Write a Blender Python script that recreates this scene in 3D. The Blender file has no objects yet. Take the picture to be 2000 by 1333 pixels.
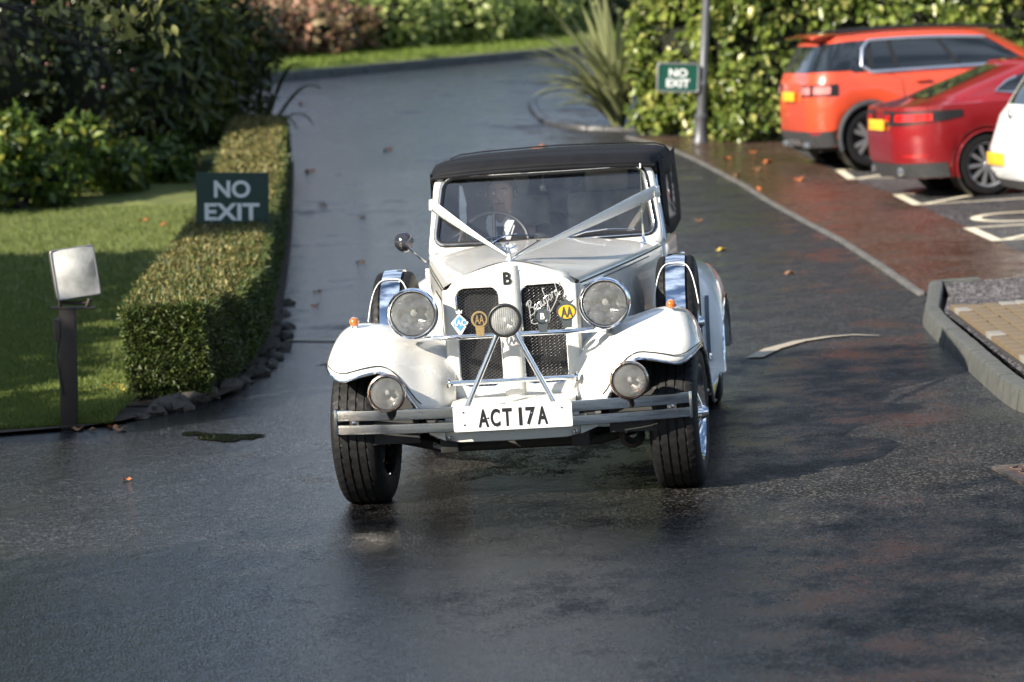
import bpy, bmesh, math, random
import numpy as np
from mathutils import Vector, Matrix, Quaternion

random.seed(7); RNG = np.random.default_rng(7)
scene = bpy.context.scene
COL = scene.collection
rad = math.radians

# ------------------------------------------------------------------ camera, sky, sun, exposure
# "Ground frame": the drive is modelled level and the whole place is tipped by TILT at the end (the drive has a cross fall),
# so that the camera and the posts stand true to gravity.
CAM = Vector((0, 0, 2.137)); PITCH = rad(5.90); ROLL = rad(3.77)
VIEW = Vector((0, math.cos(PITCH), -math.sin(PITCH)))
TILT = Matrix.Translation(CAM) @ Matrix.Rotation(ROLL, 4, -VIEW) @ Matrix.Translation(-CAM)
PLUMB = TILT.to_3x3().inverted().to_4x4()          # plumb-line orientation seen from the ground frame

cd = bpy.data.cameras.new('camera'); cam = bpy.data.objects.new('camera', cd); COL.objects.link(cam)
cd.sensor_width = 36.0; cd.lens = 6100 / 2000 * 36.0
cd.clip_start = 0.1; cd.clip_end = 3000
cam.location = CAM; cam.rotation_euler = (math.pi / 2 - PITCH, 0, 0)
cd.dof.use_dof = True; cd.dof.focus_distance = 13.9; cd.dof.aperture_fstop = 3.4
scene.camera = cam

SUN_AZ = rad(51); SUN_EL = rad(31)                  # to the left of and a little behind the camera
sun_dir = Vector((-math.sin(SUN_AZ) * math.cos(SUN_EL), -math.cos(SUN_AZ) * math.cos(SUN_EL), math.sin(SUN_EL)))
sun_dir = TILT.to_3x3() @ sun_dir
sl = bpy.data.lights.new('sun', 'SUN'); so = bpy.data.objects.new('sun', sl); COL.objects.link(so)
sl.energy = 5.0; sl.angle = rad(0.53); sl.color = (1.0, 0.91, 0.77)
so.rotation_euler = sun_dir.to_track_quat('Z', 'Y').to_euler()

world = bpy.data.worlds.new('World'); scene.world = world; world.use_nodes = True
wn, wl = world.node_tree.nodes, world.node_tree.links
wn.clear()
w_out = wn.new('ShaderNodeOutputWorld'); w_bg = wn.new('ShaderNodeBackground'); w_sky = wn.new('ShaderNodeTexSky')
w_sky.sky_type = 'NISHITA'; w_sky.sun_disc = False
w_sky.sun_elevation = math.asin(sun_dir.z); w_sky.sun_rotation = math.atan2(sun_dir.x, sun_dir.y)
w_sky.air_density = 1.0; w_sky.dust_density = 0.25; w_sky.ozone_density = 2.5
w_tc = wn.new('ShaderNodeTexCoord'); w_map = wn.new('ShaderNodeMapping'); w_map.inputs['Scale'].default_value = (1, 1, 2.6)
w_no = wn.new('ShaderNodeTexNoise'); w_no.inputs['Scale'].default_value = 2.2; w_no.inputs['Detail'].default_value = 6; w_no.inputs['Roughness'].default_value = 0.6
w_rp = wn.new('ShaderNodeValToRGB'); w_rp.color_ramp.elements[0].position = 0.46; w_rp.color_ramp.elements[1].position = 0.66
w_mx = wn.new('ShaderNodeMix'); w_mx.data_type = 'RGBA'
w_mx.inputs['B'].default_value = (9.6, 11.4, 14.5, 1)     # sunlit broken cloud
wl.new(w_tc.outputs['Generated'], w_map.inputs['Vector']); wl.new(w_map.outputs['Vector'], w_no.inputs['Vector'])
wl.new(w_no.outputs['Fac'], w_rp.inputs['Fac']); wl.new(w_rp.outputs['Color'], w_mx.inputs['Factor'])
wl.new(w_sky.outputs['Color'], w_mx.inputs['A']); wl.new(w_mx.outputs['Result'], w_bg.inputs['Color'])
w_bg.inputs['Strength'].default_value = 0.056
wl.new(w_bg.outputs['Background'], w_out.inputs['Surface'])

scene.view_settings.view_transform = 'Standard'; scene.view_settings.look = 'None'
scene.view_settings.gamma = 1.0; scene.view_settings.exposure = 1.15; scene.view_settings.use_curve_mapping = False
scene.render.engine = 'CYCLES'
scene.cycles.use_denoising = True
scene.cycles.max_bounces = 7; scene.cycles.transparent_max_bounces = 12; scene.cycles.caustics_reflective = False; scene.cycles.caustics_refractive = False

# ------------------------------------------------------------------ materials
MATS = {}
def nodes_of(name):
    m = bpy.data.materials.new(name); m.use_nodes = True
    nt = m.node_tree; b = nt.nodes['Principled BSDF']
    MATS[name] = m
    return m, nt.nodes, nt.links, b

def pm(name, col, rough=0.5, metal=0.0, var=0.12, vs=6.0, col2=None, bump=0.0, bs=120.0, coat=0.0, spec=0.5, rvar=0.0, detail=4, trans=0.0, aniso=None, drops=0.0, bumpd=0.01, island=0.0, vdark=None):
    """A procedural Principled material: noise-broken colour, optional relief, rain drops, per-piece variation."""
    m, N, L, b = nodes_of(name)
    tc = N.new('ShaderNodeTexCoord')
    no = N.new('ShaderNodeTexNoise'); no.inputs['Scale'].default_value = vs; no.inputs['Detail'].default_value = detail
    L.new(tc.outputs['Object'], no.inputs['Vector'])
    mx = N.new('ShaderNodeMix'); mx.data_type = 'RGBA'
    c = col
    lo = tuple(max(0, k * (1 - var)) for k in c) + (1,)
    hi = tuple(min(1, k * (1 + var)) for k in c) + (1,) if col2 is None else tuple(col2) + (1,)
    mx.inputs['A'].default_value = lo; mx.inputs['B'].default_value = hi
    rp = N.new('ShaderNodeMapRange'); rp.inputs['From Min'].default_value = 0.3; rp.inputs['From Max'].default_value = 0.7
    L.new(no.outputs['Fac'], rp.inputs['Value']); L.new(rp.outputs['Result'], mx.inputs['Factor'])
    out = mx.outputs['Result']
    if island:
        g = N.new('ShaderNodeNewGeometry'); hs = N.new('ShaderNodeHueSaturation')
        mr = N.new('ShaderNodeMapRange'); mr.inputs['To Min'].default_value = 1 - island; mr.inputs['To Max'].default_value = 1 + island
        L.new(g.outputs['Random Per Island'], mr.inputs['Value']); L.new(mr.outputs['Result'], hs.inputs['Value'])
        L.new(out, hs.inputs['Color']); out = hs.outputs['Color']
    L.new(out, b.inputs['Base Color'])
    b.inputs['Roughness'].default_value = rough; b.inputs['Metallic'].default_value = metal
    b.inputs['Coat Weight'].default_value = coat; b.inputs['Coat Roughness'].default_value = 0.04
    b.inputs['Specular IOR Level'].default_value = spec
    if rvar:
        n2 = N.new('ShaderNodeTexNoise'); n2.inputs['Scale'].default_value = vs * 2.3; n2.inputs['Detail'].default_value = 5
        L.new(tc.outputs['Object'], n2.inputs['Vector'])
        mr = N.new('ShaderNodeMapRange'); mr.inputs['From Min'].default_value = 0.3; mr.inputs['From Max'].default_value = 0.7
        mr.inputs['To Min'].default_value = max(0.02, rough - rvar); mr.inputs['To Max'].default_value = min(1, rough + rvar)
        L.new(n2.outputs['Fac'], mr.inputs['Value']); L.new(mr.outputs['Result'], b.inputs['Roughness'])
    nrm = None
    if bump:
        n3 = N.new('ShaderNodeTexNoise'); n3.inputs['Scale'].default_value = bs; n3.inputs['Detail'].default_value = 3
        L.new(tc.outputs['Object'], n3.inputs['Vector'])
        bp = N.new('ShaderNodeBump'); bp.inputs['Strength'].default_value = bump; bp.inputs['Distance'].default_value = bumpd
        L.new(n3.outputs['Fac'], bp.inputs['Height']); nrm = bp.outputs['Normal']
        L.new(nrm, b.inputs['Normal'])
    if drops:
        v = N.new('ShaderNodeTexVoronoi'); v.inputs['Scale'].default_value = 75; v.inputs['Randomness'].default_value = 1
        L.new(tc.outputs['Object'], v.inputs['Vector'])
        mr = N.new('ShaderNodeMapRange'); mr.interpolation_type = 'SMOOTHSTEP'
        mr.inputs['From Min'].default_value = 0.34; mr.inputs['From Max'].default_value = 0.12
        L.new(v.outputs['Distance'], mr.inputs['Value'])
        n4 = N.new('ShaderNodeTexNoise'); n4.inputs['Scale'].default_value = 14
        L.new(tc.outputs['Object'], n4.inputs['Vector'])
        mr2 = N.new('ShaderNodeMapRange'); mr2.inputs['From Min'].default_value = 0.48; mr2.inputs['From Max'].default_value = 0.58
        L.new(n4.outputs['Fac'], mr2.inputs['Value'])
        mu = N.new('ShaderNodeMath'); mu.operation = 'MULTIPLY'
        L.new(mr.outputs['Result'], mu.inputs[0]); L.new(mr2.outputs['Result'], mu.inputs[1])
        bp2 = N.new('ShaderNodeBump'); bp2.inputs['Strength'].default_value = drops; bp2.inputs['Distance'].default_value = 0.003
        L.new(mu.outputs[0], bp2.inputs['Height'])
        if nrm: L.new(nrm, bp2.inputs['Normal'])
        L.new(bp2.outputs['Normal'], b.inputs['Normal']); 
        if coat: L.new(bp2.outputs['Normal'], b.inputs['Coat Normal'])
    return m

def glass_mat(name, tint=(0.9, 0.95, 0.95), refl=1.0, rough=0.0, flutes=0.0, haze=0.0, ior=1.5, drops=0.0, hazecol=(0.7, 0.73, 0.75)):
    """Thin pane: transmits through Transparent, mirrors by Fresnel, an optional pale film for frosting, condensation and painted-in sky reflection."""
    m = bpy.data.materials.new(name); m.use_nodes = True; MATS[name] = m
    N, L = m.node_tree.nodes, m.node_tree.links; N.clear()
    out = N.new('ShaderNodeOutputMaterial'); tr = N.new('ShaderNodeBsdfTransparent'); gl = N.new('ShaderNodeBsdfGlossy')
    tr.inputs['Color'].default_value = tuple(tint) + (1,); gl.inputs['Roughness'].default_value = rough
    fr = N.new('ShaderNodeFresnel'); fr.inputs['IOR'].default_value = ior
    mu = N.new('ShaderNodeMath'); mu.operation = 'MULTIPLY'; mu.inputs[1].default_value = refl; mu.use_clamp = True
    L.new(fr.outputs['Fac'], mu.inputs[0])
    mx = N.new('ShaderNodeMixShader'); L.new(mu.outputs[0], mx.inputs['Fac']); L.new(tr.outputs[0], mx.inputs[1]); L.new(gl.outputs[0], mx.inputs[2])
    res = mx.outputs[0]
    tc = N.new('ShaderNodeTexCoord')
    if flutes:
        wv = N.new('ShaderNodeTexWave'); wv.wave_type = 'BANDS'; wv.bands_direction = 'X'; wv.inputs['Scale'].default_value = flutes
        wv.inputs['Distortion'].default_value = 0.3
        L.new(tc.outputs['Object'], wv.inputs['Vector'])
        bp = N.new('ShaderNodeBump'); bp.inputs['Strength'].default_value = 0.8; bp.inputs['Distance'].default_value = 0.004
        L.new(wv.outputs['Fac'], bp.inputs['Height']); L.new(bp.outputs['Normal'], gl.inputs['Normal']); L.new(bp.outputs['Normal'], fr.inputs['Normal'])
    if haze:
        df = N.new('ShaderNodeBsdfDiffuse'); df.inputs['Color'].default_value = tuple(hazecol) + (1,)
        no = N.new('ShaderNodeTexNoise'); no.inputs['Scale'].default_value = 5; no.inputs['Detail'].default_value = 7
        L.new(tc.outputs['Object'], no.inputs['Vector'])
        mr = N.new('ShaderNodeMapRange'); mr.inputs['From Min'].default_value = 0.35; mr.inputs['From Max'].default_value = 0.75
        mr.inputs['To Min'].default_value = haze * 0.35; mr.inputs['To Max'].default_value = haze * 1.4
        L.new(no.outputs['Fac'], mr.inputs['Value'])
        if flutes:
            no.inputs['Scale'].default_value = 22; ad = N.new('ShaderNodeMath'); ad.operation = 'MULTIPLY_ADD'; ad.inputs[1].default_value = 0.5
            L.new(wv.outputs['Fac'], ad.inputs[0]); L.new(no.outputs['Fac'], ad.inputs[2]); L.new(ad.outputs[0], mr.inputs['Value']); mr.inputs['From Max'].default_value = 1.1
        m2 = N.new('ShaderNodeMixShader'); L.new(mr.outputs['Result'], m2.inputs['Fac']); L.new(res, m2.inputs[1]); L.new(df.outputs[0], m2.inputs[2])
        res = m2.outputs[0]
    L.new(res, out.inputs['Surface'])
    return m

def leaf_mat(name, dark, light, rough=0.35, transl=0.3, hi=None, hi_amt=0.0, spec=0.5):
    """Foliage: each leaf (mesh island) takes its own tone; part of the light passes through."""
    m = bpy.data.materials.new(name); m.use_nodes = True; MATS[name] = m
    N, L = m.node_tree.nodes, m.node_tree.links; b = N['Principled BSDF']; out = N['Material Output']
    g = N.new('ShaderNodeNewGeometry'); rp = N.new('ShaderNodeValToRGB')
    cr = rp.color_ramp; cr.elements[0].position = 0.0; cr.elements[0].color = tuple(dark) + (1,)
    cr.elements[1].position = 1.0 - hi_amt; cr.elements[1].color = tuple(light) + (1,)
    if hi is not None:
        e = cr.elements.new(min(0.999, 1.0 - hi_amt * 0.7)); e.color = tuple(hi) + (1,)
    L.new(g.outputs['Random Per Island'], rp.inputs['Fac'])
    L.new(rp.outputs['Color'], b.inputs['Base Color']); b.inputs['Roughness'].default_value = rough; b.inputs['Specular IOR Level'].default_value = spec
    t = N.new('ShaderNodeBsdfTranslucent'); hs = N.new('ShaderNodeHueSaturation'); hs.inputs['Value'].default_value = 1.5
    L.new(rp.outputs['Color'], hs.inputs['Color']); L.new(hs.outputs['Color'], t.inputs['Color'])
    mx = N.new('ShaderNodeMixShader'); mx.inputs['Fac'].default_value = transl
    L.new(b.outputs[0], mx.inputs[1]); L.new(t.outputs[0], mx.inputs[2]); L.new(mx.outputs[0], out.inputs['Surface'])
    return m

def asphalt_mat(name, base=(0.016, 0.0165, 0.018), wet=0.80, tint2=None, grain=125.0, pool=None, drain=0.10):
    m, N, L, b = nodes_of(name)
    tc = N.new('ShaderNodeTexCoord')
    vo = N.new('ShaderNodeTexVoronoi'); vo.inputs['Scale'].default_value = grain
    L.new(tc.outputs['Object'], vo.inputs['Vector'])
    sep = N.new('ShaderNodeSeparateColor'); L.new(vo.outputs['Color'], sep.inputs['Color'])
    rp = N.new('ShaderNodeValToRGB'); cr = rp.color_ramp
    cr.elements[0].color = tuple(k * 0.35 for k in base) + (1,); cr.elements[1].color = tuple(min(1, k * 7.0) for k in base) + (1,)
    e = cr.elements.new(0.75); e.color = tuple(k * 1.0 for k in base) + (1,)
    L.new(sep.outputs['Red'], rp.inputs['Fac'])
    big = N.new('ShaderNodeTexNoise'); big.inputs['Scale'].default_value = 0.55; big.inputs['Detail'].default_value = 7; big.inputs['Roughness'].default_value = 0.62
    mp = N.new('ShaderNodeMapping'); mp.inputs['Scale'].default_value = (1.0, 0.75, 1.0)
    L.new(tc.outputs['Object'], mp.inputs['Vector']); L.new(mp.outputs['Vector'], big.inputs['Vector'])
    mrb = N.new('ShaderNodeMapRange'); mrb.inputs['From Min'].default_value = 0.36; mrb.inputs['From Max'].default_value = 0.64
    L.new(big.outputs['Fac'], mrb.inputs['Value'])
    mul = N.new('ShaderNodeMix'); mul.data_type = 'RGBA'; mul.blend_type = 'MULTIPLY'; mul.inputs['Factor'].default_value = 1.0
    tone = N.new('ShaderNodeMix'); tone.data_type = 'RGBA'
    tone.inputs['A'].default_value = (0.72, 0.72, 0.74, 1); tone.inputs['B'].default_value = (1.25, 1.22, 1.17, 1) if tint2 is None else tuple(tint2) + (1,)
    L.new(mrb.outputs['Result'], tone.inputs['Factor'])
    L.new(rp.outputs['Color'], mul.inputs['A']); L.new(tone.outputs['Result'], mul.inputs['B'])
    L.new(mul.outputs['Result'], b.inputs['Base Color'])
    # wetness: a film of water lies in the hollows and towards the low (left) side, elsewhere the stones stand dry and matt
    mid = N.new('ShaderNodeTexNoise'); mid.inputs['Scale'].default_value = 2.6; mid.inputs['Detail'].default_value = 8; mid.inputs['Roughness'].default_value = 0.68
    L.new(mp.outputs['Vector'], mid.inputs['Vector'])
    av = N.new('ShaderNodeMath'); av.operation = 'ADD'; L.new(big.outputs['Fac'], av.inputs[0]); L.new(mid.outputs['Fac'], av.inputs[1])
    sx = N.new('ShaderNodeSeparateXYZ'); L.new(tc.outputs['Object'], sx.inputs['Vector'])
    fall = N.new('ShaderNodeMapRange'); fall.interpolation_type = 'SMOOTHSTEP'; fall.inputs['From Min'].default_value = -0.8; fall.inputs['From Max'].default_value = 2.2
    fall.inputs['To Min'].default_value = -drain; fall.inputs['To Max'].default_value = drain
    L.new(sx.outputs['X'], fall.inputs['Value'])
    dry = N.new('ShaderNodeMath'); dry.operation = 'ADD'; L.new(av.outputs[0], dry.inputs[0]); L.new(fall.outputs['Result'], dry.inputs[1])
    val = dry.outputs[0]
    if pool:                                   # where the drive drains
        vd = N.new('ShaderNodeVectorMath'); vd.operation = 'DISTANCE'; vd.inputs[1].default_value = pool[0]
        sm = N.new('ShaderNodeMapping'); sm.inputs['Scale'].default_value = (1, 0.42, 1); sm.vector_type = 'POINT'
        L.new(tc.outputs['Object'], sm.inputs['Vector']); L.new(sm.outputs['Vector'], vd.inputs[0])
        pr = N.new('ShaderNodeMapRange'); pr.interpolation_type = 'SMOOTHSTEP'; pr.inputs['From Min'].default_value = pool[1]; pr.inputs['From Max'].default_value = pool[2]
        pr.inputs['To Min'].default_value = -0.45; pr.inputs['To Max'].default_value = 0.0
        L.new(vd.outputs['Value'], pr.inputs['Value'])
        d2 = N.new('ShaderNodeMath'); d2.operation = 'ADD'; L.new(val, d2.inputs[0]); L.new(pr.outputs['Result'], d2.inputs[1]); val = d2.outputs[0]
    gr = N.new('ShaderNodeMath'); gr.operation = 'MULTIPLY_ADD'; gr.inputs[1].default_value = 0.16      # each chipping is drier or wetter
    L.new(sep.outputs['Green'], gr.inputs[0]); L.new(val, gr.inputs[2])
    mk = N.new('ShaderNodeMapRange'); mk.interpolation_type = 'SMOOTHSTEP'; mk.inputs['From Min'].default_value = 0.58 + 0.45 * wet; mk.inputs['From Max'].default_value = 0.96 + 0.45 * wet
    L.new(gr.outputs[0], mk.inputs['Value'])
    rg = N.new('ShaderNodeMapRange'); rg.inputs['To Min'].default_value = 0.12; rg.inputs['To Max'].default_value = 0.62; L.new(mk.outputs['Result'], rg.inputs['Value']); L.new(rg.outputs['Result'], b.inputs['Roughness'])
    sp = N.new('ShaderNodeMapRange'); sp.inputs['To Min'].default_value = 0.60; sp.inputs['To Max'].default_value = 0.16; L.new(mk.outputs['Result'], sp.inputs['Value']); L.new(sp.outputs['Result'], b.inputs['Specular IOR Level'])
    fine = N.new('ShaderNodeTexNoise'); fine.inputs['Scale'].default_value = 70; fine.inputs['Detail'].default_value = 4
    L.new(tc.outputs['Object'], fine.inputs['Vector'])
    ad = N.new('ShaderNodeMath'); ad.operation = 'MULTIPLY_ADD'; ad.inputs[1].default_value = -0.55
    L.new(vo.outputs['Distance'], ad.inputs[0]); L.new(fine.outputs['Fac'], ad.inputs[2])
    und = N.new('ShaderNodeTexNoise'); und.inputs['Scale'].default_value = 7.0; und.inputs['Detail'].default_value = 5; und.inputs['Roughness'].default_value = 0.6
    L.new(tc.outputs['Object'], und.inputs['Vector'])
    b0 = N.new('ShaderNodeBump'); b0.inputs['Strength'].default_value = 0.35; b0.inputs['Distance'].default_value = 0.025
    L.new(und.outputs['Fac'], b0.inputs['Height'])
    bp = N.new('ShaderNodeBump'); bp.inputs['Strength'].default_value = 0.62; bp.inputs['Distance'].default_value = 0.006
    L.new(b0.outputs['Normal'], bp.inputs['Normal'])
    L.new(ad.outputs[0], bp.inputs['Height']); L.new(bp.outputs['Normal'], b.inputs['Normal'])
    return m

# ------------------------------------------------------------------ mesh helpers
class MB:
    """Collects shapes and links them as ONE mesh object."""
    def __init__(s): s.v = []; s.f = []
    def add(s, vs, fs, M=None):
        o = len(s.v)
        if M is not None: vs = [M @ Vector(p) for p in vs]
        s.v += [tuple(p) for p in vs]; s.f += [tuple(i + o for i in q) for q in fs]
        return s
    def grid(s, P, wu=False, wv=False, flip=False):
        nu, nv = len(P), len(P[0]); vs = [p for r in P for p in r]; fs = []
        for i in range(nu if wu else nu - 1):
            for j in range(nv if wv else nv - 1):
                a, b_, c, d = i * nv + j, ((i + 1) % nu) * nv + j, ((i + 1) % nu) * nv + (j + 1) % nv, i * nv + (j + 1) % nv
                fs.append((a, d, c, b_) if flip else (a, b_, c, d))
        return s.add(vs, fs)
    def box(s, c, d, M=None, ch=0.0):
        x, y, z = (k / 2 for k in d)
        if ch <= 0:
            vs = [(sx * x, sy * y, sz * z) for sx in (-1, 1) for sy in (-1, 1) for sz in (-1, 1)]
            fs = [(0, 1, 3, 2), (4, 6, 7, 5), (0, 4, 5, 1), (2, 3, 7, 6), (0, 2, 6, 4), (1, 5, 7, 3)]
        else:
            bm = bmesh.new(); bmesh.ops.create_cube(bm, size=1)
            for v in bm.verts: v.co = Vector((v.co.x * 2 * x, v.co.y * 2 * y, v.co.z * 2 * z))
            bmesh.ops.bevel(bm, geom=bm.edges[:], offset=ch, segments=2, profile=0.6, affect='EDGES')
            bm.verts.index_update(); vs = [tuple(v.co) for v in bm.verts]; fs = [tuple(v.index for v in f.verts) for f in bm.faces]; bm.free()
        T = Matrix.Translation(Vector(c)) @ (M if M is not None else Matrix())
        return s.add(vs, fs, T)
    def tube(s, pts, r, n=8, closed=False, caps=True, flat=None):
        pts = [Vector(p) for p in pts]; k = len(pts)
        rs = r if isinstance(r, (list, tuple)) else [r] * k
        ring0 = len(s.v); up = None; rings = []
        for i in range(k):
            if closed: t = pts[(i + 1) % k] - pts[i - 1]
            else: t = pts[min(i + 1, k - 1)] - pts[max(i - 1, 0)]
            t = t.normalized() if t.length > 1e-9 else Vector((0, 0, 1))
            if up is None:
                up = Vector((0, 0, 1)) if abs(t.z) < 0.9 else Vector((0, 1, 0))
            a = t.cross(up); a = a.normalized() if a.length > 1e-9 else Vector((1, 0, 0)); up = a.cross(t).normalized()
            row = []
            for j in range(n):
                w = 2 * math.pi * j / n
                q = a * math.cos(w) * rs[i] + up * math.sin(w) * rs[i] * (flat or 1.0)
                row.append(tuple(pts[i] + q))
            rings.append(row)
        o = len(s.v); s.grid(rings, wu=closed, wv=True)
        if caps and not closed:
            s.f.append(tuple(o + j for j in range(n))[::-1]); s.f.append(tuple(o + (k - 1) * n + j for j in range(n)))
        return s
    def lathe(s, prof, n=32, M=None, a0=0.0, a1=2 * math.pi, rfun=None):
        """prof: (radius, along); turned about local Z, then M."""
        full = abs(a1 - a0 - 2 * math.pi) < 1e-6; m = n if full else n + 1; rows = []
        for i in range(m):
            w = a0 + (a1 - a0) * i / n; row = []
            for j, (r, h) in enumerate(prof):
                rr = r if rfun is None else rfun(i, j, r)
                p = Vector((rr * math.cos(w), rr * math.sin(w), h)); row.append(tuple(M @ p) if M is not None else tuple(p))
            rows.append(row)
        return s.grid(rows, wu=full)
    def prism(s, poly, h, M=None):
        n = len(poly); vs = [(x, y, 0) for x, y in poly] + [(x, y, h) for x, y in poly]
        fs = [tuple(range(n))[::-1], tuple(range(n, 2 * n))] + [(i, (i + 1) % n, n + (i + 1) % n, n + i) for i in range(n)]
        return s.add(vs, fs, M)
    def build(s, name, m, parent=None, smooth=35, solid=0.0, subd=0, offset=-1.0):
        me = bpy.data.meshes.new(name); me.from_pydata(s.v, [], s.f)
        if isinstance(m, str): m = MATS[m]
        if m: me.materials.append(m)
        me.validate(verbose=False)
        bm = bmesh.new(); bm.from_mesh(me); bmesh.ops.recalc_face_normals(bm, faces=bm.faces); bm.to_mesh(me); bm.free()
        if smooth:
            me.shade_smooth()
            if not subd and smooth < 180: me.set_sharp_from_angle(angle=rad(smooth))
        o = bpy.data.objects.new(name, me); COL.objects.link(o); o.parent = parent
        if solid:
            md = o.modifiers.new('solid', 'SOLIDIFY'); md.thickness = solid; md.offset = offset
        if subd:
            md = o.modifiers.new('sub', 'SUBSURF'); md.levels = subd; md.render_levels = subd
        return o

def tag(o, label=None, cat=None, group=None, kind=None):
    if label: o['label'] = label
    if cat: o['category'] = cat
    if group: o['group'] = group
    if kind: o['kind'] = kind
    return o
def empty(name, loc=(0, 0, 0), rot=None):
    o = bpy.data.objects.new(name, None); COL.objects.link(o); o.empty_display_size = 0.1
    M = Matrix.Translation(Vector(loc))
    if rot is not None: M = M @ rot
    o.matrix_world = M
    return o
def share(src, name, parent=None, M=None):
    o = bpy.data.objects.new(name, src.data); COL.objects.link(o); o.parent = parent
    if M is not None: o.matrix_local = M
    return o
def copy_tree(o, parent=None):
    c = o.copy(); COL.objects.link(c); c.parent = parent
    for ch in list(o.children): copy_tree(ch, c)
    return c
def RX(a): return Matrix.Rotation(a, 4, 'X')
def RY(a): return Matrix.Rotation(a, 4, 'Y')
def RZ(a): return Matrix.Rotation(a, 4, 'Z')
def T(x, y, z): return Matrix.Translation(Vector((x, y, z)))
def SC(x, y, z): return Matrix.Diagonal((x, y, z, 1))
FRONT = RX(math.pi / 2)                 # local XY drawing -> upright, facing -Y (towards the camera)

def text_mb(body, width, height, depth=0.003, bold=0.0, shear=0.0):
    """Lettering as a flat solid, centred on the origin in local XY, fitted to width x height."""
    cu = bpy.data.curves.new('lettering', 'FONT'); cu.body = body; cu.size = 1.0; cu.offset = bold; cu.shear = shear
    cu.align_x = 'CENTER'; cu.align_y = 'CENTER'; cu.resolution_u = 4
    ob = bpy.data.objects.new('lettering', cu); COL.objects.link(ob)
    bpy.context.view_layer.update()
    me = bpy.data.meshes.new_from_object(ob.evaluated_get(bpy.context.evaluated_depsgraph_get()))
    v = np.array([p.co[:] for p in me.vertices]); fs = [tuple(p.vertices) for p in me.polygons]
    bpy.data.objects.remove(ob); bpy.data.curves.remove(cu); bpy.data.meshes.remove(me)
    mn, mxx = v.min(0), v.max(0); c = (mn + mxx) / 2; d = mxx - mn
    v = (v - c) / np.array([d[0], d[1], 1]) * np.array([width, height, 1]); v[:, 2] = 0
    # extrude: lift the face and skirt its border
    bm = bmesh.new()
    vs = [bm.verts.new(p) for p in v.tolist()]
    for q in fs:
        try: bm.faces.new([vs[i] for i in q])
        except ValueError: pass
    bmesh.ops.remove_doubles(bm, verts=bm.verts, dist=1e-6)
    r = bmesh.ops.extrude_face_region(bm, geom=bm.faces[:])
    for e in r['geom']:
        if isinstance(e, bmesh.types.BMVert): e.co.z += depth
    bm.verts.index_update(); mb = MB()
    mb.add([tuple(p.co) for p in bm.verts], [tuple(p.index for p in f.verts) for f in bm.faces]); bm.free()
    return mb
def moved(mb, M):
    o = MB(); o.add(mb.v, mb.f, M); return o

def gz(x, y):
    """Ground height in the ground frame: level round the car, climbing beyond."""
    s = (np.asarray(y, float) - 1.2 * np.asarray(x, float) - 30.5) / 2.0
    return 0.058 * 2.0 * np.where(s > 30, s, np.log1p(np.exp(np.minimum(s, 30))))
def G(x, y, dz=0.0): return (x, y, float(gz(x, y)) + dz)
def lerp(a, b, t): return a + (b - a) * t
def interp(x, xs, ys): return float(np.interp(x, xs, ys))
def smooth(x, xs, ys):
    """Monotone-ish smooth interpolation through keys (cosine-blended)."""
    i = int(np.clip(np.searchsorted(xs, x) - 1, 0, len(xs) - 2)); t = min(1, max(0, (x - xs[i]) / (xs[i + 1] - xs[i])))
    m = []
    for k in (i, i + 1):
        if k == 0: m.append((ys[1] - ys[0]) / (xs[1] - xs[0]))
        elif k == len(xs) - 1: m.append((ys[-1] - ys[-2]) / (xs[-1] - xs[-2]))
        else: m.append((ys[k + 1] - ys[k - 1]) / (xs[k + 1] - xs[k - 1]))
    h = xs[i + 1] - xs[i]
    return (2*t**3 - 3*t*t + 1) * ys[i] + (t**3 - 2*t*t + t) * h * m[0] + (-2*t**3 + 3*t*t) * ys[i + 1] + (t**3 - t*t) * h * m[1]

# ------------------------------------------------------------------ material library
asphalt_mat('asphalt', pool=((-1.1, 7.7, 0), 0.3, 1.3))
asphalt_mat('red_tarmac', base=(0.050, 0.031, 0.024), wet=0.75, tint2=(1.0, 0.95, 0.9), grain=90, drain=0.0)
asphalt_mat('apron_asphalt', base=(0.014, 0.0135, 0.013), wet=0.80, grain=105)
asphalt_mat('patch_asphalt', base=(0.060, 0.056, 0.058), wet=0.5, grain=80)
asphalt_mat('bay_asphalt', base=(0.036, 0.036, 0.038), wet=0.6, grain=80)
pm('cream_paint', (0.75, 0.735, 0.685), 0.28, var=0.02, vs=3, coat=0.8, drops=0.35)
pm('chrome', (0.86, 0.87, 0.89), 0.07, 1.0, var=0.04, vs=20, rvar=0.03)
pm('steel', (0.50, 0.50, 0.50), 0.10, 1.0, var=0.03, vs=8, rvar=0.04)
pm('chrome_dark_reflection', (0.10, 0.10, 0.11), 0.12, 0.8, var=0.1, vs=20)  # chrome with a dark base standing for the road mirrored in it
pm('rust_chrome', (0.62, 0.58, 0.54), 0.2, 1.0, col2=(0.22, 0.11, 0.06), vs=28, rvar=0.12, var=0.05)
pm('rubber', (0.0075, 0.0075, 0.008), 0.6, var=0.3, vs=30, rvar=0.12, spec=0.3)
pm('black_trim', (0.012, 0.012, 0.013), 0.45, var=0.3, vs=30)
pm('canvas', (0.008, 0.0085, 0.011), 0.75, var=0.25, vs=9, bump=0.25, bs=500, bumpd=0.002, spec=0.2)
pm('script_silver', (0.62, 0.62, 0.62), 0.3, 0.5, var=0.05)
pm('underside', (0.016, 0.015, 0.014), 0.7, var=0.4, vs=12)
pm('rusty_iron', (0.10, 0.085, 0.075), 0.6, 0.3, var=0.4, vs=30, bump=0.4, bs=60)
pm('plate_white', (0.72, 0.73, 0.73), 0.35, var=0.04, vs=10)
pm('letter_black', (0.012, 0.012, 0.014), 0.4, var=0.2)
pm('amber', (0.62, 0.14, 0.015), 0.15, var=0.15, vs=40, coat=1.0)
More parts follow.
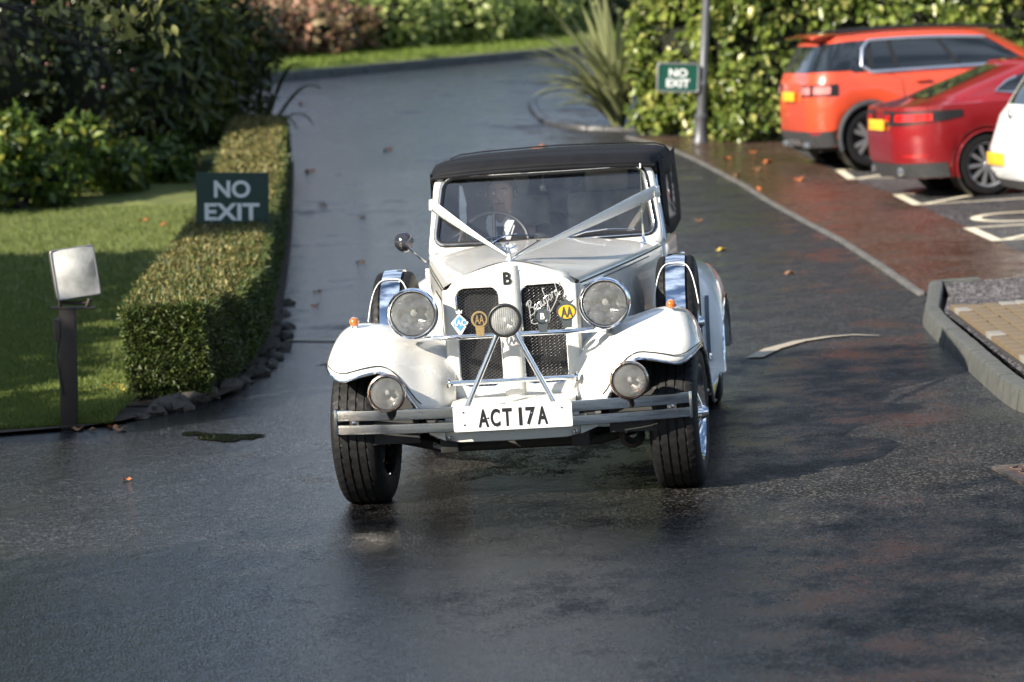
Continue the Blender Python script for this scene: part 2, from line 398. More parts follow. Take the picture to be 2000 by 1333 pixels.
pm('gold', (0.60, 0.42, 0.20), 0.3, 0.7, var=0.1, vs=60)
pm('enamel_yellow', (0.85, 0.45, 0.02), 0.25, var=0.1, vs=60)
pm('enamel_blue', (0.10, 0.32, 0.62), 0.25, var=0.1, vs=60)
pm('enamel_white', (0.75, 0.76, 0.76), 0.3, var=0.05, vs=60)
pm('ribbon_satin', (0.86, 0.85, 0.81), 0.38, var=0.04, vs=14, bump=0.2, bs=30, bumpd=0.01)
pm('mesh_metal', (0.34, 0.34, 0.35), 0.34, 1.0, var=0.2, vs=60)
pm('radiator_core', (0.010, 0.010, 0.011), 0.6, var=0.4, vs=60)
pm('louvre_blue', (0.07, 0.10, 0.15), 0.35, var=0.2, vs=30)
pm('leather', (0.45, 0.43, 0.40), 0.5, var=0.1, vs=20, bump=0.15, bs=90)
pm('dash_wood', (0.11, 0.05, 0.025), 0.3, var=0.35, vs=12, coat=0.4)
pm('suit', (0.022, 0.023, 0.028), 0.8, var=0.15, vs=60, bump=0.2, bs=700, bumpd=0.001)
pm('shirt', (0.86, 0.87, 0.88), 0.7, var=0.04, vs=40)
pm('skin', (0.62, 0.40, 0.31), 0.5, var=0.07, vs=25)
pm('hair', (0.10, 0.085, 0.075), 0.6, var=0.3, vs=80)
pm('eye_white', (0.7, 0.68, 0.65), 0.3, var=0.03)
pm('lip', (0.40, 0.20, 0.17), 0.45, var=0.05)
glass_mat('windscreen_glass', tint=(0.97, 0.98, 0.98), refl=3.6, haze=0.022, hazecol=(0.75, 0.8, 0.84))  # haze paints in pale reflected sky over slight condensation
glass_mat('lens_glass', tint=(0.92, 0.94, 0.94), refl=2.6, flutes=34, haze=0.26, hazecol=(0.85, 0.85, 0.82))  # diffuse haze stands for sky reflected in the small lens
glass_mat('clear_lens', tint=(0.94, 0.95, 0.95), refl=2.8, flutes=70, haze=0.08, hazecol=(0.85, 0.85, 0.82))  # sky gleam on the larger lenses painted in as pale haze
pm('lamp_reflector', (0.80, 0.80, 0.77), 0.5, 0.2, var=0.06, vs=30)
pm('reflector', (0.95, 0.95, 0.94), 0.42, 1.0, var=0.04, vs=60, rvar=0.15)
glass_mat('vinyl_window', tint=(0.7, 0.72, 0.72), refl=2.0, haze=0.22, hazecol=(0.45, 0.45, 0.42))
# ================================================================== the wedding car
# car frame: x to the picture's right, y towards the tail, z up; origin on the road under the front axle
CAR = empty('vintage_car', (0.017, 13.96, 0), RZ(-0.0977))
tag(CAR, 'cream vintage-style wedding car with black soft top and white ribbons coming down the drive', 'car')
def rounded_rect(cx, cz, hw, hh, r, n=8):
    out = []
    for (sx, sz, a0) in ((1, 1, 0), (-1, 1, 90), (-1, -1, 180), (1, -1, 270)):
        for k in range(n + 1):
            a = rad(a0 + 90 * k / n); out.append((cx + sx * (hw - r) + r * math.cos(a), cz + sz * (hh - r) + r * math.sin(a)))
    return out
def loop_tube(mb, pts, r, n=8): return mb.tube(pts, r, n, closed=True)

# ---- radiator shell: two framed openings either side of a raised rib
SHW, SZ0 = 0.285, 0.455
def shell_top(x): return 0.972 + 0.080 * max(0, 1 - (abs(x) / SHW) ** 1.35)
def shell_y(x, z): return -0.135 - 0.030 * (1 - abs(x) / SHW) + 0.03 * (z - 0.75)
shell = MB(); trims = []; gopen = {}
for s in (-1, 1):
    x0, x1 = 0.046, SHW
    inner = rounded_rect(0.145, 0.735, 0.097, 0.222, 0.045, 8)
    outer = []
    cx, cz = 0.145, 0.735
    for (px, pz) in inner:
        dx, dz = px - cx, pz - cz
        k = min((x1 - cx) / dx if dx > 1e-6 else ((x0 - cx) / dx if dx < -1e-6 else 1e9), (0.955 - cz) / dz if dz > 1e-6 else ((SZ0 - cz) / dz if dz < -1e-6 else 1e9))
        ox, oz = cx + dx * k, cz + dz * k
        outer.append((ox, oz))
    # pull the nearest samples onto the true corners
    for c in ((x0, SZ0), (x1, SZ0), (x0, 0.955), (x1, 0.955)):
        j = min(range(len(outer)), key=lambda i: (outer[i][0] - c[0]) ** 2 + (outer[i][1] - c[1]) ** 2); outer[j] = c
    rows = []
    for f, dy in ((0, 0.030), (0.02, 0.004), (0.10, 0.0), (1, 0.0)):
        row = []
        for (ix, iz), (ox, oz) in zip(inner, outer):
            x, z = lerp(ix, ox, f), lerp(iz, oz, f)
            if z > 0.9 and f == 1: z = z
            row.append((s * x, shell_y(x, z) + dy, z))
        rows.append(row)
    shell.grid(rows, wv=True)
    # brow above the opening, swelling up to the peaked top and rolling back to the bonnet
    rows = []
    for t in (0, 0.35, 0.7, 0.88, 0.97, 1.0):
        row = []
        for i in range(13):
            x = lerp(0.0, x1, i / 12)
            zt = shell_top(x) - (0.028 if i == 12 else 0.006 if i == 11 else 0)
            z = lerp(0.955, zt, min(1, t / 0.97)); back = 0.0 if t < 0.7 else (t - 0.7) ** 2 * 0.62
            row.append((s * x, shell_y(x, z) + back, z + (0.004 if t == 1.0 else 0)))
        rows.append(row)
    rows.append([(p[0], 0.05, p[2] + 0.002) for p in rows[-1]])
    shell.grid(rows)
    # rounded flank back to the bonnet side
    rows = []
    for k in range(6):
        a = rad(90 * k / 5)
        rows.append([(s * (SHW + 0.020 * math.sin(a)), shell_y(SHW, z) + 0.03 * (1 - math.cos(a)), z if z < 0.94 else z - 0.004 * k / 5) for z in np.linspace(SZ0, 0.951, 10)])
    rows.append([(s * (SHW + 0.021), 0.03, z) for z in np.linspace(SZ0, 0.951, 10)])
    shell.grid(rows)
    gopen[s] = [(s * ix, shell_y(ix, iz) + 0.012, iz) for ix, iz in inner]
# raised centre rib
rows = []
for z in np.linspace(SZ0, 1.046, 16):
    rows.append([(x, shell_y(x, z) - d, z) for x, d in ((-0.046, 0), (-0.040, 0.010), (-0.018, 0.018), (0.018, 0.018), (0.040, 0.010), (0.046, 0))])
shell.grid(rows)
shell_o = shell.build('radiator_shell', 'cream_paint', CAR, smooth=50)
for s in (-1, 1):
    core = MB(); core.add([(s * 0.04, -0.10, 0.50), (s * 0.25, -0.10, 0.50), (s * 0.25, -0.10, 0.97), (s * 0.04, -0.10, 0.97)], [(0, 1, 2, 3)])
    g = core.build('radiator_core', 'radiator_core', CAR, smooth=0)
    mesh = MB(); px, pz = 0.0098, 0.0135
    inner = rounded_rect(0.145, 0.735, 0.097, 0.222, 0.045, 8)
    for i in range(21):
        xa = 0.051 + px * (i - 0.5)
        pts = []
        for j in range(int(0.444 / pz) * 2 + 1):
            z = 0.513 + j * pz / 2; sgn = 1 if (j + i) % 2 == 0 else -1
            x = xa + sgn * px * 0.42
            # stay inside the rounded opening
            dx, dz = max(0, abs(x - 0.145) - 0.052), max(0, abs(z - 0.735) - 0.177)
            if abs(x - 0.145) < 0.0965 and dx * dx + dz * dz < 0.0445 ** 2:
                pts.append((s * x, shell_y(x, z) + 0.013 + (0.002 if sgn > 0 else 0), z))
            else:
                if len(pts) > 2: mesh.tube(pts, 0.0013, 4)
                pts = []
        if len(pts) > 2: mesh.tube(pts, 0.0013, 4)
    m = mesh.build('grille_mesh', 'mesh_metal', CAR, smooth=0); m['kind'] = 'stuff'
    loop_tube(MB(), gopen[s], 0.0045).build('grille_trim', 'chrome', CAR)

# ---- bonnet, bonnet sides, louvres
def hood_w(y): return smooth(y, [0, 0.5, 1.1, 1.6, 1.84], [0.303, 0.385, 0.485, 0.562, 0.590])
def hood_ze(y): return smooth(y, [0, 0.8, 1.84], [0.950, 0.952, 0.958])
def hood_zc(y): return smooth(y, [0, 0.5, 1.2, 1.84], [1.052, 1.048, 1.030, 1.012])
def hood_z(x, y):
    w = hood_w(y); k = min(1, abs(x) / w)
    return hood_ze(y) + (hood_zc(y) - hood_ze(y)) * (1 - k ** 1.7) - 0.0
hood = MB(); rows = []
for y in np.linspace(-0.035, 1.80, 26):
    w = hood_w(max(0, y)); row = []
    for k in np.linspace(-1, 1, 31):
        row.append((k * w, y, hood_z(k * w, max(0, y)) + 0.006))
    row = [(-w - 0.004, y, hood_ze(y) - 0.006)] + row + [(w + 0.004, y, hood_ze(y) - 0.006)]
    rows.append(row)
hood.grid(rows)
hood_o = hood.build('bonnet', 'cream_paint', CAR, smooth=60)
MB().tube([(0, y, hood_z(0, y) + 0.005) for y in np.linspace(0.10, 1.62, 14)], 0.0045, 6).build('bonnet_hinge', 'chrome', hood_o)
for s in (-1, 1):
    sd = MB(); rows = []
    for y in np.linspace(-0.04, 1.84, 24):
        w = hood_w(max(0, y)); zt = hood_ze(max(0, y)) - 0.014
        rows.append([(s * (w - 0.0), y, zt), (s * (w + 0.004), y, zt - 0.02), (s * (w + 0.006), y, 0.75), (s * (w - 0.004), y, 0.55), (s * (w - 0.03), y, 0.40)])
    sd.grid(rows)
    so_ = sd.build('bonnet_side', 'cream_paint', CAR, smooth=60)
    MB().tube([(s * (hood_w(y) + 0.002), y, hood_ze(y) - 0.011) for y in np.linspace(0.02, 1.80, 16)], 0.0042, 6).build('bonnet_seam', 'black_trim', so_)
    MB().tube([(s * (hood_w(y) + 0.006), y, hood_ze(y) - 0.030) for y in np.linspace(0.06, 1.45, 14)], 0.0022, 6).build('coachline', 'black_trim', so_)
    for k in range(9):
        y = 0.34 + k * 0.058; lv = MB(); pr = []
        for t in np.linspace(0, 1, 9):
            z = lerp(0.68, 0.875, t); b_ = math.sin(math.pi * t) ** 0.35
            w = hood_w(y) + 0.005
            pr.append([(s * w, y - 0.018, z), (s * (w + 0.016 * b_), y + 0.012 - 0.018 * 0, z), (s * w, y + 0.016, z)])
        lv.grid(pr); lv.build('louvre', 'cream_paint', so_, smooth=40)

# ---- letter and mascot on the nose
moved(text_mb('B', 0.036, 0.056, 0.004, 0.02), T(-0.004, shell_y(0, 1.0) - 0.018, 0.993) @ FRONT).build('letter_emblem', 'letter_black', CAR, smooth=0)
mas = MB()
mas.lathe([(0.020, 0), (0.020, 0.006), (0.010, 0.012), (0.008, 0.022)], 16, T(-0.002, -0.045, 1.046))
mas.tube([(-0.002, -0.045, 1.064), (-0.002, -0.050, 1.088), (-0.002, -0.058, 1.108), (-0.002, -0.066, 1.124)], [0.009, 0.012, 0.010, 0.006], 10)
mas.tube([(-0.002, -0.066, 1.124), (-0.002, -0.070, 1.133), (-0.002, -0.072, 1.141), (-0.002, -0.071, 1.147)], [0.005, 0.0085, 0.008, 0.003], 10)
for s in (-1, 1):
    mas.tube([(-0.002 + s * 0.006, -0.060, 1.114), (-0.002 + s * 0.020, -0.035, 1.118), (-0.002 + s * 0.026, 0.0, 1.124), (-0.002 + s * 0.020, 0.012, 1.126)], [0.004, 0.008, 0.006, 0.002], 8, flat=0.5)
mas.build('mascot', 'chrome', CAR)
# two washer jets and a chrome crest strip on the bonnet
for x in (-0.03, 0.075):
    MB().lathe([(0.006, 0), (0.006, 0.006), (0.003, 0.010)], 10, T(x + 0.02, 1.55, hood_z(x, 1.55) + 0.003)).build('washer_jet', 'black_trim', CAR)

# ---- front wings
def wing_top(x):  return smooth(x, [0.262, 0.30, 0.36, 0.45, 0.54, 0.62, 0.69, 0.75, 0.79, 0.818, 0.832], [0.640, 0.672, 0.712, 0.752, 0.776, 0.796, 0.806, 0.798, 0.768, 0.712, 0.655])
def wing_lip(x):  return smooth(x, [0.262, 0.33, 0.385, 0.42, 0.46, 0.51, 0.56, 0.62, 0.68, 0.735, 0.78, 0.815, 0.832], [0.415, 0.415, 0.420, 0.455, 0.525, 0.598, 0.630, 0.626, 0.612, 0.598, 0.612, 0.640, 0.652])
def wing_yf(x):   return smooth(x, [0.262, 0.33, 0.42, 0.55, 0.69, 0.78, 0.815, 0.832], [-0.20, -0.30, -0.36, -0.395, -0.395, -0.345, -0.27, -0.17])
def wing_pt(x, t):
    """t 0..1: lip -> crown, 1..2: crown -> tail on the running board"""
    zt, zl, yf = wing_top(x), wing_lip(x), wing_yf(x)
    zt = max(zt, zl + 0.002)
    if t <= 1:
        a = t * math.pi / 2
        yy = lerp(yf, 0.02, (1 - math.cos(a)) ** 0.95); zz = lerp(zl, zt, math.sin(a) ** 0.9)
        return x, yy, zz
    u = t - 1; y = 0.02 + u * 1.28
    drop = smooth(u, [0, 0.15, 0.35, 0.6, 0.82, 1.0], [0, 0.02, 0.13, 0.33, 0.46, 0.50])
    low = 0.275
    z = zt - drop * (zt - low) / 0.50 if True else 0
    k = (x - 0.262) / 0.57
    return x + (0.0 if k > 0.5 else 0.12 * u * (1 - k)) - (0.02 * u if k > 0.8 else 0), y, max(z, low - 0.02)
WX = np.concatenate([np.linspace(0.262, 0.42, 9), np.linspace(0.445, 0.69, 11), [0.72, 0.75, 0.775, 0.797, 0.814, 0.826, 0.832]])
WT = np.concatenate([np.linspace(0, 1, 15), np.linspace(1.06, 2, 16)])
for s in (-1, 1):
    wg = MB(); rows = [[(s * p[0], p[1], p[2]) for p in (wing_pt(x, t) for t in WT)] for x in WX]
    # outer skirt folded down over the tyre, inner skirt down to the frame
    rows.append([(s * 0.834, p[1], max(0.20, p[2] - (0.012 + 0.05 * min(1, max(0, (t - 0.8) / 0.3))))) for t, p in ((t, wing_pt(0.832, t)) for t in WT)])
    wg.grid(rows)
    wo = wg.build('front_wing', 'cream_paint', CAR, smooth=180, solid=0.008, offset=0)
    md = wo.modifiers.new('sub', 'SUBSURF'); md.levels = 1; md.render_levels = 1
    lip = [wing_pt(x, 0) for x in WX if x > 0.36]
    side = [(0.836, wing_pt(0.832, t)[1], wing_pt(0.832, t)[2] - (0.012 + 0.05 * min(1, max(0, (t - 0.8) / 0.3)))) for t in WT[2:]]
    MB().tube([(s * x, y - 0.004, z - 0.003) for x, y, z in lip] + [(s * x, y, z) for x, y, z in side], 0.0075, 8).build('wing_bead', 'chrome', wo)
    MB().tube([(s * x, y - 0.006, z + 0.009) for x, y, z in (wing_pt(x, 0.06) for x in WX if x > 0.40)], 0.0022, 6).build('coachline', 'black_trim', wo)
    # inner arch so the wheel well reads dark and closed
    ia = MB(); rows = []
    for t in np.linspace(0, math.pi, 14):
        rows.append([(s * x, 0.02 - 0.37 * math.cos(t) * 0.93, 0.30 + 0.40 * math.sin(t) * (0.93 if x > 0.4 else 0.9)) for x in (0.42, 0.5, 0.62, 0.72, 0.785)])
    ia.grid(rows); ia.build('wheel_well', 'underside', CAR)
    iw = MB(); iw.add([(s * 0.415, -0.26, 0.33), (s * 0.415, 0.40, 0.33), (s * 0.415, 0.40, 0.60), (s * 0.415, -0.22, 0.60)], [(0, 1, 2, 3)]); iw.build('well_panel', 'underside', CAR, smooth=0)
    # amber indicator on the wing crown
    ind = MB(); MI = T(s * 0.711, -0.10, 0.829) @ FRONT
    ind.lathe([(0.0, 0.020), (0.010, 0.018), (0.017, 0.012), (0.0205, 0.003), (0.021, -0.004)], 20, MI)
    io = ind.build('indicator', 'amber', CAR)
    MB().lathe([(0.023, -0.012), (0.024, -0.004), (0.0215, -0.001)], 20, MI).lathe([(0.018, -0.03), (0.023, -0.012)], 20, MI).tube([(s * 0.711, -0.09, 0.80), (s * 0.711, -0.095, 0.818)], 0.012, 10).build('base', 'chrome', io)

# ---- lamps
def lamp(name, x, y, z, R, depth, rim_mat='chrome', shell_mat='chrome', yaw=0.0, flutes=True):
    M = T(x, y, z) @ RZ(yaw) @ FRONT
    sh = MB(); pr = [(0.0, -depth)]
    for k in range(1, 9):
        a = math.pi / 2 * k / 8; pr.append((R * 0.97 * math.sin(a) ** 0.8, -depth * math.cos(a) ** 1.2))
    sh.lathe(pr, 40, M)
    o = sh.build(name, shell_mat, CAR)
    MB().lathe([(R * 0.985, -0.012), (R * 1.03, 0.0), (R * 1.03, 0.010), (R * 0.99, 0.019), (R * 0.93, 0.021), (R * 0.875, 0.013), (R * 0.865, 0.004)], 48, M).build('rim', rim_mat, o)
    MB().lathe([(R * 0.02, -depth * 0.62), (R * 0.25, -depth * 0.58), (R * 0.5, -depth * 0.45), (R * 0.72, -depth * 0.24), (R * 0.87, 0.002)], 36, M).build('reflector', 'reflector', o)
    MB().lathe([(0.0001, 0.024), (R * 0.3, 0.0225), (R * 0.6, 0.017), (R * 0.8, 0.010), (R * 0.875, 0.005)], 36, M).build('lens', 'lens_glass' if R < 0.08 else 'clear_lens', o)
    MB().lathe([(0.0001, -depth * 0.12), (R * 0.12, -depth * 0.14), (R * 0.15, -depth * 0.3), (R * 0.1, -depth * 0.55)], 16, M).build('bulb', 'enamel_white', o)
    MB().lathe([(R * 0.86, 0.009), (R * 0.875, 0.0125), (R * 0.85, 0.0125)], 40, M).build('seal', 'black_trim', o)
    return o
for s in (-1, 1):
    hl = lamp('headlight', s * 0.4265, -0.235, 0.864, 0.112, 0.17)
    MB().tube([(s * 0.4265, -0.16, 0.765), (s * 0.425, -0.10, 0.72), (s * 0.42, -0.05, 0.66)], [0.018, 0.022, 0.03], 12).build('stalk', 'chrome', hl)
    fl = lamp('fog_light', s * 0.530, -0.50, 0.548, 0.083, 0.10, rim_mat='rust_chrome')
    MB().tube([(s * 0.530, -0.47, 0.468), (s * 0.530, -0.455, 0.44), (s * 0.530, -0.43, 0.43)], 0.012, 8).build('bracket', 'underside', fl)
lamp('spot_light', 0.0, -0.44, 0.832, 0.073, 0.085, rim_mat='black_trim')

# ---- badge bar, stays and badges
bar = MB(); bar.tube([(-0.43, -0.18, 0.742), (-0.36, -0.24, 0.750), (-0.26, -0.295, 0.754), (0.26, -0.295, 0.754), (0.36, -0.24, 0.750), (0.43, -0.18, 0.742)], 0.0115, 12)
bar.build('badge_bar', 'chrome', CAR)
lb = MB(); lb.tube([(-0.285, -0.26, 0.548), (0.285, -0.26, 0.548)], 0.0115, 12)
for s in (-1, 1): lb.lathe([(0.024, 0), (0.024, 0.006), (0.012, 0.014)], 16, T(s * 0.289, -0.26, 0.548) @ RY(-s * math.pi / 2))
lb.build('lower_bar', 'chrome', CAR)
for s in (-1, 1):
    MB().tube([(s * 0.038, -0.40, 0.775), (s * 0.052, -0.405, 0.745), (s * 0.195, -0.425, 0.452)], [0.019, 0.0125, 0.0125], 12).build('stay', 'chrome', CAR)
def badge(x, z, kind):
    M = T(x, -0.310, z) @ FRONT
    foot = lambda w: moved(MB().box((0, 0, 0), (w, 0.034, 0.006), None, 0.0015), M @ T(0, -0.052, -0.002))
    if kind == 'diamond':
        b = MB(); b.prism([(0, 0.042), (0.039, 0.002), (0.006, -0.050), (-0.006, -0.050), (-0.039, 0.002)], 0.005, M)
        b.prism([(-0.012, 0.043), (0.012, 0.043), (0.015, 0.058), (0.006, 0.052), (0, 0.062), (-0.006, 0.052), (-0.015, 0.058)], 0.004, M)
        o = b.build('badge', 'enamel_white', CAR, smooth=20); o['label'] = 'white and blue diamond badge'
        MB().prism([(0, 0.033), (0.030, 0.002), (0, -0.034), (-0.030, 0.002)], 0.002, M @ T(0, 0, 0.0052)).build('enamel', 'enamel_blue', o, smooth=0)
        moved(text_mb('RAC', 0.058, 0.026, 0.002, 0.02), M @ T(0, 0.002, 0.0074)).build('lettering', 'enamel_white', o, smooth=0)
    elif kind == 'ring':
        b = MB(); b.lathe([(0.028, 0), (0.036, 0), (0.037, 0.003), (0.035, 0.006), (0.029, 0.006), (0.028, 0.003), (0.028, 0)], 36, M)
        b.prism([(-0.016, -0.072), (0.016, -0.072), (0.020, -0.033), (-0.020, -0.033)], 0.005, M)
        o = b.build('badge', 'gold', CAR); o['label'] = 'gold ring badge with two letters'
        moved(text_mb('AA', 0.040, 0.040, 0.004, 0.015), M @ T(0, 0.0, 0.001)).build('lettering', 'gold', o, smooth=0)
    elif kind == 'round':
        b = MB(); b.lathe([(0.0001, 0), (0.036, 0), (0.037, 0.003), (0.035, 0.006), (0.026, 0.006), (0.025, 0.004), (0.0001, 0.004)], 36, M)
        b.prism([(-0.017, -0.070), (0.017, -0.070), (0.022, -0.028), (-0.022, -0.028)], 0.004, M)
        o = b.build('badge', 'steel', CAR); o['label'] = 'round silver badge with a centre letter'
        MB().lathe([(0.027, 0.0062), (0.0335, 0.0068), (0.0335, 0.0062)], 32, M, rad(130), rad(300)).build('enamel', 'letter_black', o)
        moved(text_mb('B', 0.019, 0.027, 0.003, 0.03), M @ T(0.001, 0.001, 0.004)).build('lettering', 'enamel_white', o, smooth=0)
    else:
        b = MB(); pl = []
        for k in range(28):
            a = 2 * math.pi * k / 28; r = 1 - 0.14 * (math.sin(a) < -0.5)
            pl.append((0.046 * math.cos(a) * (1 if math.sin(a) > 0 else 0.9 + 0.0 * r), 0.040 * math.sin(a)))
        b.prism(pl, 0.004, M)
        b.prism([(-0.019, -0.070), (0.019, -0.070), (0.024, -0.030), (-0.024, -0.030)], 0.004, M)
        b.prism([(-0.040, 0.056), (-0.016, 0.045), (0, 0.058), (0.016, 0.045), (0.040, 0.056), (0.024, 0.036), (-0.024, 0.036)], 0.005, M)
        o = b.build('badge', 'steel', CAR, smooth=20); o['label'] = 'winged silver and yellow badge'
        MB().prism([(0.036 * math.cos(a), 0.030 * math.sin(a)) for a in np.linspace(0, 2 * math.pi, 24, endpoint=False)], 0.002, M @ T(0, 0, 0.0038)).build('enamel', 'enamel_yellow', o, smooth=0)
        moved(text_mb('AA', 0.050, 0.046, 0.003, 0.012), M @ T(0, 0.0, 0.0062)).build('lettering', 'steel', o, smooth=0)
badge(-0.212, 0.818, 'diamond'); badge(-0.124, 0.830, 'ring'); badge(0.154, 0.828, 'round'); badge(0.262, 0.842, 'wing')

# ---- script emblem on the right-hand grille opening: one pen stroke per letter
def script_strokes():
    S = []
    S.append([(0.02, 0.10), (0.00, 0.0), (0.06, 0.22), (0.12, 0.52), (0.05, 0.47)]); S.append([(0.05, 0.42), (0.14, 0.55), (0.20, 0.47), (0.12, 0.33), (0.19, 0.27), (0.17, 0.10), (0.02, 0.08)])
    x = 0.22
    S.append([(x, 0.17), (x + 0.07, 0.24), (x + 0.06, 0.31), (x, 0.26), (x + 0.01, 0.12), (x + 0.08, 0.14)]); x = 0.31
    S.append([(x + 0.08, 0.31), (x + 0.01, 0.27), (x, 0.13), (x + 0.06, 0.14), (x + 0.085, 0.31), (x + 0.08, 0.13), (x + 0.11, 0.15)]); x = 0.43
    S.append([(x, 0.32), (x + 0.00, 0.15), (x + 0.05, 0.13), (x + 0.085, 0.31), (x + 0.08, 0.14), (x + 0.11, 0.16)]); x = 0.55
    S.append([(x + 0.10, 0.58), (x + 0.05, 0.62), (x + 0.03, 0.30), (x, -0.12), (x - 0.05, -0.06), (x + 0.03, 0.12), (x + 0.08, 0.2)]); S.append([(x - 0.02, 0.32), (x + 0.09, 0.34)]); x = 0.65
    S.append([(x + 0.04, 0.33), (x, 0.24), (x + 0.02, 0.14), (x + 0.07, 0.20), (x + 0.07, 0.31), (x + 0.03, 0.32)]); x = 0.75
    S.append([(x, 0.15), (x + 0.03, 0.34), (x + 0.05, 0.32), (x + 0.09, 0.34)]); x = 0.85
    S.append([(x + 0.07, 0.31), (x + 0.01, 0.29), (x, 0.16), (x + 0.05, 0.16), (x + 0.12, 0.70)]); S.append([(x + 0.05, 0.16), (x + 0.09, 0.14), (x + 0.14, 0.20)])
    S.append([(x + 0.13, 0.22), (0.70, -0.06), (0.45, -0.22), (0.10, -0.26), (-0.02, -0.12), (0.05, -0.06)])
    return S
em = MB(); Q = RZ(rad(31)) @ SC(0.175, 0.130, 1)
for st in script_strokes():
    p = []
    for i in range(len(st) - 1):
        for k in range(4):
            t = k / 4; p0, p1, p2, p3 = (np.array(st[max(0, min(len(st) - 1, j))]) for j in (i - 1, i, i + 1, i + 2))
            p.append(0.5 * (2 * p1 + (p2 - p0) * t + (2 * p0 - 5 * p1 + 4 * p2 - p3) * t * t + (3 * p1 - p0 - 3 * p2 + p3) * t ** 3))
    p.append(np.array(st[-1])); pts = []
    for q in p:
        w = Q @ Vector((q[0] - 0.45 + 0.25 * q[1] * 0.5, q[1] - 0.2, 0))
        pts.append((0.142 + w.x, shell_y(0.142, 0.86) - 0.012, 0.868 + w.y))
    em.tube(pts, 0.0021, 6)
em.build('script_emblem', 'script_silver', CAR)

# ---- apron, valance, bumper, plate
ap = MB(); rows = []
for t in np.linspace(0, 1, 8):
    y = lerp(-0.155, -0.43, t); z = 0.470 - 0.045 * t ** 1.6
    rows.append([(x, y, z) for x in np.linspace(-0.275, 0.275, 9)])
ap.grid(rows)
ap.build('apron', 'cream_paint', CAR, smooth=60, solid=0.006)
va = MB(); rows = []
for z, dy in ((0.425, 0.0), (0.33, 0.0), (0.303, 0.012), (0.296, 0.04)):
    rows.append([(x, -0.425 + 0.03 * (abs(x) / 0.30) ** 2 + dy, z + (0.0 if abs(x) < 0.29 else 0.012)) for x in np.linspace(-0.295, 0.295, 11)])
va.grid(rows); va_o = va.build('valance', 'cream_paint', CAR, smooth=40, solid=0.004)
for s in (-1, 1):
    en = MB(); en.add([(s * 0.297, -0.395, 0.40), (s * 0.385, -0.33, 0.40), (s * 0.372, -0.335, 0.335), (s * 0.297, -0.395, 0.313)], [(0, 1, 2, 3)])
    en.build('valance_end', 'cream_paint', va_o, smooth=0, solid=0.004)
    MB().lathe([(0.009, 0), (0.009, 0.006), (0.004, 0.009)], 12, T(s * 0.275, -0.402, 0.325) @ FRONT).build('bolt', 'steel', va_o)
MB().box((-0.135, -0.4275, 0.342), (0.075, 0.002, 0.012)).build('reflective_strip', 'enamel_white', va_o)
def bump_y(x): return -0.462 + 0.10 * (abs(x) / 0.78) ** 2.4
bp_root = empty('bumper'); bp_root.parent = CAR
for z0, z1 in ((0.417, 0.466), (0.357, 0.402)):
    bb = MB(); rows = []
    for x in np.linspace(-0.78, 0.78, 41):
        y = bump_y(x); zc, hh = (z0 + z1) / 2, (z1 - z0) / 2
        rows.append([(x, y + 0.010, zc - hh), (x, y + 0.000, zc - hh), (x, y - 0.0035, zc - hh * 0.88), (x, y - 0.0045, zc), (x, y - 0.0035, zc + hh * 0.88), (x, y + 0.000, zc + hh), (x, y + 0.010, zc + hh), (x, y + 0.012, zc)])
    bb.grid(rows, wv=True); bb.build('bumper_bar', 'steel', bp_root, smooth=25)
for s in (-1, 1):
    MB().box((s * 0.783, bump_y(0.78) + 0.014, 0.412), (0.012, 0.05, 0.118), None, 0.003).build('end_plate', 'steel', bp_root)
    br = MB().box((s * 0.70, bump_y(0.70) + 0.006, 0.4095), (0.04, 0.010, 0.050)).build('bracket', 'rust_chrome', bp_root, smooth=0)
    MB().lathe([(0.010, 0), (0.010, 0.005), (0.004, 0.009)], 12, T(s * 0.70, bump_y(0.70) + 0.0005, 0.4095) @ FRONT).build('bolt', 'steel', bp_root)
    MB().tube([(s * 0.35, -0.44, 0.41), (s * 0.33, -0.20, 0.34)], 0.018, 8).build('bumper_iron', 'underside', bp_root)
np_ = MB(); pl = rounded_rect(0, 0, 0.260, 0.0555, 0.008, 3)
np_.prism(pl, 0.006, T(0.011, -0.476, 0.414) @ FRONT)
plate = np_.build('number_plate', 'plate_white', CAR, smooth=20)
for ch, cx, w in (('A', -0.140, 0.046), ('C', -0.088, 0.042), ('T', -0.036, 0.042), ('1', 0.022, 0.0145), ('7', 0.066, 0.042), ('A', 0.118, 0.046)):
    MBc = MB()
    if ch == '1':
        MBc.prism([(-0.007, -0.0395), (0.007, -0.0395), (0.007, 0.0395), (-0.007, 0.0395)], 0.002)
    else:
        MBc = text_mb(ch, w, 0.079, 0.002, 0.028)
    moved(MBc, T(0.011 + cx + 0.012, -0.4826, 0.414) @ FRONT).build('letter', 'letter_black', plate, smooth=0)
for x, z in ((-0.215, 0.03), (-0.212, -0.025), (-0.108, 0.0), (0.085, 0.01), (0.215, 0.03)):
    MB().lathe([(0.0045, 0), (0.0045, 0.003), (0.002, 0.0045)], 10, T(0.011 + x, -0.4822, 0.414 + z) @ FRONT).build('screw', 'steel', plate)

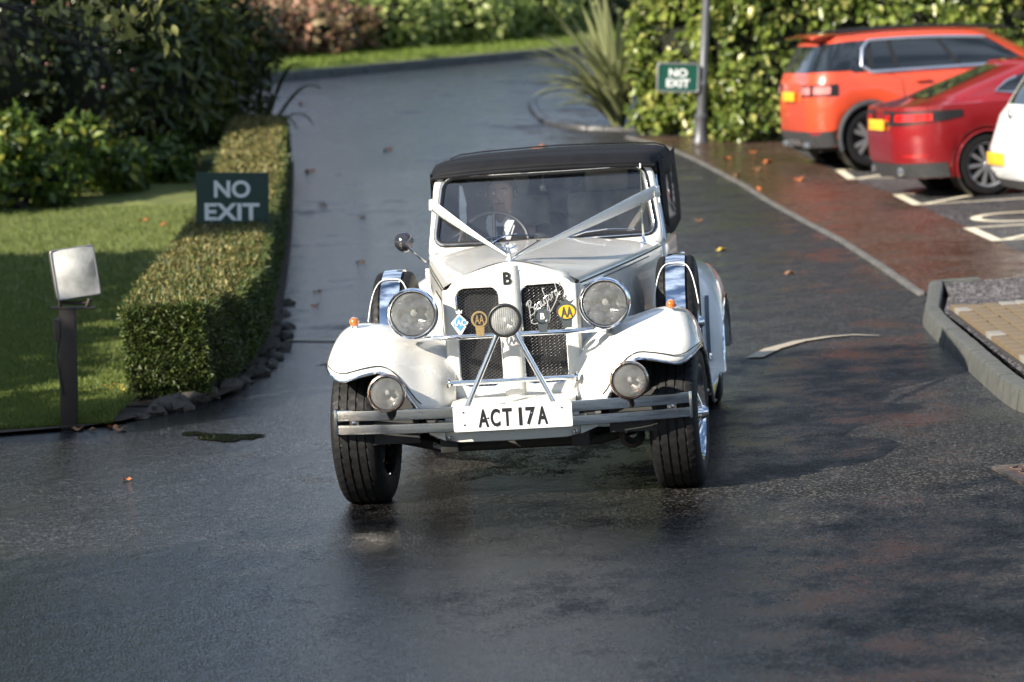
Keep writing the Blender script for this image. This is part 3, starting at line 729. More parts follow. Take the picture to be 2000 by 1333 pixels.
# ---- wheels
TYRE_PROF = []
def tyre_profile(R, w):
    hw = w / 2; P = []
    P += [(R * 0.60, -hw * 0.82), (R * 0.64, -hw * 0.97), (R * 0.74, -hw * 1.06), (R * 0.84, -hw * 1.06), (R * 0.925, -hw * 0.98), (R * 0.965, -hw * 0.90), (R * 0.984, -hw * 0.82)]
    g = R * 0.981
    for c in (-0.56, -0.19, 0.19, 0.56):
        cr = R * (1 - 0.012 * c * c)
        P += [(cr, hw * (c - 0.055)), (g, hw * (c - 0.035)), (g, hw * (c + 0.035)), (cr, hw * (c + 0.055))]
    P += [(r, -h) for r, h in P[:7][::-1]]
    return P
def make_wheel(name, parent, M, R=0.333, w=0.205, spokes=36, hub=True):
    """M maps wheel axis +Z to the outboard side."""
    pr = tyre_profile(R, w); n = 144
    def rf(i, j, r):
        if r > R * 0.955:
            hrel = pr[j][1] / (w / 2)
            ph = i + (3 if hrel > 0 else 0) + int(abs(hrel) * 6)
            if abs(hrel) > 0.60 and ph % 3 == 0: return r - 0.005
            if abs(hrel) <= 0.60 and ph % 4 == 0: return r - 0.004
        return r
    ty = MB().lathe(pr, n, M, rfun=rf).build('tyre', 'rubber', parent, smooth=28)
    rr = R * 0.60
    rim = MB().lathe([(rr * 1.06, w * 0.47), (rr * 1.09, w * 0.50), (rr * 1.05, w * 0.50), (rr * 1.0, w * 0.42), (rr * 0.93, w * 0.36), (rr * 0.90, w * 0.10), (rr * 0.90, -w * 0.25), (rr * 1.02, -w * 0.45), (rr * 1.07, -w * 0.47)], 48, M)
    rim.build('rim', 'chrome', ty)
    sp = MB()
    for k in range(spokes):
        a = 2 * math.pi * k / spokes; lay = k % 3; da = (0.30 if k % 2 else -0.30)
        h0, h1, r0 = ((w * 0.52, w * 0.25, 0.030), (w * 0.20, w * 0.30, 0.045), (w * 0.02, -w * 0.1, 0.055))[lay]
        sp.tube([M @ Vector((r0 * math.cos(a + da), r0 * math.sin(a + da), h0)), M @ Vector((rr * 0.91 * math.cos(a), rr * 0.91 * math.sin(a), h1))], 0.0028, 5)
    so2 = sp.build('spokes', 'chrome', ty); so2['kind'] = 'stuff'
    MB().lathe([(0.0001, w * 0.66), (0.016, w * 0.65), (0.026, w * 0.60), (0.034, w * 0.52), (0.050, w * 0.20), (0.060, -w * 0.2)], 24, M).build('hub', 'chrome', ty)
    MB().lathe([(0.0001, -w * 0.28), (rr * 0.88, -w * 0.26)], 32, M).build('brake_drum', 'underside', ty)
    return ty
def axle_matrix(x, y, z, steer=0.0):
    s = 1 if x > 0 else -1
    return T(x, y, z) @ RZ(steer) @ RY(s * math.pi / 2)
STEER = -rad(3.0)
for nm, x, y, st in (('front_wheel', -0.702, 0.0, STEER), ('front_wheel', 0.712, 0.0, STEER), ('rear_wheel', -0.715, 2.90, 0), ('rear_wheel', 0.715, 2.90, 0)):
    we = empty(nm); we.parent = CAR
    make_wheel(nm, we, axle_matrix(x, y, 0.329, st))
for s in (-1, 1):
    we = empty('spare_wheel'); we.parent = CAR
    cx, cy, cz = s * 0.688, 1.20, 0.612
    make_wheel('spare_wheel', we, axle_matrix(cx, cy, cz, 0), R=0.330, w=0.185, spokes=40)
    # polished strap over the tread
    st = MB(); rows = []
    for a in np.linspace(rad(-25), rad(112), 24):
        y, z = cy - math.cos(a) * 0.337, cz + math.sin(a) * 0.337
        y2, z2 = cy - math.cos(a) * 0.331, cz + math.sin(a) * 0.331
        rows.append([(cx - 0.046, y2, z2), (cx - 0.046, y, z), (cx, y - math.cos(a) * 0.003, z + math.sin(a) * 0.003), (cx + 0.046, y, z), (cx + 0.046, y2, z2)])
    st.grid(rows); st.build('strap', 'chrome', we, smooth=40)
    MB().tube([(cx - s * 0 + k, cy - math.cos(a) * rr_, cz + math.sin(a) * rr_) for k, a, rr_ in ((kk, rad(63 - 40 * abs(kk / 0.107) ** 4), 0.345 - 0.045 * abs(kk / 0.107) ** 3) for kk in np.linspace(-0.107, 0.107, 21))], 0.0028, 6).build('cord', 'ribbon_satin', we)

# ---- tub: body sides and tail, doors, windscreen surround
def tub_xy(u):
    """u -1..1 round the tail from the picture's left pillar to the right one"""
    a = abs(u); s = 1 if u > 0 else -1
    if a > 0.35:
        t = (a - 0.35) / 0.65; y = lerp(3.35, 1.80, t); x = smooth(t, [0, 0.4, 0.8, 1.0], [0.60, 0.635, 0.615, 0.590])
    else:
        th = a / 0.35 * math.pi / 2; x = 0.60 * math.sin(th) ** 0.6; y = 3.35 + 0.55 * math.cos(th) ** 0.7
    return s * x, y
tub = MB(); rows = []
for u in np.linspace(-1, 1, 61):
    x, y = tub_xy(u); row = []
    for z, k in ((0.30, 0.93), (0.40, 0.975), (0.60, 1.0), (0.80, 1.0), (0.93, 0.985), (0.965, 0.965), (0.975, 0.93)):
        row.append((x * k, lerp(3.0, y, k) if y > 3.0 else y, z))
    rows.append(row)
tub.grid(rows); tub_o = tub.build('body_tub', 'cream_paint', CAR, smooth=60)
for s in (-1, 1):
    dr = MB(); rows = []
    for y in np.linspace(1.93, 2.72, 9):
        xx = interp(y, [1.80, 2.11, 2.73, 3.35], [0.590, 0.615, 0.635, 0.60]); rows.append([(s * (xx * k + 0.005), y, z) for z, k in ((0.36, 0.965), (0.45, 0.98), (0.60, 1.0), (0.80, 1.0), (0.93, 0.985), (0.955, 0.972))])
    dr.grid(rows); d_o = dr.build('door', 'cream_paint', CAR, smooth=60, solid=0.01)
    MB().tube([(s * 0.650, 2.56, 0.84), (s * 0.668, 2.58, 0.842), (s * 0.668, 2.66, 0.842)], 0.009, 8).build('handle', 'chrome', d_o)
    for z in (0.52, 0.86): MB().tube([(s * 0.618, 1.925, z - 0.03), (s * 0.618, 1.925, z + 0.03)], 0.011, 8).build('hinge', 'chrome', d_o)
    # running board with ribbed rubber and bright edge
    rb = MB(); rb.box((s * 0.70, 1.80, 0.245), (0.235, 1.15, 0.035), None, 0.008)
    r_o = rb.build('running_board', 'cream_paint', CAR)
    for k in range(5): MB().box((s * (0.62 + k * 0.038), 1.80, 0.2655), (0.026, 1.12, 0.007), None, 0.002).build('tread_strip', 'rubber', r_o)
    MB().tube([(s * 0.822, 1.15, 0.248), (s * 0.822, 2.44, 0.248)], 0.015, 8).build('edge_trim', 'chrome', r_o)
    # rear wing
    rw = MB(); rows = []
    for i, x in enumerate(np.concatenate([np.linspace(0.56, 0.78, 8), [0.81, 0.835, 0.852, 0.860]])):
        ztop = smooth(x, [0.56, 0.64, 0.72, 0.79, 0.835, 0.860], [0.74, 0.765, 0.765, 0.735, 0.67, 0.58]); row = []
        for a in np.linspace(-0.10, 1.12, 22):
            th = math.pi * a; y = 2.92 - 0.66 * math.cos(th); z = 0.24 + (ztop - 0.24) * max(0, math.sin(max(0, min(math.pi, th)))) ** 0.62
            if a < 0: y = 2.92 - 0.66 + a * 0.5; z = 0.24
            if a > 1: y = 2.92 + 0.66 + (a - 1) * 0.3; z = 0.24 - (a - 1) * 0.1
            row.append((s * x, y, z))
        rows.append(row)
    rw.grid(rows); rw_o = rw.build('rear_wing', 'cream_paint', CAR, smooth=180, solid=0.008, offset=0)
    gd = MB(); rows = []
    for z in np.linspace(0.34, 0.62, 10):
        th = math.asin(min(1, ((z - 0.24) / (0.74 - 0.24)) ** (1 / 0.62))); y = 2.92 - 0.66 * math.cos(th) - 0.008
        rows.append([(s * 0.775, y, z), (s * 0.795, y, z)])
    gd.grid(rows); gd.build('stone_guard', 'louvre_blue', rw_o, smooth=0, solid=0.01)
    MB().box((s * 0.785, 2.92 - 0.66 * math.cos(math.asin(((0.33 - 0.24) / 0.5) ** (1 / 0.62))) - 0.014, 0.325), (0.03, 0.02, 0.035), None, 0.004).build('guard_end', 'chrome', rw_o)
    MB().tube([(s * 0.862, 2.92 - 0.66 * math.cos(math.pi * a), 0.24 + 0.34 * math.sin(math.pi * a) ** 0.62) for a in np.linspace(0, 1, 24)], 0.007, 6).build('wing_bead', 'chrome', rw_o)

def ws_y(x, z): return 1.835 + (z - 1.0) * 0.40 + 0.22 * x * x
def trap(hb, ht, z0, z1, r, n=8):
    """rounded trapezium loop in (x, z)"""
    out = []
    base = rounded_rect(0, 0, 0.5, (z1 - z0) / 2, r, n)
    for (x, z) in base:
        t = (z + (z1 - z0) / 2) / (z1 - z0); hw = lerp(hb, ht, t)
        x = x + math.copysign(1, x) * (hw - 0.5)
        out.append((x, (z0 + z1) / 2 + z - 0.05 * x * x * (1.0 if z > 0 else 0.35)))
    return out
def dense(loop, n=128):
    P = np.array(loop + [loop[0]]); d = np.concatenate([[0], np.cumsum(np.hypot(*np.diff(P, axis=0).T))])
    t = np.linspace(0, d[-1], n, endpoint=False); return list(zip(np.interp(t, d, P[:, 0]), np.interp(t, d, P[:, 1])))
ap_in = dense(trap(0.576, 0.524, 1.004, 1.366, 0.058)); ap_out = dense(trap(0.606, 0.560, 0.930, 1.385, 0.060))
def align(a, b):
    # rotate b so that its samples match a by angle about the centre
    res = []
    ang = np.array([math.atan2(z - 1.17, x) for x, z in b]); o = np.argsort(ang); bx = np.array(b)[o]; an = ang[o]
    bx = np.vstack([bx[-1], bx, bx[0]]); an = np.concatenate([[an[-1] - 2 * math.pi], an, [an[0] + 2 * math.pi]])
    for x, z in a:
        t = math.atan2(z - 1.17, x); res.append((float(np.interp(t, an, bx[:, 0])), float(np.interp(t, an, bx[:, 1]))))
    return res
ap_o = align(ap_in, ap_out)
wf = MB(); rows = []
for f, dy in ((0.0, 0.035), (0.0, 0.0), (0.06, -0.008), (0.5, -0.012), (0.92, -0.006), (1.0, 0.006), (1.0, 0.12)):
    rows.append([(lerp(a[0], b[0], f), ws_y(lerp(a[0], b[0], f), lerp(a[1], b[1], f)) + dy, lerp(a[1], b[1], f)) for a, b in zip(ap_in, ap_o)])
wf.grid(rows, wv=True); wf_o = wf.build('windscreen_frame', 'cream_paint', CAR, smooth=50)
loop_tube(MB(), [(x * 0.983, ws_y(x, z) - 0.006, 1.18 + (z - 1.18) * 0.955) for x, z in ap_in], 0.0155).build('seal', 'black_trim', wf_o)
loop_tube(MB(), [(x * 0.983, ws_y(x, z) - 0.0215, 1.18 + (z - 1.18) * 0.955) for x, z in ap_in], 0.0024).build('seal_insert', 'chrome', wf_o)
gl = MB(); rows = []
for f in (1.0, 0.75, 0.5, 0.25, 0.02):
    rows.append([(x * f, ws_y(x * f, 1.18 + (z - 1.18) * f) + 0.004, 1.18 + (z - 1.18) * f) for x, z in ap_in])
gl.grid(rows, wv=True); gl.f.append(tuple(range(len(gl.v) - 128, len(gl.v))))
gl.build('windscreen', 'windscreen_glass', CAR, smooth=180)
# wipers
for x0, x1 in ((-0.285, -0.03), (0.15, 0.46)):
    piv = (x0 + (0.02 if x0 < 0 else -0.05), ws_y(x0, 1.0) - 0.03, 1.008)
    z = 1.035
    w_ = MB(); mid = ((x0 + x1) / 2 + 0.02, ws_y(x0, z) - 0.030, z + 0.012)
    w_.tube([piv, (lerp(piv[0], mid[0], 0.5), piv[1] - 0.004, z + 0.004), mid], [0.006, 0.004, 0.003], 6); w_.lathe([(0.010, -0.01), (0.010, 0.012), (0.004, 0.018)], 12, T(*piv) @ RX(rad(60)))
    w_o = w_.build('wiper', 'chrome', CAR)
    MB().tube([(lerp(x0 - 0.02, x1, t), ws_y(lerp(x0, x1, t), z) - 0.017, z - 0.004 + 0.012 * math.sin(math.pi * t)) for t in np.linspace(0, 1, 8)], 0.004, 6).build('blade', 'steel', w_o)

# ---- soft top
tp = MB(); rows = []
prof_x = [-0.600, -0.600, -0.592, -0.570, -0.52, -0.40, -0.2, 0, 0.2, 0.40, 0.52, 0.570, 0.592, 0.600, 0.600]
prof_z = [-0.15, -0.105, -0.06, -0.026, -0.010, 0.0, 0.006, 0.010, 0.006, 0.0, -0.010, -0.026, -0.06, -0.105, -0.15]
for (y, zt, kx, kz) in ((1.925, 1.362, 0.950, 0.12), (1.912, 1.375, 0.965, 0.20), (1.915, 1.388, 0.97, 0.30), (1.935, 1.394, 0.955, 0.40), (1.945, 1.405, 0.955, 0.6), (1.975, 1.416, 0.96, 0.8), (2.06, 1.420, 0.985, 0.95), (2.3, 1.422, 1.02, 1.0), (2.7, 1.418, 1.03, 1.0), (3.1, 1.410, 1.03, 1.0), (3.4, 1.395, 1.02, 1.0), (3.6, 1.36, 0.99, 1.0), (3.72, 1.20, 0.97, 0.9), (3.80, 1.00, 0.95, 0.5)):
    rows.append([(x * kx, y + 0.30 * (x * kx) ** 2 * (1 if y < 2.0 else max(0, 1 - (y - 2.0) / 0.3)) , zt + z * kz - (0.055 * x * x if y < 1.95 else 0)) for x, z in zip(prof_x, prof_z)])
tp.grid(rows); top_o = tp.build('soft_top', 'canvas', CAR, smooth=180, solid=0.006)
MB().tube([(x, 1.913 + 0.30 * x * x, 1.366 - 0.07 * x * x) for x in np.linspace(-0.572, 0.572, 20)], 0.009, 8).build('hem', 'canvas', top_o)
for y in (2.32, 3.05):
    MB().tube([(x * 1.02, y, 1.420 + z + 0.002) for x, z in zip(prof_x[2:-2], prof_z[2:-2])], 0.006, 6, flat=0.7).build('hood_bow', 'canvas', top_o)
for s in (-1, 1):
    sc_ = MB(); rows = []
    for y in np.linspace(2.12, 3.62, 12):
        rows.append([(s * (lerp(0.626, 0.610, t) - 0.045 * max(0, 1 - (y - 2.12) / 0.5) + 0.012 * math.sin(9 * y + 3 * t) * t * (1 - t) * 2), y, lerp(0.955, 1.36, t)) for t in np.linspace(0, 1, 8)])
    sc_.grid(rows); cu_o = sc_.build('side_curtain', 'canvas', CAR, smooth=180, solid=0.004)
    wn_ = MB(); lp = [(2.26, 1.03), (2.85, 1.03), (2.87, 1.06), (2.87, 1.27), (2.83, 1.31), (2.30, 1.31), (2.26, 1.27)]
    wn_.add([(s * (0.636 - 0.016 * (z - 0.955) / 0.4 - 0.045 * max(0, 1 - (y - 2.12) / 0.5)), y, z) for y, z in lp], [tuple(range(len(lp)))]); wn_.build('side_window', 'vinyl_window', cu_o, smooth=0)
    # fixed quarter glass behind the pillar
    q = MB(); lp = [(1.99, 0.965), (2.13, 0.965), (2.13, 1.33), (2.10, 1.345)]
    q.add([(s * (0.607 - 0.10 * (z - 0.965)), y, z) for y, z in lp], [(0, 1, 2, 3)]); q_o = q.build('quarter_light', 'vinyl_window', CAR, smooth=0)
    MB().tube([(s * (0.604 - 0.10 * (z - 0.965)), y, z) for y, z in lp], 0.005, 6, closed=True).build('frame', 'chrome', q_o)
    # flap hanging from the roof edge
    fl = MB(); rows = []
    for y in np.linspace(2.10, 2.26, 5): rows.append([(s * (0.600 + 0.012 * t + 0.01 * math.sin(20 * y)), y + 0.05 * t, lerp(1.36, 1.00 + 0.3 * (2.26 - y), t)) for t in np.linspace(0, 1, 6)])
    fl.grid(rows); fl.build('flap', 'canvas', top_o, smooth=180, solid=0.004)

# ---- mirror, aerial, screen sensor
mi = MB(); MM = T(-0.672, 1.50, 1.062) @ RZ(rad(-10)) @ FRONT
mi.lathe([(0.0001, 0.036), (0.018, 0.033), (0.034, 0.024), (0.046, 0.008), (0.050, -0.006), (0.048, -0.012)], 28, MM)
m_o = mi.build('door_mirror', 'chrome_dark_reflection', CAR)
MB().lathe([(0.0001, -0.010), (0.047, -0.010)], 24, MM).build('mirror_glass', 'chrome', m_o)
MB().tube([(-0.660, 1.475, 1.055), (-0.620, 1.49, 1.005), (-0.575, 1.54, 0.955)], [0.006, 0.005, 0.007], 8).build('stalk', 'steel', m_o)
ae = MB(); AX, AY = 0.512, 1.66
ae.lathe([(0.016, 0), (0.014, 0.014), (0.008, 0.026), (0.006, 0.05), (0.0045, 0.10)], 14, T(AX, AY, 0.975)); ae_o = ae.build('aerial', 'chrome', CAR)
coil = []
for k in range(61):
    a = k / 60 * 2 * math.pi * 7; coil.append((AX + 0.002 + 0.0075 * math.cos(a), AY + 0.0075 * math.sin(a), 1.125 + 0.055 * k / 60))
MB().tube([(AX, AY, 1.07), (AX + 0.001, AY, 1.125)], 0.003, 6).tube(coil, 0.0016, 5).build('spring', 'steel', ae_o)
MB().tube([(AX + 0.002, AY, 1.12), (AX + 0.006, AY + 0.005, 1.36)], [0.0022, 0.0014], 6).build('rod', 'steel', ae_o)
MB().tube([(AX + 0.006, AY + 0.005, 1.352), (AX + 0.006, AY + 0.005, 1.374)], 0.0045, 8).build('tip', 'enamel_white', ae_o)
im = MB(); im.lathe([(0.0001, 0.022), (0.014, 0.019), (0.022, 0.008), (0.024, -0.006), (0.0001, -0.016)], 20, T(0.0, ws_y(0, 1.255) + 0.06, 1.262) @ FRONT)
im.tube([(0.0, ws_y(0, 1.255) + 0.07, 1.275), (0.0, ws_y(0, 1.35) + 0.03, 1.345)], 0.006, 6); im.build('interior_mirror', 'black_trim', CAR)

# ---- chassis, axle, engine underside
ch = MB()
for s in (-1, 1): ch.box((s * 0.29, 1.7, 0.30), (0.08, 4.1, 0.10), None, 0.01)
ch.box((0, 1.9, 0.315), (1.12, 3.6, 0.02)); ch.box((0, 0.55, 0.30), (0.42, 0.9, 0.16), None, 0.03)
ch.build('chassis', 'underside', CAR)
axl = MB(); axl.tube([(-0.62, 0.0, 0.30), (-0.35, -0.01, 0.235), (0.35, -0.01, 0.235), (0.62, 0.0, 0.30)], 0.028, 10); axl.tube([(-0.6, 0.14, 0.27), (0.6, 0.14, 0.25)], 0.012, 8); axl.tube([(-0.3, -0.28, 0.28), (-0.3, 0.3, 0.24)], 0.02, 8)
axl.build('front_axle', 'underside', CAR); axl = MB(); axl.tube([(-0.58, 2.9, 0.32), (0.58, 2.9, 0.32)], 0.04, 10); axl.lathe([(0.0001, -0.1), (0.10, -0.06), (0.12, 0), (0.10, 0.06), (0.0001, 0.1)], 16, T(0, 2.9, 0.32))
axl.build('rear_axle', 'underside', CAR)
MB().lathe([(0.02, 0), (0.045, 0.01), (0.06, 0.05), (0.05, 0.10), (0.03, 0.12)], 14, T(0.50, -0.02, 0.25) @ RX(rad(90))).build('drop_arm', 'rusty_iron', CAR)
MB().tube([(-0.36, -0.30, 0.285), (-0.30, -0.33, 0.27)], 0.016, 8).build('tow_eye', 'steel', CAR)

# ---- cabin
MB().box((0, 1.98, 0.93), (1.08, 0.10, 0.16), None, 0.03).build('dashboard', 'dash_wood', CAR)
MB().box((0, 2.75, 0.40), (1.12, 1.7, 0.05)).build('cabin_floor', 'canvas', CAR)
for s in (-1, 1):
    se = empty('front_seat'); se.parent = CAR
    MB().box((s * 0.27, 2.52, 0.56), (0.46, 0.48, 0.16), None, 0.05).build('cushion', 'leather', se)
    MB().box((s * 0.27, 2.79, 0.88), (0.45, 0.12, 0.62), RX(rad(-12)), 0.05).build('backrest', 'leather', se)
    MB().box((s * 0.27, 2.87, 1.235), (0.24, 0.08, 0.13), RX(rad(-12)), 0.035).build('headrest', 'leather', se)
rs = empty('rear_seat'); rs.parent = CAR
MB().box((0, 3.25, 0.56), (1.05, 0.45, 0.16), None, 0.05).build('cushion', 'leather', rs)
MB().box((0, 3.52, 0.88), (1.05, 0.14, 0.6), RX(rad(-10)), 0.05).build('backrest', 'leather', rs)
sw = MB(); MS = T(-0.27, 1.985, 0.985) @ RX(rad(65))
ring = [MS @ Vector((0.18 * math.cos(a), 0.18 * math.sin(a), 0)) for a in np.linspace(0, 2 * math.pi, 32, endpoint=False)]
sw.tube(ring, 0.011, 8, closed=True)
for a in (rad(90), rad(210), rad(330)): sw.tube([MS @ Vector((0, 0, -0.01)), MS @ Vector((0.175 * math.cos(a), 0.175 * math.sin(a), 0))], 0.009, 6)
sw.tube([MS @ Vector((0, 0, 0)), MS @ Vector((0, 0, -0.35))], 0.018, 8)
sw.build('steering_wheel', 'black_trim', CAR)

# ---- satin ribbon: two bands from the pillars meeting behind the mascot
rib = MB()
def band(P0, P1, w0, w1, n, sag):
    P0, P1 = Vector(P0), Vector(P1); d = (P1 - P0).normalized(); rows = []
    for k in range(n + 1):
        t = k / n; p = P0.lerp(P1, t) - Vector((0, 0, sag * math.sin(math.pi * t)))
        tw = lerp(rad(86), rad(62), t); side = d.cross(Vector((0, 0, 1))).normalized(); up = side.cross(d).normalized()
        q = (side * math.cos(tw) + up * math.sin(tw)) if d.x > 0 else (-side * math.cos(tw) + up * math.sin(tw))
        w = (w0 + (w1 - w0) * max(0, (t - 0.15) / 0.85) ** 1.2) / 2
        rows.append([tuple(p - q * w), tuple(p - q * w * 0.3 + d.cross(q) * 0.002), tuple(p + q * w * 0.4 - d.cross(q) * 0.002), tuple(p + q * w)])
    rib.grid(rows)
band((-0.568, 1.905, 1.215), (-0.012, 0.03, 1.075), 0.066, 0.014, 16, 0.004)
band((0.568, 1.915, 1.215), (0.03, 0.03, 1.072), 0.066, 0.014, 16, 0.004)
for s in (-1, 1):    # tucked round the pillar
    x0 = 0.570
    rib.grid([[(s * x0, 1.90, 1.188), (s * x0, 1.91, 1.240)], [(s * 0.588, 1.93, 1.188), (s * 0.584, 1.94, 1.240)], [(s * 0.594, 2.00, 1.19), (s * 0.590, 2.00, 1.24)]])
rib.tube([(-0.012, 0.03, 1.076), (-0.014, -0.02, 1.062), (0.0, -0.058, 1.058), (0.012, -0.02, 1.062), (0.03, 0.03, 1.074)], 0.005, 6)
rb_o = rib.build('ribbon', 'ribbon_satin', None, smooth=60, solid=0.0012)
tag(rb_o, 'white satin wedding ribbon stretched in a V from windscreen pillars to bonnet mascot', 'ribbon')
rb_o.matrix_world = CAR.matrix_world.copy()

# ---- driver
def skin_body(name, chains, m, parent, subd=2):
    """One continuous figure grown from joints: chains of (point, rx, ry) sharing points by name."""
    bm = bmesh.new(); L = bm.verts.layers.skin.verify(); V = {}
    def get(key, p, r):
        if key in V: return V[key]
        v = bm.verts.new(p); v[L].radius = r if isinstance(r, tuple) else (r, r); V[key] = v; return v
    for chn in chains:
        prev = None
        for key, p, r in chn:
            v = get(key, p, r) if p is not None else V[key]
            if prev is not None and bm.edges.get((prev, v)) is None: bm.edges.new((prev, v))
            prev = v
    V[chains[0][0][0]][L].use_root = True
    me = bpy.data.meshes.new(name); bm.to_mesh(me); bm.free(); me.materials.append(MATS[m])
    o = bpy.data.objects.new(name, me); COL.objects.link(o); o.parent = parent
    sk = o.modifiers.new('skin', 'SKIN'); sk.use_smooth_shade = True; sk.branch_smoothing = 0.6
    s2 = o.modifiers.new('sub', 'SUBSURF'); s2.levels = subd; s2.render_levels = subd
    return o
DX, DY = -0.262, 2.42                       # hips of the driver on the seat, car frame
dv = empty('person'); dv.matrix_world = CAR.matrix_world @ T(DX, DY, 0.51)
tag(dv, 'person in dark suit, white shirt and tie driving the wedding car', 'person')
def arm(s, hand):
    sh, el = (s * 0.19, 0.02, 0.50), (s * 0.25, -0.14, 0.26)
    w_ = Vector(hand); e = Vector(el); d = (w_ - e).normalized()
    return sh, el, tuple(w_ - d * 0.06), tuple(w_)
hands = {-1: (-0.155, -0.465, 0.375), 1: (0.150, -0.46, 0.39)}
ch_ = [[('pelvis', (0, 0, 0.02), (0.15, 0.11)), ('waist', (0, 0.03, 0.20), (0.14, 0.10)), ('chest', (0, 0.02, 0.40), (0.165, 0.11)), ('neck0', (0, 0.01, 0.55), (0.075, 0.07)), ('neck1', (0, -0.005, 0.60), (0.056, 0.058)), ('jaw', (0, -0.025, 0.655), (0.058, 0.072)), ('head', (0, -0.015, 0.72), (0.074, 0.092)), ('crown', (0, -0.005, 0.785), (0.062, 0.078))]]
for s in (-1, 1):
    sh, el, wr, hd = arm(s, hands[s])
    ch_.append([('chest', None, 0), (f'sh{s}', sh, 0.062), (f'el{s}', el, 0.045), (f'wr{s}', wr, 0.028), (f'hd{s}', hd, (0.036, 0.022))])
    for k in range(4):
        o = (k - 1.5) * 0.018; h = Vector(hd)
        ch_.append([(f'hd{s}', None, 0), (f'f{s}{k}a', tuple(h + Vector((-s * 0.02, -0.035, 0.035 - abs(o) * 0.2 + o * 0.6))), 0.009), (f'f{s}{k}b', tuple(h + Vector((-s * 0.045, -0.030, 0.018 + o))), 0.0085), (f'f{s}{k}c', tuple(h + Vector((-s * 0.045, -0.005, 0.006 + o))), 0.0075)])
    h = Vector(hd); ch_.append([(f'hd{s}', None, 0), (f't{s}a', tuple(h + Vector((-s * 0.028, 0.012, 0.028))), 0.011), (f't{s}b', tuple(h + Vector((-s * 0.045, 0.016, 0.050))), 0.008)])
    ch_.append([('pelvis', None, 0), (f'hip{s}', (s * 0.10, -0.06, 0.02), 0.088), (f'kn{s}', (s * 0.14, -0.46, 0.06), 0.062), (f'an{s}', (s * 0.12, -0.62, -0.16), 0.045), (f'to{s}', (s * 0.12, -0.74, -0.18), 0.04)])
skin_body('body', ch_, 'skin', dv)
jk = [[('pelvis', (0, 0, 0.00), (0.175, 0.135)), ('waist', (0, 0.03, 0.20), (0.165, 0.125)), ('chest', (0, 0.025, 0.40), (0.195, 0.130)), ('neck0', (0, 0.035, 0.515), (0.10, 0.075))]]
for s in (-1, 1):
    sh, el, wr, hd = arm(s, hands[s]); jk.append([('chest', None, 0), (f'sh{s}', sh, 0.080), (f'el{s}', el, 0.058), (f'wr{s}', tuple(Vector(wr) + (Vector(el) - Vector(wr)) * 0.1), 0.042)])
    jk.append([('pelvis', None, 0), (f'hip{s}', (s * 0.10, -0.06, 0.02), 0.10), (f'kn{s}', (s * 0.14, -0.46, 0.06), 0.072), (f'an{s}', (s * 0.12, -0.60, -0.13), 0.058)])
skin_body('suit', jk, 'suit', dv)
sh_ = MB(); sh_.prism([(-0.075, 0.0), (0.0, -0.20), (0.075, 0.0), (0.06, 0.055), (0, 0.02), (-0.06, 0.055)], 0.012, T(0, -0.135, 0.545) @ RX(rad(-14)) @ FRONT)
for s in (-1, 1): sh_.prism([(0, 0.0), (s * 0.055, 0.075), (s * 0.075, 0.02), (s * 0.04, -0.055)], 0.012, T(0, -0.128, 0.55) @ RX(rad(-20)) @ FRONT @ T(0, 0, 0.012))
sh_.build('shirt', 'shirt', dv, smooth=20)
MB().prism([(-0.020, 0.005), (0.020, 0.005), (0.014, -0.028), (0.028, -0.18), (-0.028, -0.18), (-0.014, -0.028)], 0.010, T(0, -0.152, 0.545) @ RX(rad(-14)) @ FRONT).build('tie', 'suit', dv, smooth=20)
hr = MB(); rows = []
for th in np.linspace(0, math.pi * 0.62, 9):
    row = []
    for ph in np.linspace(0, 2 * math.pi, 24, endpoint=False):
        fwd = -math.sin(ph); lim = 0.34 if fwd > 0.45 else (0.46 if fwd > 0 else 0.62)
        t2 = min(th, math.pi * lim)
        row.append((0.089 * math.sin(t2) * math.cos(ph), -0.006 + 0.108 * math.sin(t2) * math.sin(ph), 0.727 + 0.118 * math.cos(t2)))
    rows.append(row)
hr.grid(rows, wv=True); hr.build('hair', 'hair', dv, smooth=180, solid=0.004)
fc = MB()
for s in (-1, 1):
    MB().lathe([(0.0001, 0.004), (0.005, 0.003), (0.008, -0.003)], 12, T(s * 0.030, -0.102, 0.722) @ FRONT).build('eye', 'eye_white', dv)
    MB().tube([(s * 0.016, -0.112, 0.741), (s * 0.032, -0.110, 0.745), (s * 0.046, -0.100, 0.739)], 0.004, 6).build('brow', 'hair', dv)
    MB().lathe([(0.0001, 0.004), (0.012, 0.004), (0.018, -0.002), (0.014, -0.010)], 14, T(s * 0.083, -0.005, 0.712) @ RY(s * rad(75)) @ SC(1.1, 0.65, 0.8)).build('ear', 'skin', dv)
MB().tube([(0, -0.112, 0.738), (0, -0.124, 0.715), (0, -0.130, 0.697), (0, -0.112, 0.690)], [0.007, 0.010, 0.015, 0.008], 8).build('nose', 'skin', dv)
MB().tube([(-0.024, -0.102, 0.667), (0, -0.110, 0.668), (0.024, -0.102, 0.667)], [0.003, 0.005, 0.003], 8).build('mouth', 'lip', dv)
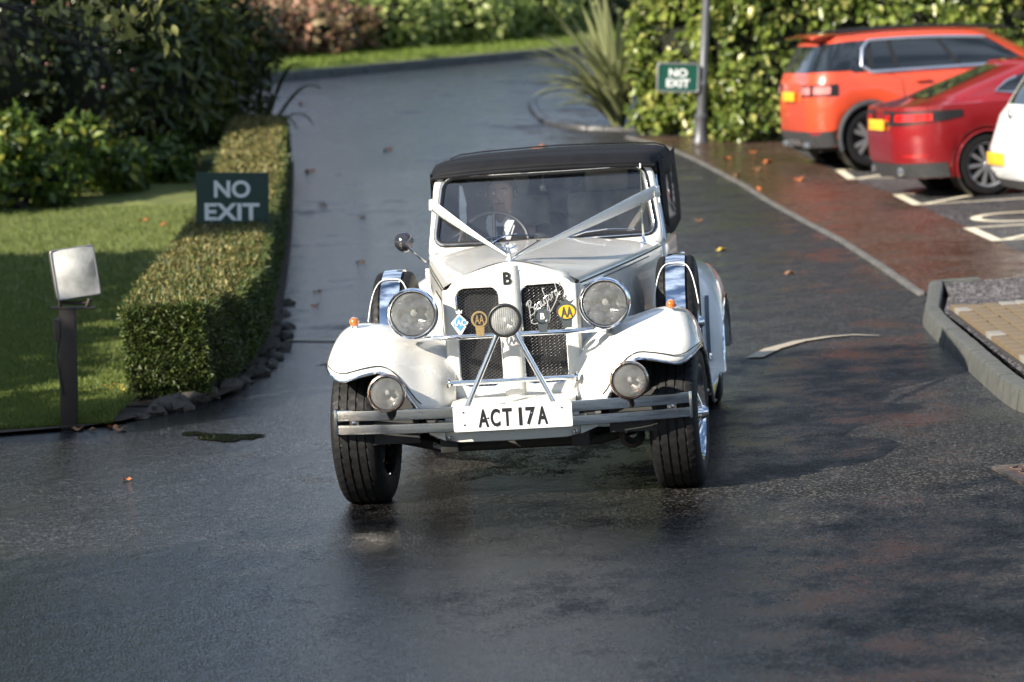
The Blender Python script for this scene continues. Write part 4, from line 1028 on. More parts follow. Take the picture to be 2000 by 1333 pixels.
# ================================================================== setting: ground, drive, lawn, pavement
asphalt_mat('puddle_mat', base=(0.02, 0.02, 0.021), wet=1.0)
pm('grass_ground', (0.115, 0.150, 0.034), 0.9, var=0.3, vs=2.2, col2=(0.165, 0.185, 0.050), bump=0.6, bs=60, bumpd=0.02)
pm('earth', (0.035, 0.026, 0.018), 0.9, var=0.4, vs=9, bump=0.8, bs=40, bumpd=0.02)
pm('kerb_stone', (0.115, 0.115, 0.108), 0.6, var=0.22, vs=7, col2=(0.065, 0.07, 0.062), bump=0.5, bs=90, bumpd=0.006, rvar=0.15)
pm('edging_concrete', (0.105, 0.102, 0.096), 0.6, var=0.25, vs=6, bump=0.4, bs=80, bumpd=0.005, rvar=0.15)
pm('brick_buff', (0.155, 0.115, 0.068), 0.6, var=0.16, vs=9, bump=0.4, bs=120, bumpd=0.004, rvar=0.15)
pm('brick_pale', (0.25, 0.235, 0.21), 0.55, var=0.12, vs=9, bump=0.4, bs=120, bumpd=0.004, rvar=0.15)
pm('joint_sand', (0.03, 0.026, 0.022), 0.9, var=0.3, vs=40)
pm('road_paint', (0.52, 0.45, 0.34), 0.6, var=0.25, vs=45, col2=(0.30, 0.27, 0.22), bump=0.3, bs=140, bumpd=0.004)
pm('bay_paint', (0.66, 0.60, 0.46), 0.55, var=0.14, vs=12, bump=0.3, bs=90, bumpd=0.004)
pm('drain_iron', (0.13, 0.085, 0.070), 0.5, 0.6, var=0.35, vs=20, bump=0.5, bs=90, bumpd=0.004)
pm('dark_kerb', (0.035, 0.035, 0.037), 0.4, var=0.3, vs=6, bump=0.4, bs=60, rvar=0.15)
pm('stone', (0.062, 0.056, 0.047), 0.8, var=0.3, vs=12, bump=0.7, bs=35, bumpd=0.02)
pm('render_wall', (0.62, 0.60, 0.55), 0.85, var=0.05, vs=3)
pm('roof_slate', (0.12, 0.13, 0.15), 0.6, var=0.2, vs=6)

def strip(name, L, R, m, nu=40, nv=6, dz=0.0, kind='structure', parent=None, fun=None):
    """Sheet between two boundary polylines, draped on the ground."""
    def samp(P, n):
        P = np.array(P, float); d = np.concatenate([[0], np.cumsum(np.hypot(*np.diff(P, axis=0).T))]); t = np.linspace(0, d[-1], n)
        return np.stack([np.interp(t, d, P[:, 0]), np.interp(t, d, P[:, 1])], 1)
    A, B = samp(L, nu), samp(R, nu); mb = MB(); rows = []
    for a, b in zip(A, B):
        row = []
        for k in range(nv + 1):
            p = a + (b - a) * k / nv; row.append((p[0], p[1], float(gz(*p)) + dz + (fun(p[0], p[1]) if fun else 0)))
        rows.append(row)
    mb.grid(rows); o = mb.build(name, m, parent, smooth=180)
    if kind: o['kind'] = kind
    return o
# the wide ground sheet, out to the horizon
mb = MB(); xs = np.concatenate([[-900, -300, -120, -60], np.linspace(-40, 40, 41), [60, 120, 300, 900]]); ys = np.concatenate([[-900, -300, -100, -40], np.linspace(-20, 70, 46), [90, 140, 300, 1200]])
mb.grid([[(x, y, min(float(gz(np.clip(x, -20, 20), min(y, 75))), 2.6) - 0.06) for y in ys] for x in xs]); tag(mb.build('ground', 'grass_ground', None, 180), kind='structure')
# the asphalt drive: the apron in front, the climbing drive, the turn at the top
mb = MB(); xs = np.linspace(-16, 16, 65); ys = np.linspace(-12, 68, 161)
mb.grid([[(x, y, float(gz(x, y))) for y in ys] for x in xs]); tag(mb.build('drive', 'asphalt', None, 180), kind='structure')
strip('road_apron', [(-16, 16.6), (-2.9, 17.15), (-1.9, 16.45), (-1.2, 15.95), (-0.3, 15.6), (1.1, 15.25), (2.5, 15.45), (16, 15.6)], [(-16, -10), (-2.9, -10), (-1.9, -10), (-1.2, -10), (-0.3, -10), (1.1, -10), (2.5, -10), (16, -10)], 'apron_asphalt', 50, 12, 0.004)

# ---- lawn beside the drive with its soil edge
hedge_R = [(-2.0, 18.25), (-1.72, 18.6), (-1.68, 21), (-1.88, 25), (-2.17, 31), (-2.5, 37), (-2.75, 41)]
LAWN_F = 17.42
def lawn_h(x, y):
    e = min(1, max(0, (y - LAWN_F) / 0.25)); return 0.035 * e + 0.02 * math.sin(x * 1.7 + y * 0.6) * min(1, max(0, y - LAWN_F))
lw = strip('lawn', [(-16, LAWN_F - 0.15), (-14, 25), (-13, 33), (-12, 46)], [(-2.42, LAWN_F + 0.08), (-2.2, 19), (-2.1, 21), (-2.1, 25), (-2.4, 31), (-3.2, 42)], 'grass_ground', 60, 50, 0.012, fun=lawn_h)
strip('soil_edge', [(-16, LAWN_F - 0.20), (-2.9, LAWN_F - 0.10), (-2.3, LAWN_F - 0.02), (-2.1, 17.75), (-1.95, 18.4), (-1.92, 21)], [(-16, LAWN_F + 0.02), (-2.9, LAWN_F + 0.12), (-2.45, LAWN_F + 0.25), (-2.45, 18.2), (-2.25, 18.6), (-2.25, 21)], 'earth', 70, 3, 0.022)
strip('hedge_bed', [(-2.02, 18.05), (-1.66, 18.45), (-1.57, 21), (-1.80, 25), (-2.10, 31), (-2.46, 37.4)], [(-2.5, 18.2), (-2.4, 18.8), (-2.5, 21), (-2.65, 25), (-2.95, 31), (-3.4, 38)], 'earth', 50, 4, 0.030)

# ---- pavement on the right: flush edging, red tarmac, bay asphalt
EDGE = [(2.905, 21.95), (2.93, 24.5), (2.93, 27.4), (2.83, 31), (2.68, 34.8), (2.46, 37), (2.24, 38.7), (1.98, 39.9), (1.6, 40.9)]
pav = strip('pavement', EDGE, [(4.35, 21.95), (4.13, 24.5), (4.13, 27.6), (4.13, 32.4), (3.87, 36.3), (3.75, 38), (3.7, 38.9), (3.6, 40.2), (3.4, 41)], 'red_tarmac', 60, 6, 0.005)
strip('car_park', [(4.13, 23.0), (4.13, 27.6), (4.13, 32.4), (3.87, 36.3), (3.70, 38.9), (3.6, 40.6)], [(15, 23.0), (15, 27.6), (15, 32.4), (15, 36.3), (15, 38.9), (15, 41)], 'bay_asphalt', 40, 12, 0.006)
P = np.array(EDGE); dd = np.concatenate([[0], np.cumsum(np.hypot(*np.diff(P, axis=0).T))])
es = None; k = 0; s_ = 0.0
while s_ + 0.9 < dd[-1]:
    a = np.array([np.interp(s_, dd, P[:, 0]), np.interp(s_, dd, P[:, 1])]); b = np.array([np.interp(s_ + 0.9, dd, P[:, 0]), np.interp(s_ + 0.9, dd, P[:, 1])])
    mid = (a + b) / 2; ang = math.atan2(*(b - a)[::-1]); slope = math.atan2(float(gz(*b)) - float(gz(*a)), 0.9)
    M = T(*G(mid[0], mid[1], -0.018 + random.uniform(-0.002, 0.003))) @ RZ(ang) @ RY(-slope)
    if es is None:
        es = MB().box((0, 0, 0), (0.892, 0.050, 0.09), None, 0.006).build('edging_stone', 'edging_concrete', pav); es.matrix_local = M
    else: share(es, 'edging_stone', pav, M)
    s_ += 0.9

# ---- raised kerb turning round the paved corner, block paving behind it
def kerb_run(pts, name, m, h=0.125, w=0.14, seg=0.6, parent=None, batter=0.03):
    P = np.array(pts, float)
    for _ in range(2): P = np.concatenate([P[:1]] + [np.array([0.75 * P[i] + 0.25 * P[i + 1], 0.25 * P[i] + 0.75 * P[i + 1]]) for i in range(len(P) - 1)] + [P[-1:]])   # ease the corners
    dd = np.concatenate([[0], np.cumsum(np.hypot(*np.diff(P, axis=0).T))]); n = max(1, int(round(dd[-1] / seg))); ts = np.linspace(0, dd[-1], n + 1)
    for t0, t1 in zip(ts[:-1], ts[1:]):
        sub = sorted(set([t0 + 0.008, t1 - 0.008] + [d for d in dd if t0 + 0.02 < d < t1 - 0.02] + [lerp(t0, t1, 0.5)])); rows = []
        for t in sub:
            p = np.array([np.interp(t, dd, P[:, 0]), np.interp(t, dd, P[:, 1])]); q = np.array([np.interp(min(t + 0.05, dd[-1]), dd, P[:, 0]), np.interp(min(t + 0.05, dd[-1]), dd, P[:, 1])]); q0 = np.array([np.interp(max(t - 0.05, 0), dd, P[:, 0]), np.interp(max(t - 0.05, 0), dd, P[:, 1])])
            d = (q - q0) / max(1e-6, np.hypot(*(q - q0))); nn = np.array([d[1], -d[0]]); z = float(gz(*p)); j = random.uniform(-0.003, 0.003)
            sec = [(0, -0.03), (0.004, h * 0.25), (batter * 0.6, h * 0.80), (batter * 0.8, h * 0.94), (batter + 0.012, h), (w - 0.008, h), (w, h - 0.01), (w, -0.03)]
            rows.append([(p[0] + nn[0] * a, p[1] + nn[1] * a, z + b + j * (b > 0)) for a, b in sec])
        mb = MB().grid(rows, wv=True)
        k = len(rows[0]); mb.f.append(tuple(range(k))[::-1]); mb.f.append(tuple(range(len(mb.v) - k, len(mb.v))))
        mb.build(name, m, parent, smooth=30)
# the path runs with the road on its left, so the kerb's top lies to the right of the line
pave = strip('paved_corner', [(2.64, 14.6), (2.66, 15.6), (2.72, 18), (2.76, 19.8), (2.95, 20.9), (3.05, 21.80)], [(6, 14.6), (6, 15.6), (6, 18), (6, 19.8), (6, 20.9), (6, 21.80)], 'patch_asphalt', 40, 12, 0.095)
kerb_run([(6.0, 14.05), (3.2, 14.5), (2.70, 14.9), (2.52, 15.5), (2.50, 16.0), (2.56, 18.0), (2.62, 19.85), (2.70, 20.35), (2.90, 21.6), (2.93, 21.86), (3.30, 21.90)], 'kerb_stone', 'kerb_stone', h=0.115, w=0.115, parent=pave)
strip('brick_bedding', [(2.70, 15.3), (2.74, 18), (2.79, 19.86)], [(3.75, 15.3), (3.75, 18), (3.75, 19.86)], 'joint_sand', 20, 4, 0.1005)
bk = {}
nb = 0
for r in range(21):
    y = 15.42 + r * 0.212
    x_edge = interp(y, [15.3, 18, 19.9], [2.715, 2.755, 2.80])
    x = x_edge + 0.01
    c = 0
    while x < 3.62 and nb < 290:
        pale = (r in (12, 13, 14, 20) and 2 < c < 9) or random.random() < 0.06
        key = 'p' if pale else 'b'
        M = T(x + 0.05, y + 0.1 + (0.0), 0.105 + random.uniform(-0.002, 0.003)) @ RX(random.uniform(-0.012, 0.012)) @ RY(random.uniform(-0.012, 0.012))
        if key not in bk:
            bk[key] = MB().box((0, 0, 0), (0.091, 0.199, 0.05), None, 0.004).build('brick', 'brick_pale' if pale else 'brick_buff', pave); bk[key].matrix_local = M
        else: share(bk[key], 'brick', pave, M)
        x += 0.103; c += 1; nb += 1

# ---- drain cover in the road
dr = empty('drain_cover', (2.36, 13.53, 0.0), RZ(rad(6))); tag(dr, 'square rusty iron drain cover sunk in the road near the kerb', 'drain cover')
MB().box((0, 0, 0.004), (0.42, 0.42, 0.02), None, 0.003).build('plate', 'drain_iron', dr)
fr = MB()
for s in (-1, 1): fr.box((s * 0.232, 0, 0.005), (0.028, 0.492, 0.026)); 
for s in (-1, 1): fr.box((0, s * 0.232, 0.005), (0.436, 0.028, 0.026))
o = fr.build('frame', 'rusty_iron', dr, smooth=0)
for i in range(6):
    for j in range(6):
        M = T(-0.165 + i * 0.066, -0.165 + j * 0.066, 0.017) @ RZ(rad(45 if (i + j) % 2 else -45))
        if i == j == 0: st0 = MB().box((0, 0, 0), (0.050, 0.016, 0.008), None, 0.002).build('stud', 'drain_iron', dr); st0.matrix_local = M
        else: share(st0, 'stud', dr, M)

# ---- painted markings
def paint(name, poly, m, label, dz=0.0105, group=None, cat='road marking'):
    mb = MB(); n = len(poly); mb.add([G(x, y, dz) for x, y in poly], [tuple(range(n))])
    o = mb.build(name, m, None, smooth=0); tag(o, label, cat, group); return o
def band2(pts, w): # ribbon of paint along a line
    P = np.array(pts, float); L, R = [], []
    for i in range(len(P)):
        d = P[min(i + 1, len(P) - 1)] - P[max(i - 1, 0)]; d = d / np.hypot(*d); nn = np.array([-d[1], d[0]]); ww = w[i] if isinstance(w, (list, tuple)) else w
        L.append(P[i] + nn * ww / 2); R.append(P[i] - nn * ww / 2)
    return L, R
def paint_line(name, pts, w, m, label, group=None, dz=0.0105):
    L, R = band2(pts, w); mb = MB(); mb.grid([[G(a[0], a[1], dz), G(b[0], b[1], dz)] for a, b in zip(L, R)])
    return tag(mb.build(name, m, None, smooth=0), label, 'road marking', group)
paint_line('arc_marking', [(1.45, 18.70), (1.60, 19.12), (1.80, 19.44), (2.0, 19.58), (2.15, 19.60), (2.30, 19.45)], [0.11, 0.11, 0.09, 0.07, 0.045, 0.015], 'road_paint', 'curved cream arrow marking painted on the road right of the car')
paint_line('stop_line', [(-1.66, 21.75), (-1.20, 21.42), (-0.6, 21.35), (0.6, 21.2)], 0.16, 'road_paint', 'thin white line across the wet road left of the car')
paint('arrow_marking', [(-1.28, 19.95), (-0.95, 20.55), (-0.80, 20.40), (-0.6, 20.0)], 'road_paint', 'white pointed road marking half hidden by the left front wing')


BX = 4.02
for y0, y1, x0, wh in ((35.05, 36.35, 3.93, 'nearest the hedge'), (31.05, 32.60, BX + 0.10, 'beside the red saloon'), (26.15, 27.70, BX + 0.10, 'nearest the block paving')):
    o = empty('bay_marking', (x0, y0, float(gz(x0, y0)))); tag(o, 'cream painted parking bay marking ' + wh, 'road marking', 'parking bay markings')
    for yy, ln in ((y0, 4.6), (y1, 4.6)):
        mb = MB(); mb.grid([[(x - x0, yy - y0 - 0.05, float(gz(x, yy)) - float(gz(x0, y0)) + 0.012), (x - x0, yy - y0 + 0.05, float(gz(x, yy)) - float(gz(x0, y0)) + 0.012)] for x in np.linspace(x0 - 0.05, x0 + ln, 10)]); mb.build('line', 'bay_paint', o, smooth=0)
    mb = MB(); mb.grid([[(-0.05, yy - y0, float(gz(x0, yy)) - float(gz(x0, y0)) + 0.013), (0.05, yy - y0, float(gz(x0, yy)) - float(gz(x0, y0)) + 0.013)] for yy in np.linspace(y0 + 0.051, y1 - 0.051, 6)]); mb.build('line', 'bay_paint', o, smooth=0)
    mb = MB(); L, R = band2([(0.08, 0.07), (1.1, y1 - y0 - 0.07)], 0.10); mb.grid([[(a[0], a[1], 0.012 + float(gz(x0 + a[0], y0 + a[1])) - float(gz(x0, y0))), (b[0], b[1], 0.012 + float(gz(x0 + b[0], y0 + b[1])) - float(gz(x0, y0)))] for a, b in zip(L, R)]); mb.build('line', 'bay_paint', o, smooth=0)
wc = empty('wheelchair_marking', (4.72, 28.75, 0.0)); tag(wc, 'cream painted wheelchair symbol on the bay behind the white car', 'road marking')
mb = MB(); mb.grid([[(0.42 * math.cos(a), 0.62 * math.sin(a), 0.012), (0.32 * math.cos(a), 0.50 * math.sin(a), 0.012)] for a in np.linspace(rad(40), rad(335), 30)]); mb.build('wheel', 'bay_paint', wc, smooth=0)
mb = MB(); L, R = band2([(0.62, 0.15), (0.15, 0.10), (0.12, -0.40), (0.55, -0.45), (0.70, -0.75)], 0.11); mb.grid([[(a[0], a[1], 0.0145), (b[0], b[1], 0.0145)] for a, b in zip(L, R)]); mb.build('figure', 'bay_paint', wc, smooth=0)

# ---- puddle at the mouth of the drive
pts = []
for k in range(40):
    a = 2 * math.pi * k / 40; r = 1 + 0.25 * math.sin(3 * a + 1) + 0.12 * math.sin(7 * a); pts.append((-1.60 + 0.20 * r * math.cos(a) - 0.08 * math.sin(a), 16.66 + 0.20 * r * math.sin(a) - 0.12 * math.cos(a), 0.0075))
m, N, L, b = nodes_of('water'); b.inputs['Base Color'].default_value = (0.010, 0.012, 0.010, 1); b.inputs['Roughness'].default_value = 0.03
no = N.new('ShaderNodeTexNoise'); no.inputs['Scale'].default_value = 6; bpn = N.new('ShaderNodeBump'); bpn.inputs['Strength'].default_value = 0.04; L.new(no.outputs['Fac'], bpn.inputs['Height']); L.new(bpn.outputs['Normal'], b.inputs['Normal'])
mb = MB(); mb.add(pts, [tuple(range(40))]); tag(mb.build('puddle', 'water', None, smooth=0), kind='structure')

# ---- top of the drive: verge, kerb, island kerb
d_ = np.array([0.595, 0.803]); n_ = np.array([-0.803, 0.595]); K0 = np.array([-3.47, 49.93])
far = [tuple(K0 + d_ * t) for t in (-14, -6, 0, 4, 8.5, 14, 24)]
vg = strip('verge', [tuple(np.array(p) + n_ * 0.12) for p in far], [tuple(np.array(p) + n_ * 14) for p in far], 'grass_ground', 50, 10, 0.13)
kerb_run(far[::-1], 'kerb_stone', 'kerb_stone', h=0.14, w=0.15, seg=0.9, parent=vg)
isl = [(3.2, 49.6), (1.9, 49.3), (1.14, 48.92), (0.72, 48.1), (0.50, 46.8), (0.44, 45.4), (0.50, 43.8), (0.61, 42.6), (0.95, 42.0), (1.3, 41.75), (2.2, 41.6)]
il = strip('island', [(1.3, 49.0), (0.85, 48.0), (0.62, 46.6), (0.58, 45.4), (0.64, 43.9), (0.76, 42.8), (1.2, 42.0)], [(5, 49.6), (5, 48), (5, 46.6), (5, 45.4), (5, 43.9), (5, 42.8), (5, 42.0)], 'asphalt', 30, 8, 0.045)
kerb_run(isl[::-1], 'kerb_stone', 'dark_kerb', h=0.06, w=0.12, seg=0.8, parent=il)

# ---- pale rendered house end far behind the shrubs
hs = empty('house', (-6.0, 82.0, 2.2)); tag(hs, 'pale rendered house front showing above the far shrubs', 'house')
MB().box((0, 0, 2.4), (9.0, 5.0, 5.4)).build('wall', 'render_wall', hs, smooth=0)
rf = MB(); rf.add([(-4.9, -2.9, 5.0), (4.9, -2.9, 5.0), (4.9, 2.9, 5.0), (-4.9, 2.9, 5.0), (-4.9, 0, 7.4), (4.9, 0, 7.4)], [(0, 1, 5, 4), (2, 3, 4, 5), (0, 4, 3), (1, 2, 5), (0, 3, 2, 1)]); rf.build('roof', 'roof_slate', hs, smooth=0)
for x in (-2.8, 0, 2.8):
    for z in (1.0, 3.6):
        w = MB().box((x, -2.52, z), (1.0, 0.10, 1.3)).build('window', 'enamel_white', hs, smooth=0); MB().box((x, -2.575, z), (0.8, 0.02, 1.1)).build('pane', 'black_trim', w, smooth=0)
# ================================================================== parked cars
pm('car_orange', (0.60, 0.070, 0.028), 0.3, var=0.05, vs=2, coat=1.0)
pm('car_red', (0.26, 0.012, 0.016), 0.28, 0.25, var=0.08, vs=2, coat=1.0)
pm('car_white', (0.74, 0.75, 0.76), 0.3, var=0.03, vs=2, coat=1.0)
pm('cladding', (0.045, 0.047, 0.050), 0.5, var=0.15, vs=15)
pm('dark_glass', (0.012, 0.016, 0.020), 0.05, var=0.2, vs=2, spec=0.8)
pm('satin_trim', (0.60, 0.64, 0.70), 0.28, 0.9, var=0.05)
pm('tail_red', (0.42, 0.012, 0.012), 0.15, var=0.2, vs=12, coat=1.0)
pm('tail_pink', (0.62, 0.20, 0.20), 0.15, var=0.2, vs=12, coat=1.0)
pm('plate_yellow', (0.80, 0.42, 0.03), 0.4, var=0.08, vs=12)
pm('alloy', (0.55, 0.56, 0.58), 0.3, 0.85, var=0.06)
pm('alloy_dark', (0.03, 0.03, 0.033), 0.35, 0.3, var=0.1)
NR, NC, NS = 8, 8, 64         # samples on each half end, corner, flank
def plan_loop(xr, xf, hw, rr, rf, zf, bowr=0.05, bowf=0.08):
    P = []
    def pt(x, y):
        P.append((x, y))
    for k in range(NR): t = k / NR; pt(xr, -(hw - rr) * t)
    for k in range(NC): a = math.pi / 2 * k / NC; pt(xr + rr - rr * math.cos(a), -(hw - rr) - rr * math.sin(a))
    for k in range(NS): t = k / NS; pt(lerp(xr + rr, xf - rf, t), -hw)
    for k in range(NC): a = math.pi / 2 * k / NC; pt(xf - rf + rf * math.sin(a), -(hw - rf) - rf * math.cos(a))
    for k in range(2 * NR): t = k / (2 * NR); pt(xf, lerp(-(hw - rf), hw - rf, t))
    for k in range(NC): a = math.pi / 2 * k / NC; pt(xf - rf + rf * math.cos(a), (hw - rf) + rf * math.sin(a))
    for k in range(NS): t = k / NS; pt(lerp(xf - rf, xr + rr, t), hw)
    for k in range(NC): a = math.pi / 2 * k / NC; pt(xr + rr - rr * math.sin(a), (hw - rr) + rr * math.cos(a))
    for k in range(NR): t = k / NR; pt(xr, (hw - rr) * (1 - t))
    out = []
    for x, y in P:
        c = 1 - min(1, (abs(y) / hw)) ** 2
        mid = (xr + xf) / 2; bow = -bowr * c * max(0, (mid - x) / (mid - xr)) ** 6 + bowf * c * max(0, (x - mid) / (xf - mid)) ** 6
        out.append((x + bow, y, zf(x, y)))
    return out
NTOT = 2 * NR * 2 + 4 * NC + 2 * NS
def modern_car(name, label, S, loc, ang, paint_m):
    root = empty(name, G(loc[0], loc[1]), RZ(ang) @ SC(S.get('sx', 1.0), S.get('scale', 1.0), S.get('scale', 1.0))); tag(root, label, 'car', 'cars parked beside the hedge')
    R, xw1, xw2, yw, aR = S['R'], S['xw1'], S['xw2'], S['yw'], S['aR']
    def arch(x, lo, grow=0.0):
        z = lo
        for xw in (xw1, xw2):
            d = (aR + grow) ** 2 - (x - xw) ** 2
            if d > 0: z = max(z, R + math.sqrt(d))
        return z
    rows = []
    for (xr, xf, hw, rr, rf, z, grow) in S['lower']:
        zf = (lambda x, y, z=z, g=grow, hw=hw: arch(x, z, g) if abs(y) > hw * 0.8 else z) if not callable(z) else (lambda x, y, z=z, g=grow, hw=hw: max(z(x), arch(x, 0, g)) if abs(y) > hw * 0.8 else z(x))
        rows.append(plan_loop(xr, xf, hw, rr, rf, zf))
    nlow = len(rows)
    for (xr, xf, hw, rr, rf, z) in S['upper']:
        rows.append(plan_loop(xr, xf, hw, rr, rf, (lambda x, y, z=z, hw=hw: (z(x) if callable(z) else z)), 0.04, 0.12))
    # refine the glass band
    A, B = rows[nlow - 1 + 1], rows[nlow + 1]
    band = [[tuple(lerp(a[k], b[k], t) + (0.0 if k != 1 else math.copysign(0.018 * math.sin(math.pi * t), a[1])) for k in range(3)) for a, b in zip(A, B)] for t in (0.08, 0.25, 0.5, 0.75, 0.92)]
    full = rows[:nlow + 1] + band + rows[nlow + 1:]
    gb = nlow                                  # row index where the greenhouse starts; band rows are gb+1 .. gb+5
    body = MB(); body.grid(full, wv=True); o0 = len(full) - 1; n = NTOT
    body.f.append(tuple(o0 * n + k for k in range(n)))
    bo = body.build('body', paint_m, root, smooth=48)
    Rr = np.array(full)
    def P(u, v):
        u = u % n; i = int(math.floor(u)); j = int(min(len(full) - 2, math.floor(v))); fu, fv = u - i, v - j
        return (1-fu)*(1-fv)*Rr[j, i % n] + fu*(1-fv)*Rr[j, (i+1) % n] + (1-fu)*fv*Rr[j+1, i % n] + fu*fv*Rr[j+1, (i+1) % n]
    def patch(nm, u0, u1, v0, v1, m, off=0.006, parent=root, nu=14, nv=5, shape=None):
        mb = MB(); rws = []
        for a in np.linspace(0, 1, nu):
            row = []
            for b in np.linspace(0, 1, nv):
                vv0, vv1 = (v0, v1) if shape is None else shape(a)
                u, v = lerp(u0, u1, a), lerp(vv0, vv1, b); p = P(u, v)
                t1 = P(u + 0.3, v) - P(u - 0.3, v); t2 = P(u, min(v + 0.1, len(full) - 1.01)) - P(u, max(0, v - 0.1)); nn = np.cross(t1, t2); nn = nn / max(1e-9, np.linalg.norm(nn))
                c = np.array([(S['xw1'] + S['xw2']) / 2, 0, p[2]]); nn = nn if np.dot(nn, p - c) > 0 else -nn
                row.append(tuple(p + nn * off))
            rws.append(row)
        mb.grid(rws); return mb.build(nm, m, parent, smooth=60)
    for side in (1, -1):
        def uu(i, side=side): return i if side == 1 else n - i
        S['extras'](patch, P, uu, gb, root, bo, side)
    S['rear'](patch, P, gb, root, bo, n)
    # wheels
    for xw in (xw1, xw2):
        for s in (-1, 1):
            w = empty('wheel'); w.parent = root; M = T(xw, s * yw, R) @ RX(-s * math.pi / 2)
            hw = 0.11; r = R * 0.70
            ty = MB().lathe([(r, -hw * 0.9), (R * 0.82, -hw * 1.04), (R * 0.95, -hw * 0.95), (R, -hw * 0.72), (R, hw * 0.72), (R * 0.95, hw * 0.95), (R * 0.82, hw * 1.04), (r, hw * 0.9)], 48, M).build('tyre', 'rubber', w)
            MB().lathe([(r * 0.9, -hw * 0.6), (r * 0.93, hw * 0.7), (r * 1.0, hw * 0.92), (r * 1.03, hw * 0.98), (r * 1.0, hw * 0.80)], 40, M).build('rim', S['rimm'], w)
            MB().lathe([(0.0001, -hw * 0.1), (r * 0.92, -hw * 0.1)], 32, M).build('brake_disc', 'alloy_dark', w)
            for k in range(S['spokes']):
                a = 2 * math.pi * k / S['spokes']; sp = MB(); A_ = lambda rr_, da: M @ Vector((rr_ * math.cos(a + da), rr_ * math.sin(a + da), 0))
                def bar2(a0, r0, a1, r1, wd0, wd1):
                    q0 = Vector((r0 * math.cos(a0), r0 * math.sin(a0), 0)); q1 = Vector((r1 * math.cos(a1), r1 * math.sin(a1), 0)); d = (q1 - q0).normalized(); sd = Vector((-d.y, d.x, 0)); V = []
                    for q, wd, zz in ((q0, wd0, hw * 0.78), (q1, wd1, hw * 0.86)):
                        for sg in (-1, 1): V.append(q + sd * sg * wd / 2 + Vector((0, 0, zz)))
                        for sg in (1, -1): V.append(q + sd * sg * wd / 2 + Vector((0, 0, zz - 0.03)))
                    sp.add([M @ v for v in V], [(0, 1, 5, 4), (1, 2, 6, 5), (2, 3, 7, 6), (3, 0, 4, 7), (0, 3, 2, 1), (4, 5, 6, 7)])
                if S['spokes'] == 5:
                    bar2(a, r * 0.12, a - 0.22, r * 0.98, 0.05, 0.055); bar2(a, r * 0.12, a + 0.22, r * 0.98, 0.05, 0.055)
                else: bar2(a, r * 0.12, a + 0.05, r * 0.98, 0.032, 0.042)
                sp.build('spoke', 'alloy', w, smooth=0)
            MB().lathe([(0.0001, hw * 0.88), (r * 0.14, hw * 0.86), (r * 0.20, hw * 0.7)], 20, M).build('hub_cap', 'alloy', w)
            la = MB(); la.lathe([(aR * 0.99, -0.28), (aR * 0.99, 0.10)], 30, M, 0, 2 * math.pi); la.build('arch_liner', 'underside', w)
    ub = MB(); ub.box(((xw1 + xw2) / 2, 0, 0.26), (S['len'] - 0.5, 1.3, 0.10)); ub.build('underbody', 'underside', root)
    return root
U_SIDE = NR + NC
def u_of_x(x, row_xr, row_xf, rr, rf): return U_SIDE + NS * (x - (row_xr + rr)) / ((row_xf - rf) - (row_xr + rr))

def arch_trim(patch, P, uu, root, xws, R, aR, yw, s, m, th=0.03):
    for xw in xws:
        mb = MB(); mb.tube([(xw + (aR + th * 0.4) * math.cos(a), -s * yw, R + (aR + th * 0.4) * math.sin(a)) for a in np.linspace(rad(-18), rad(198), 30)], th, 8, flat=0.8); mb.build('wheel_arch_trim', m, root)

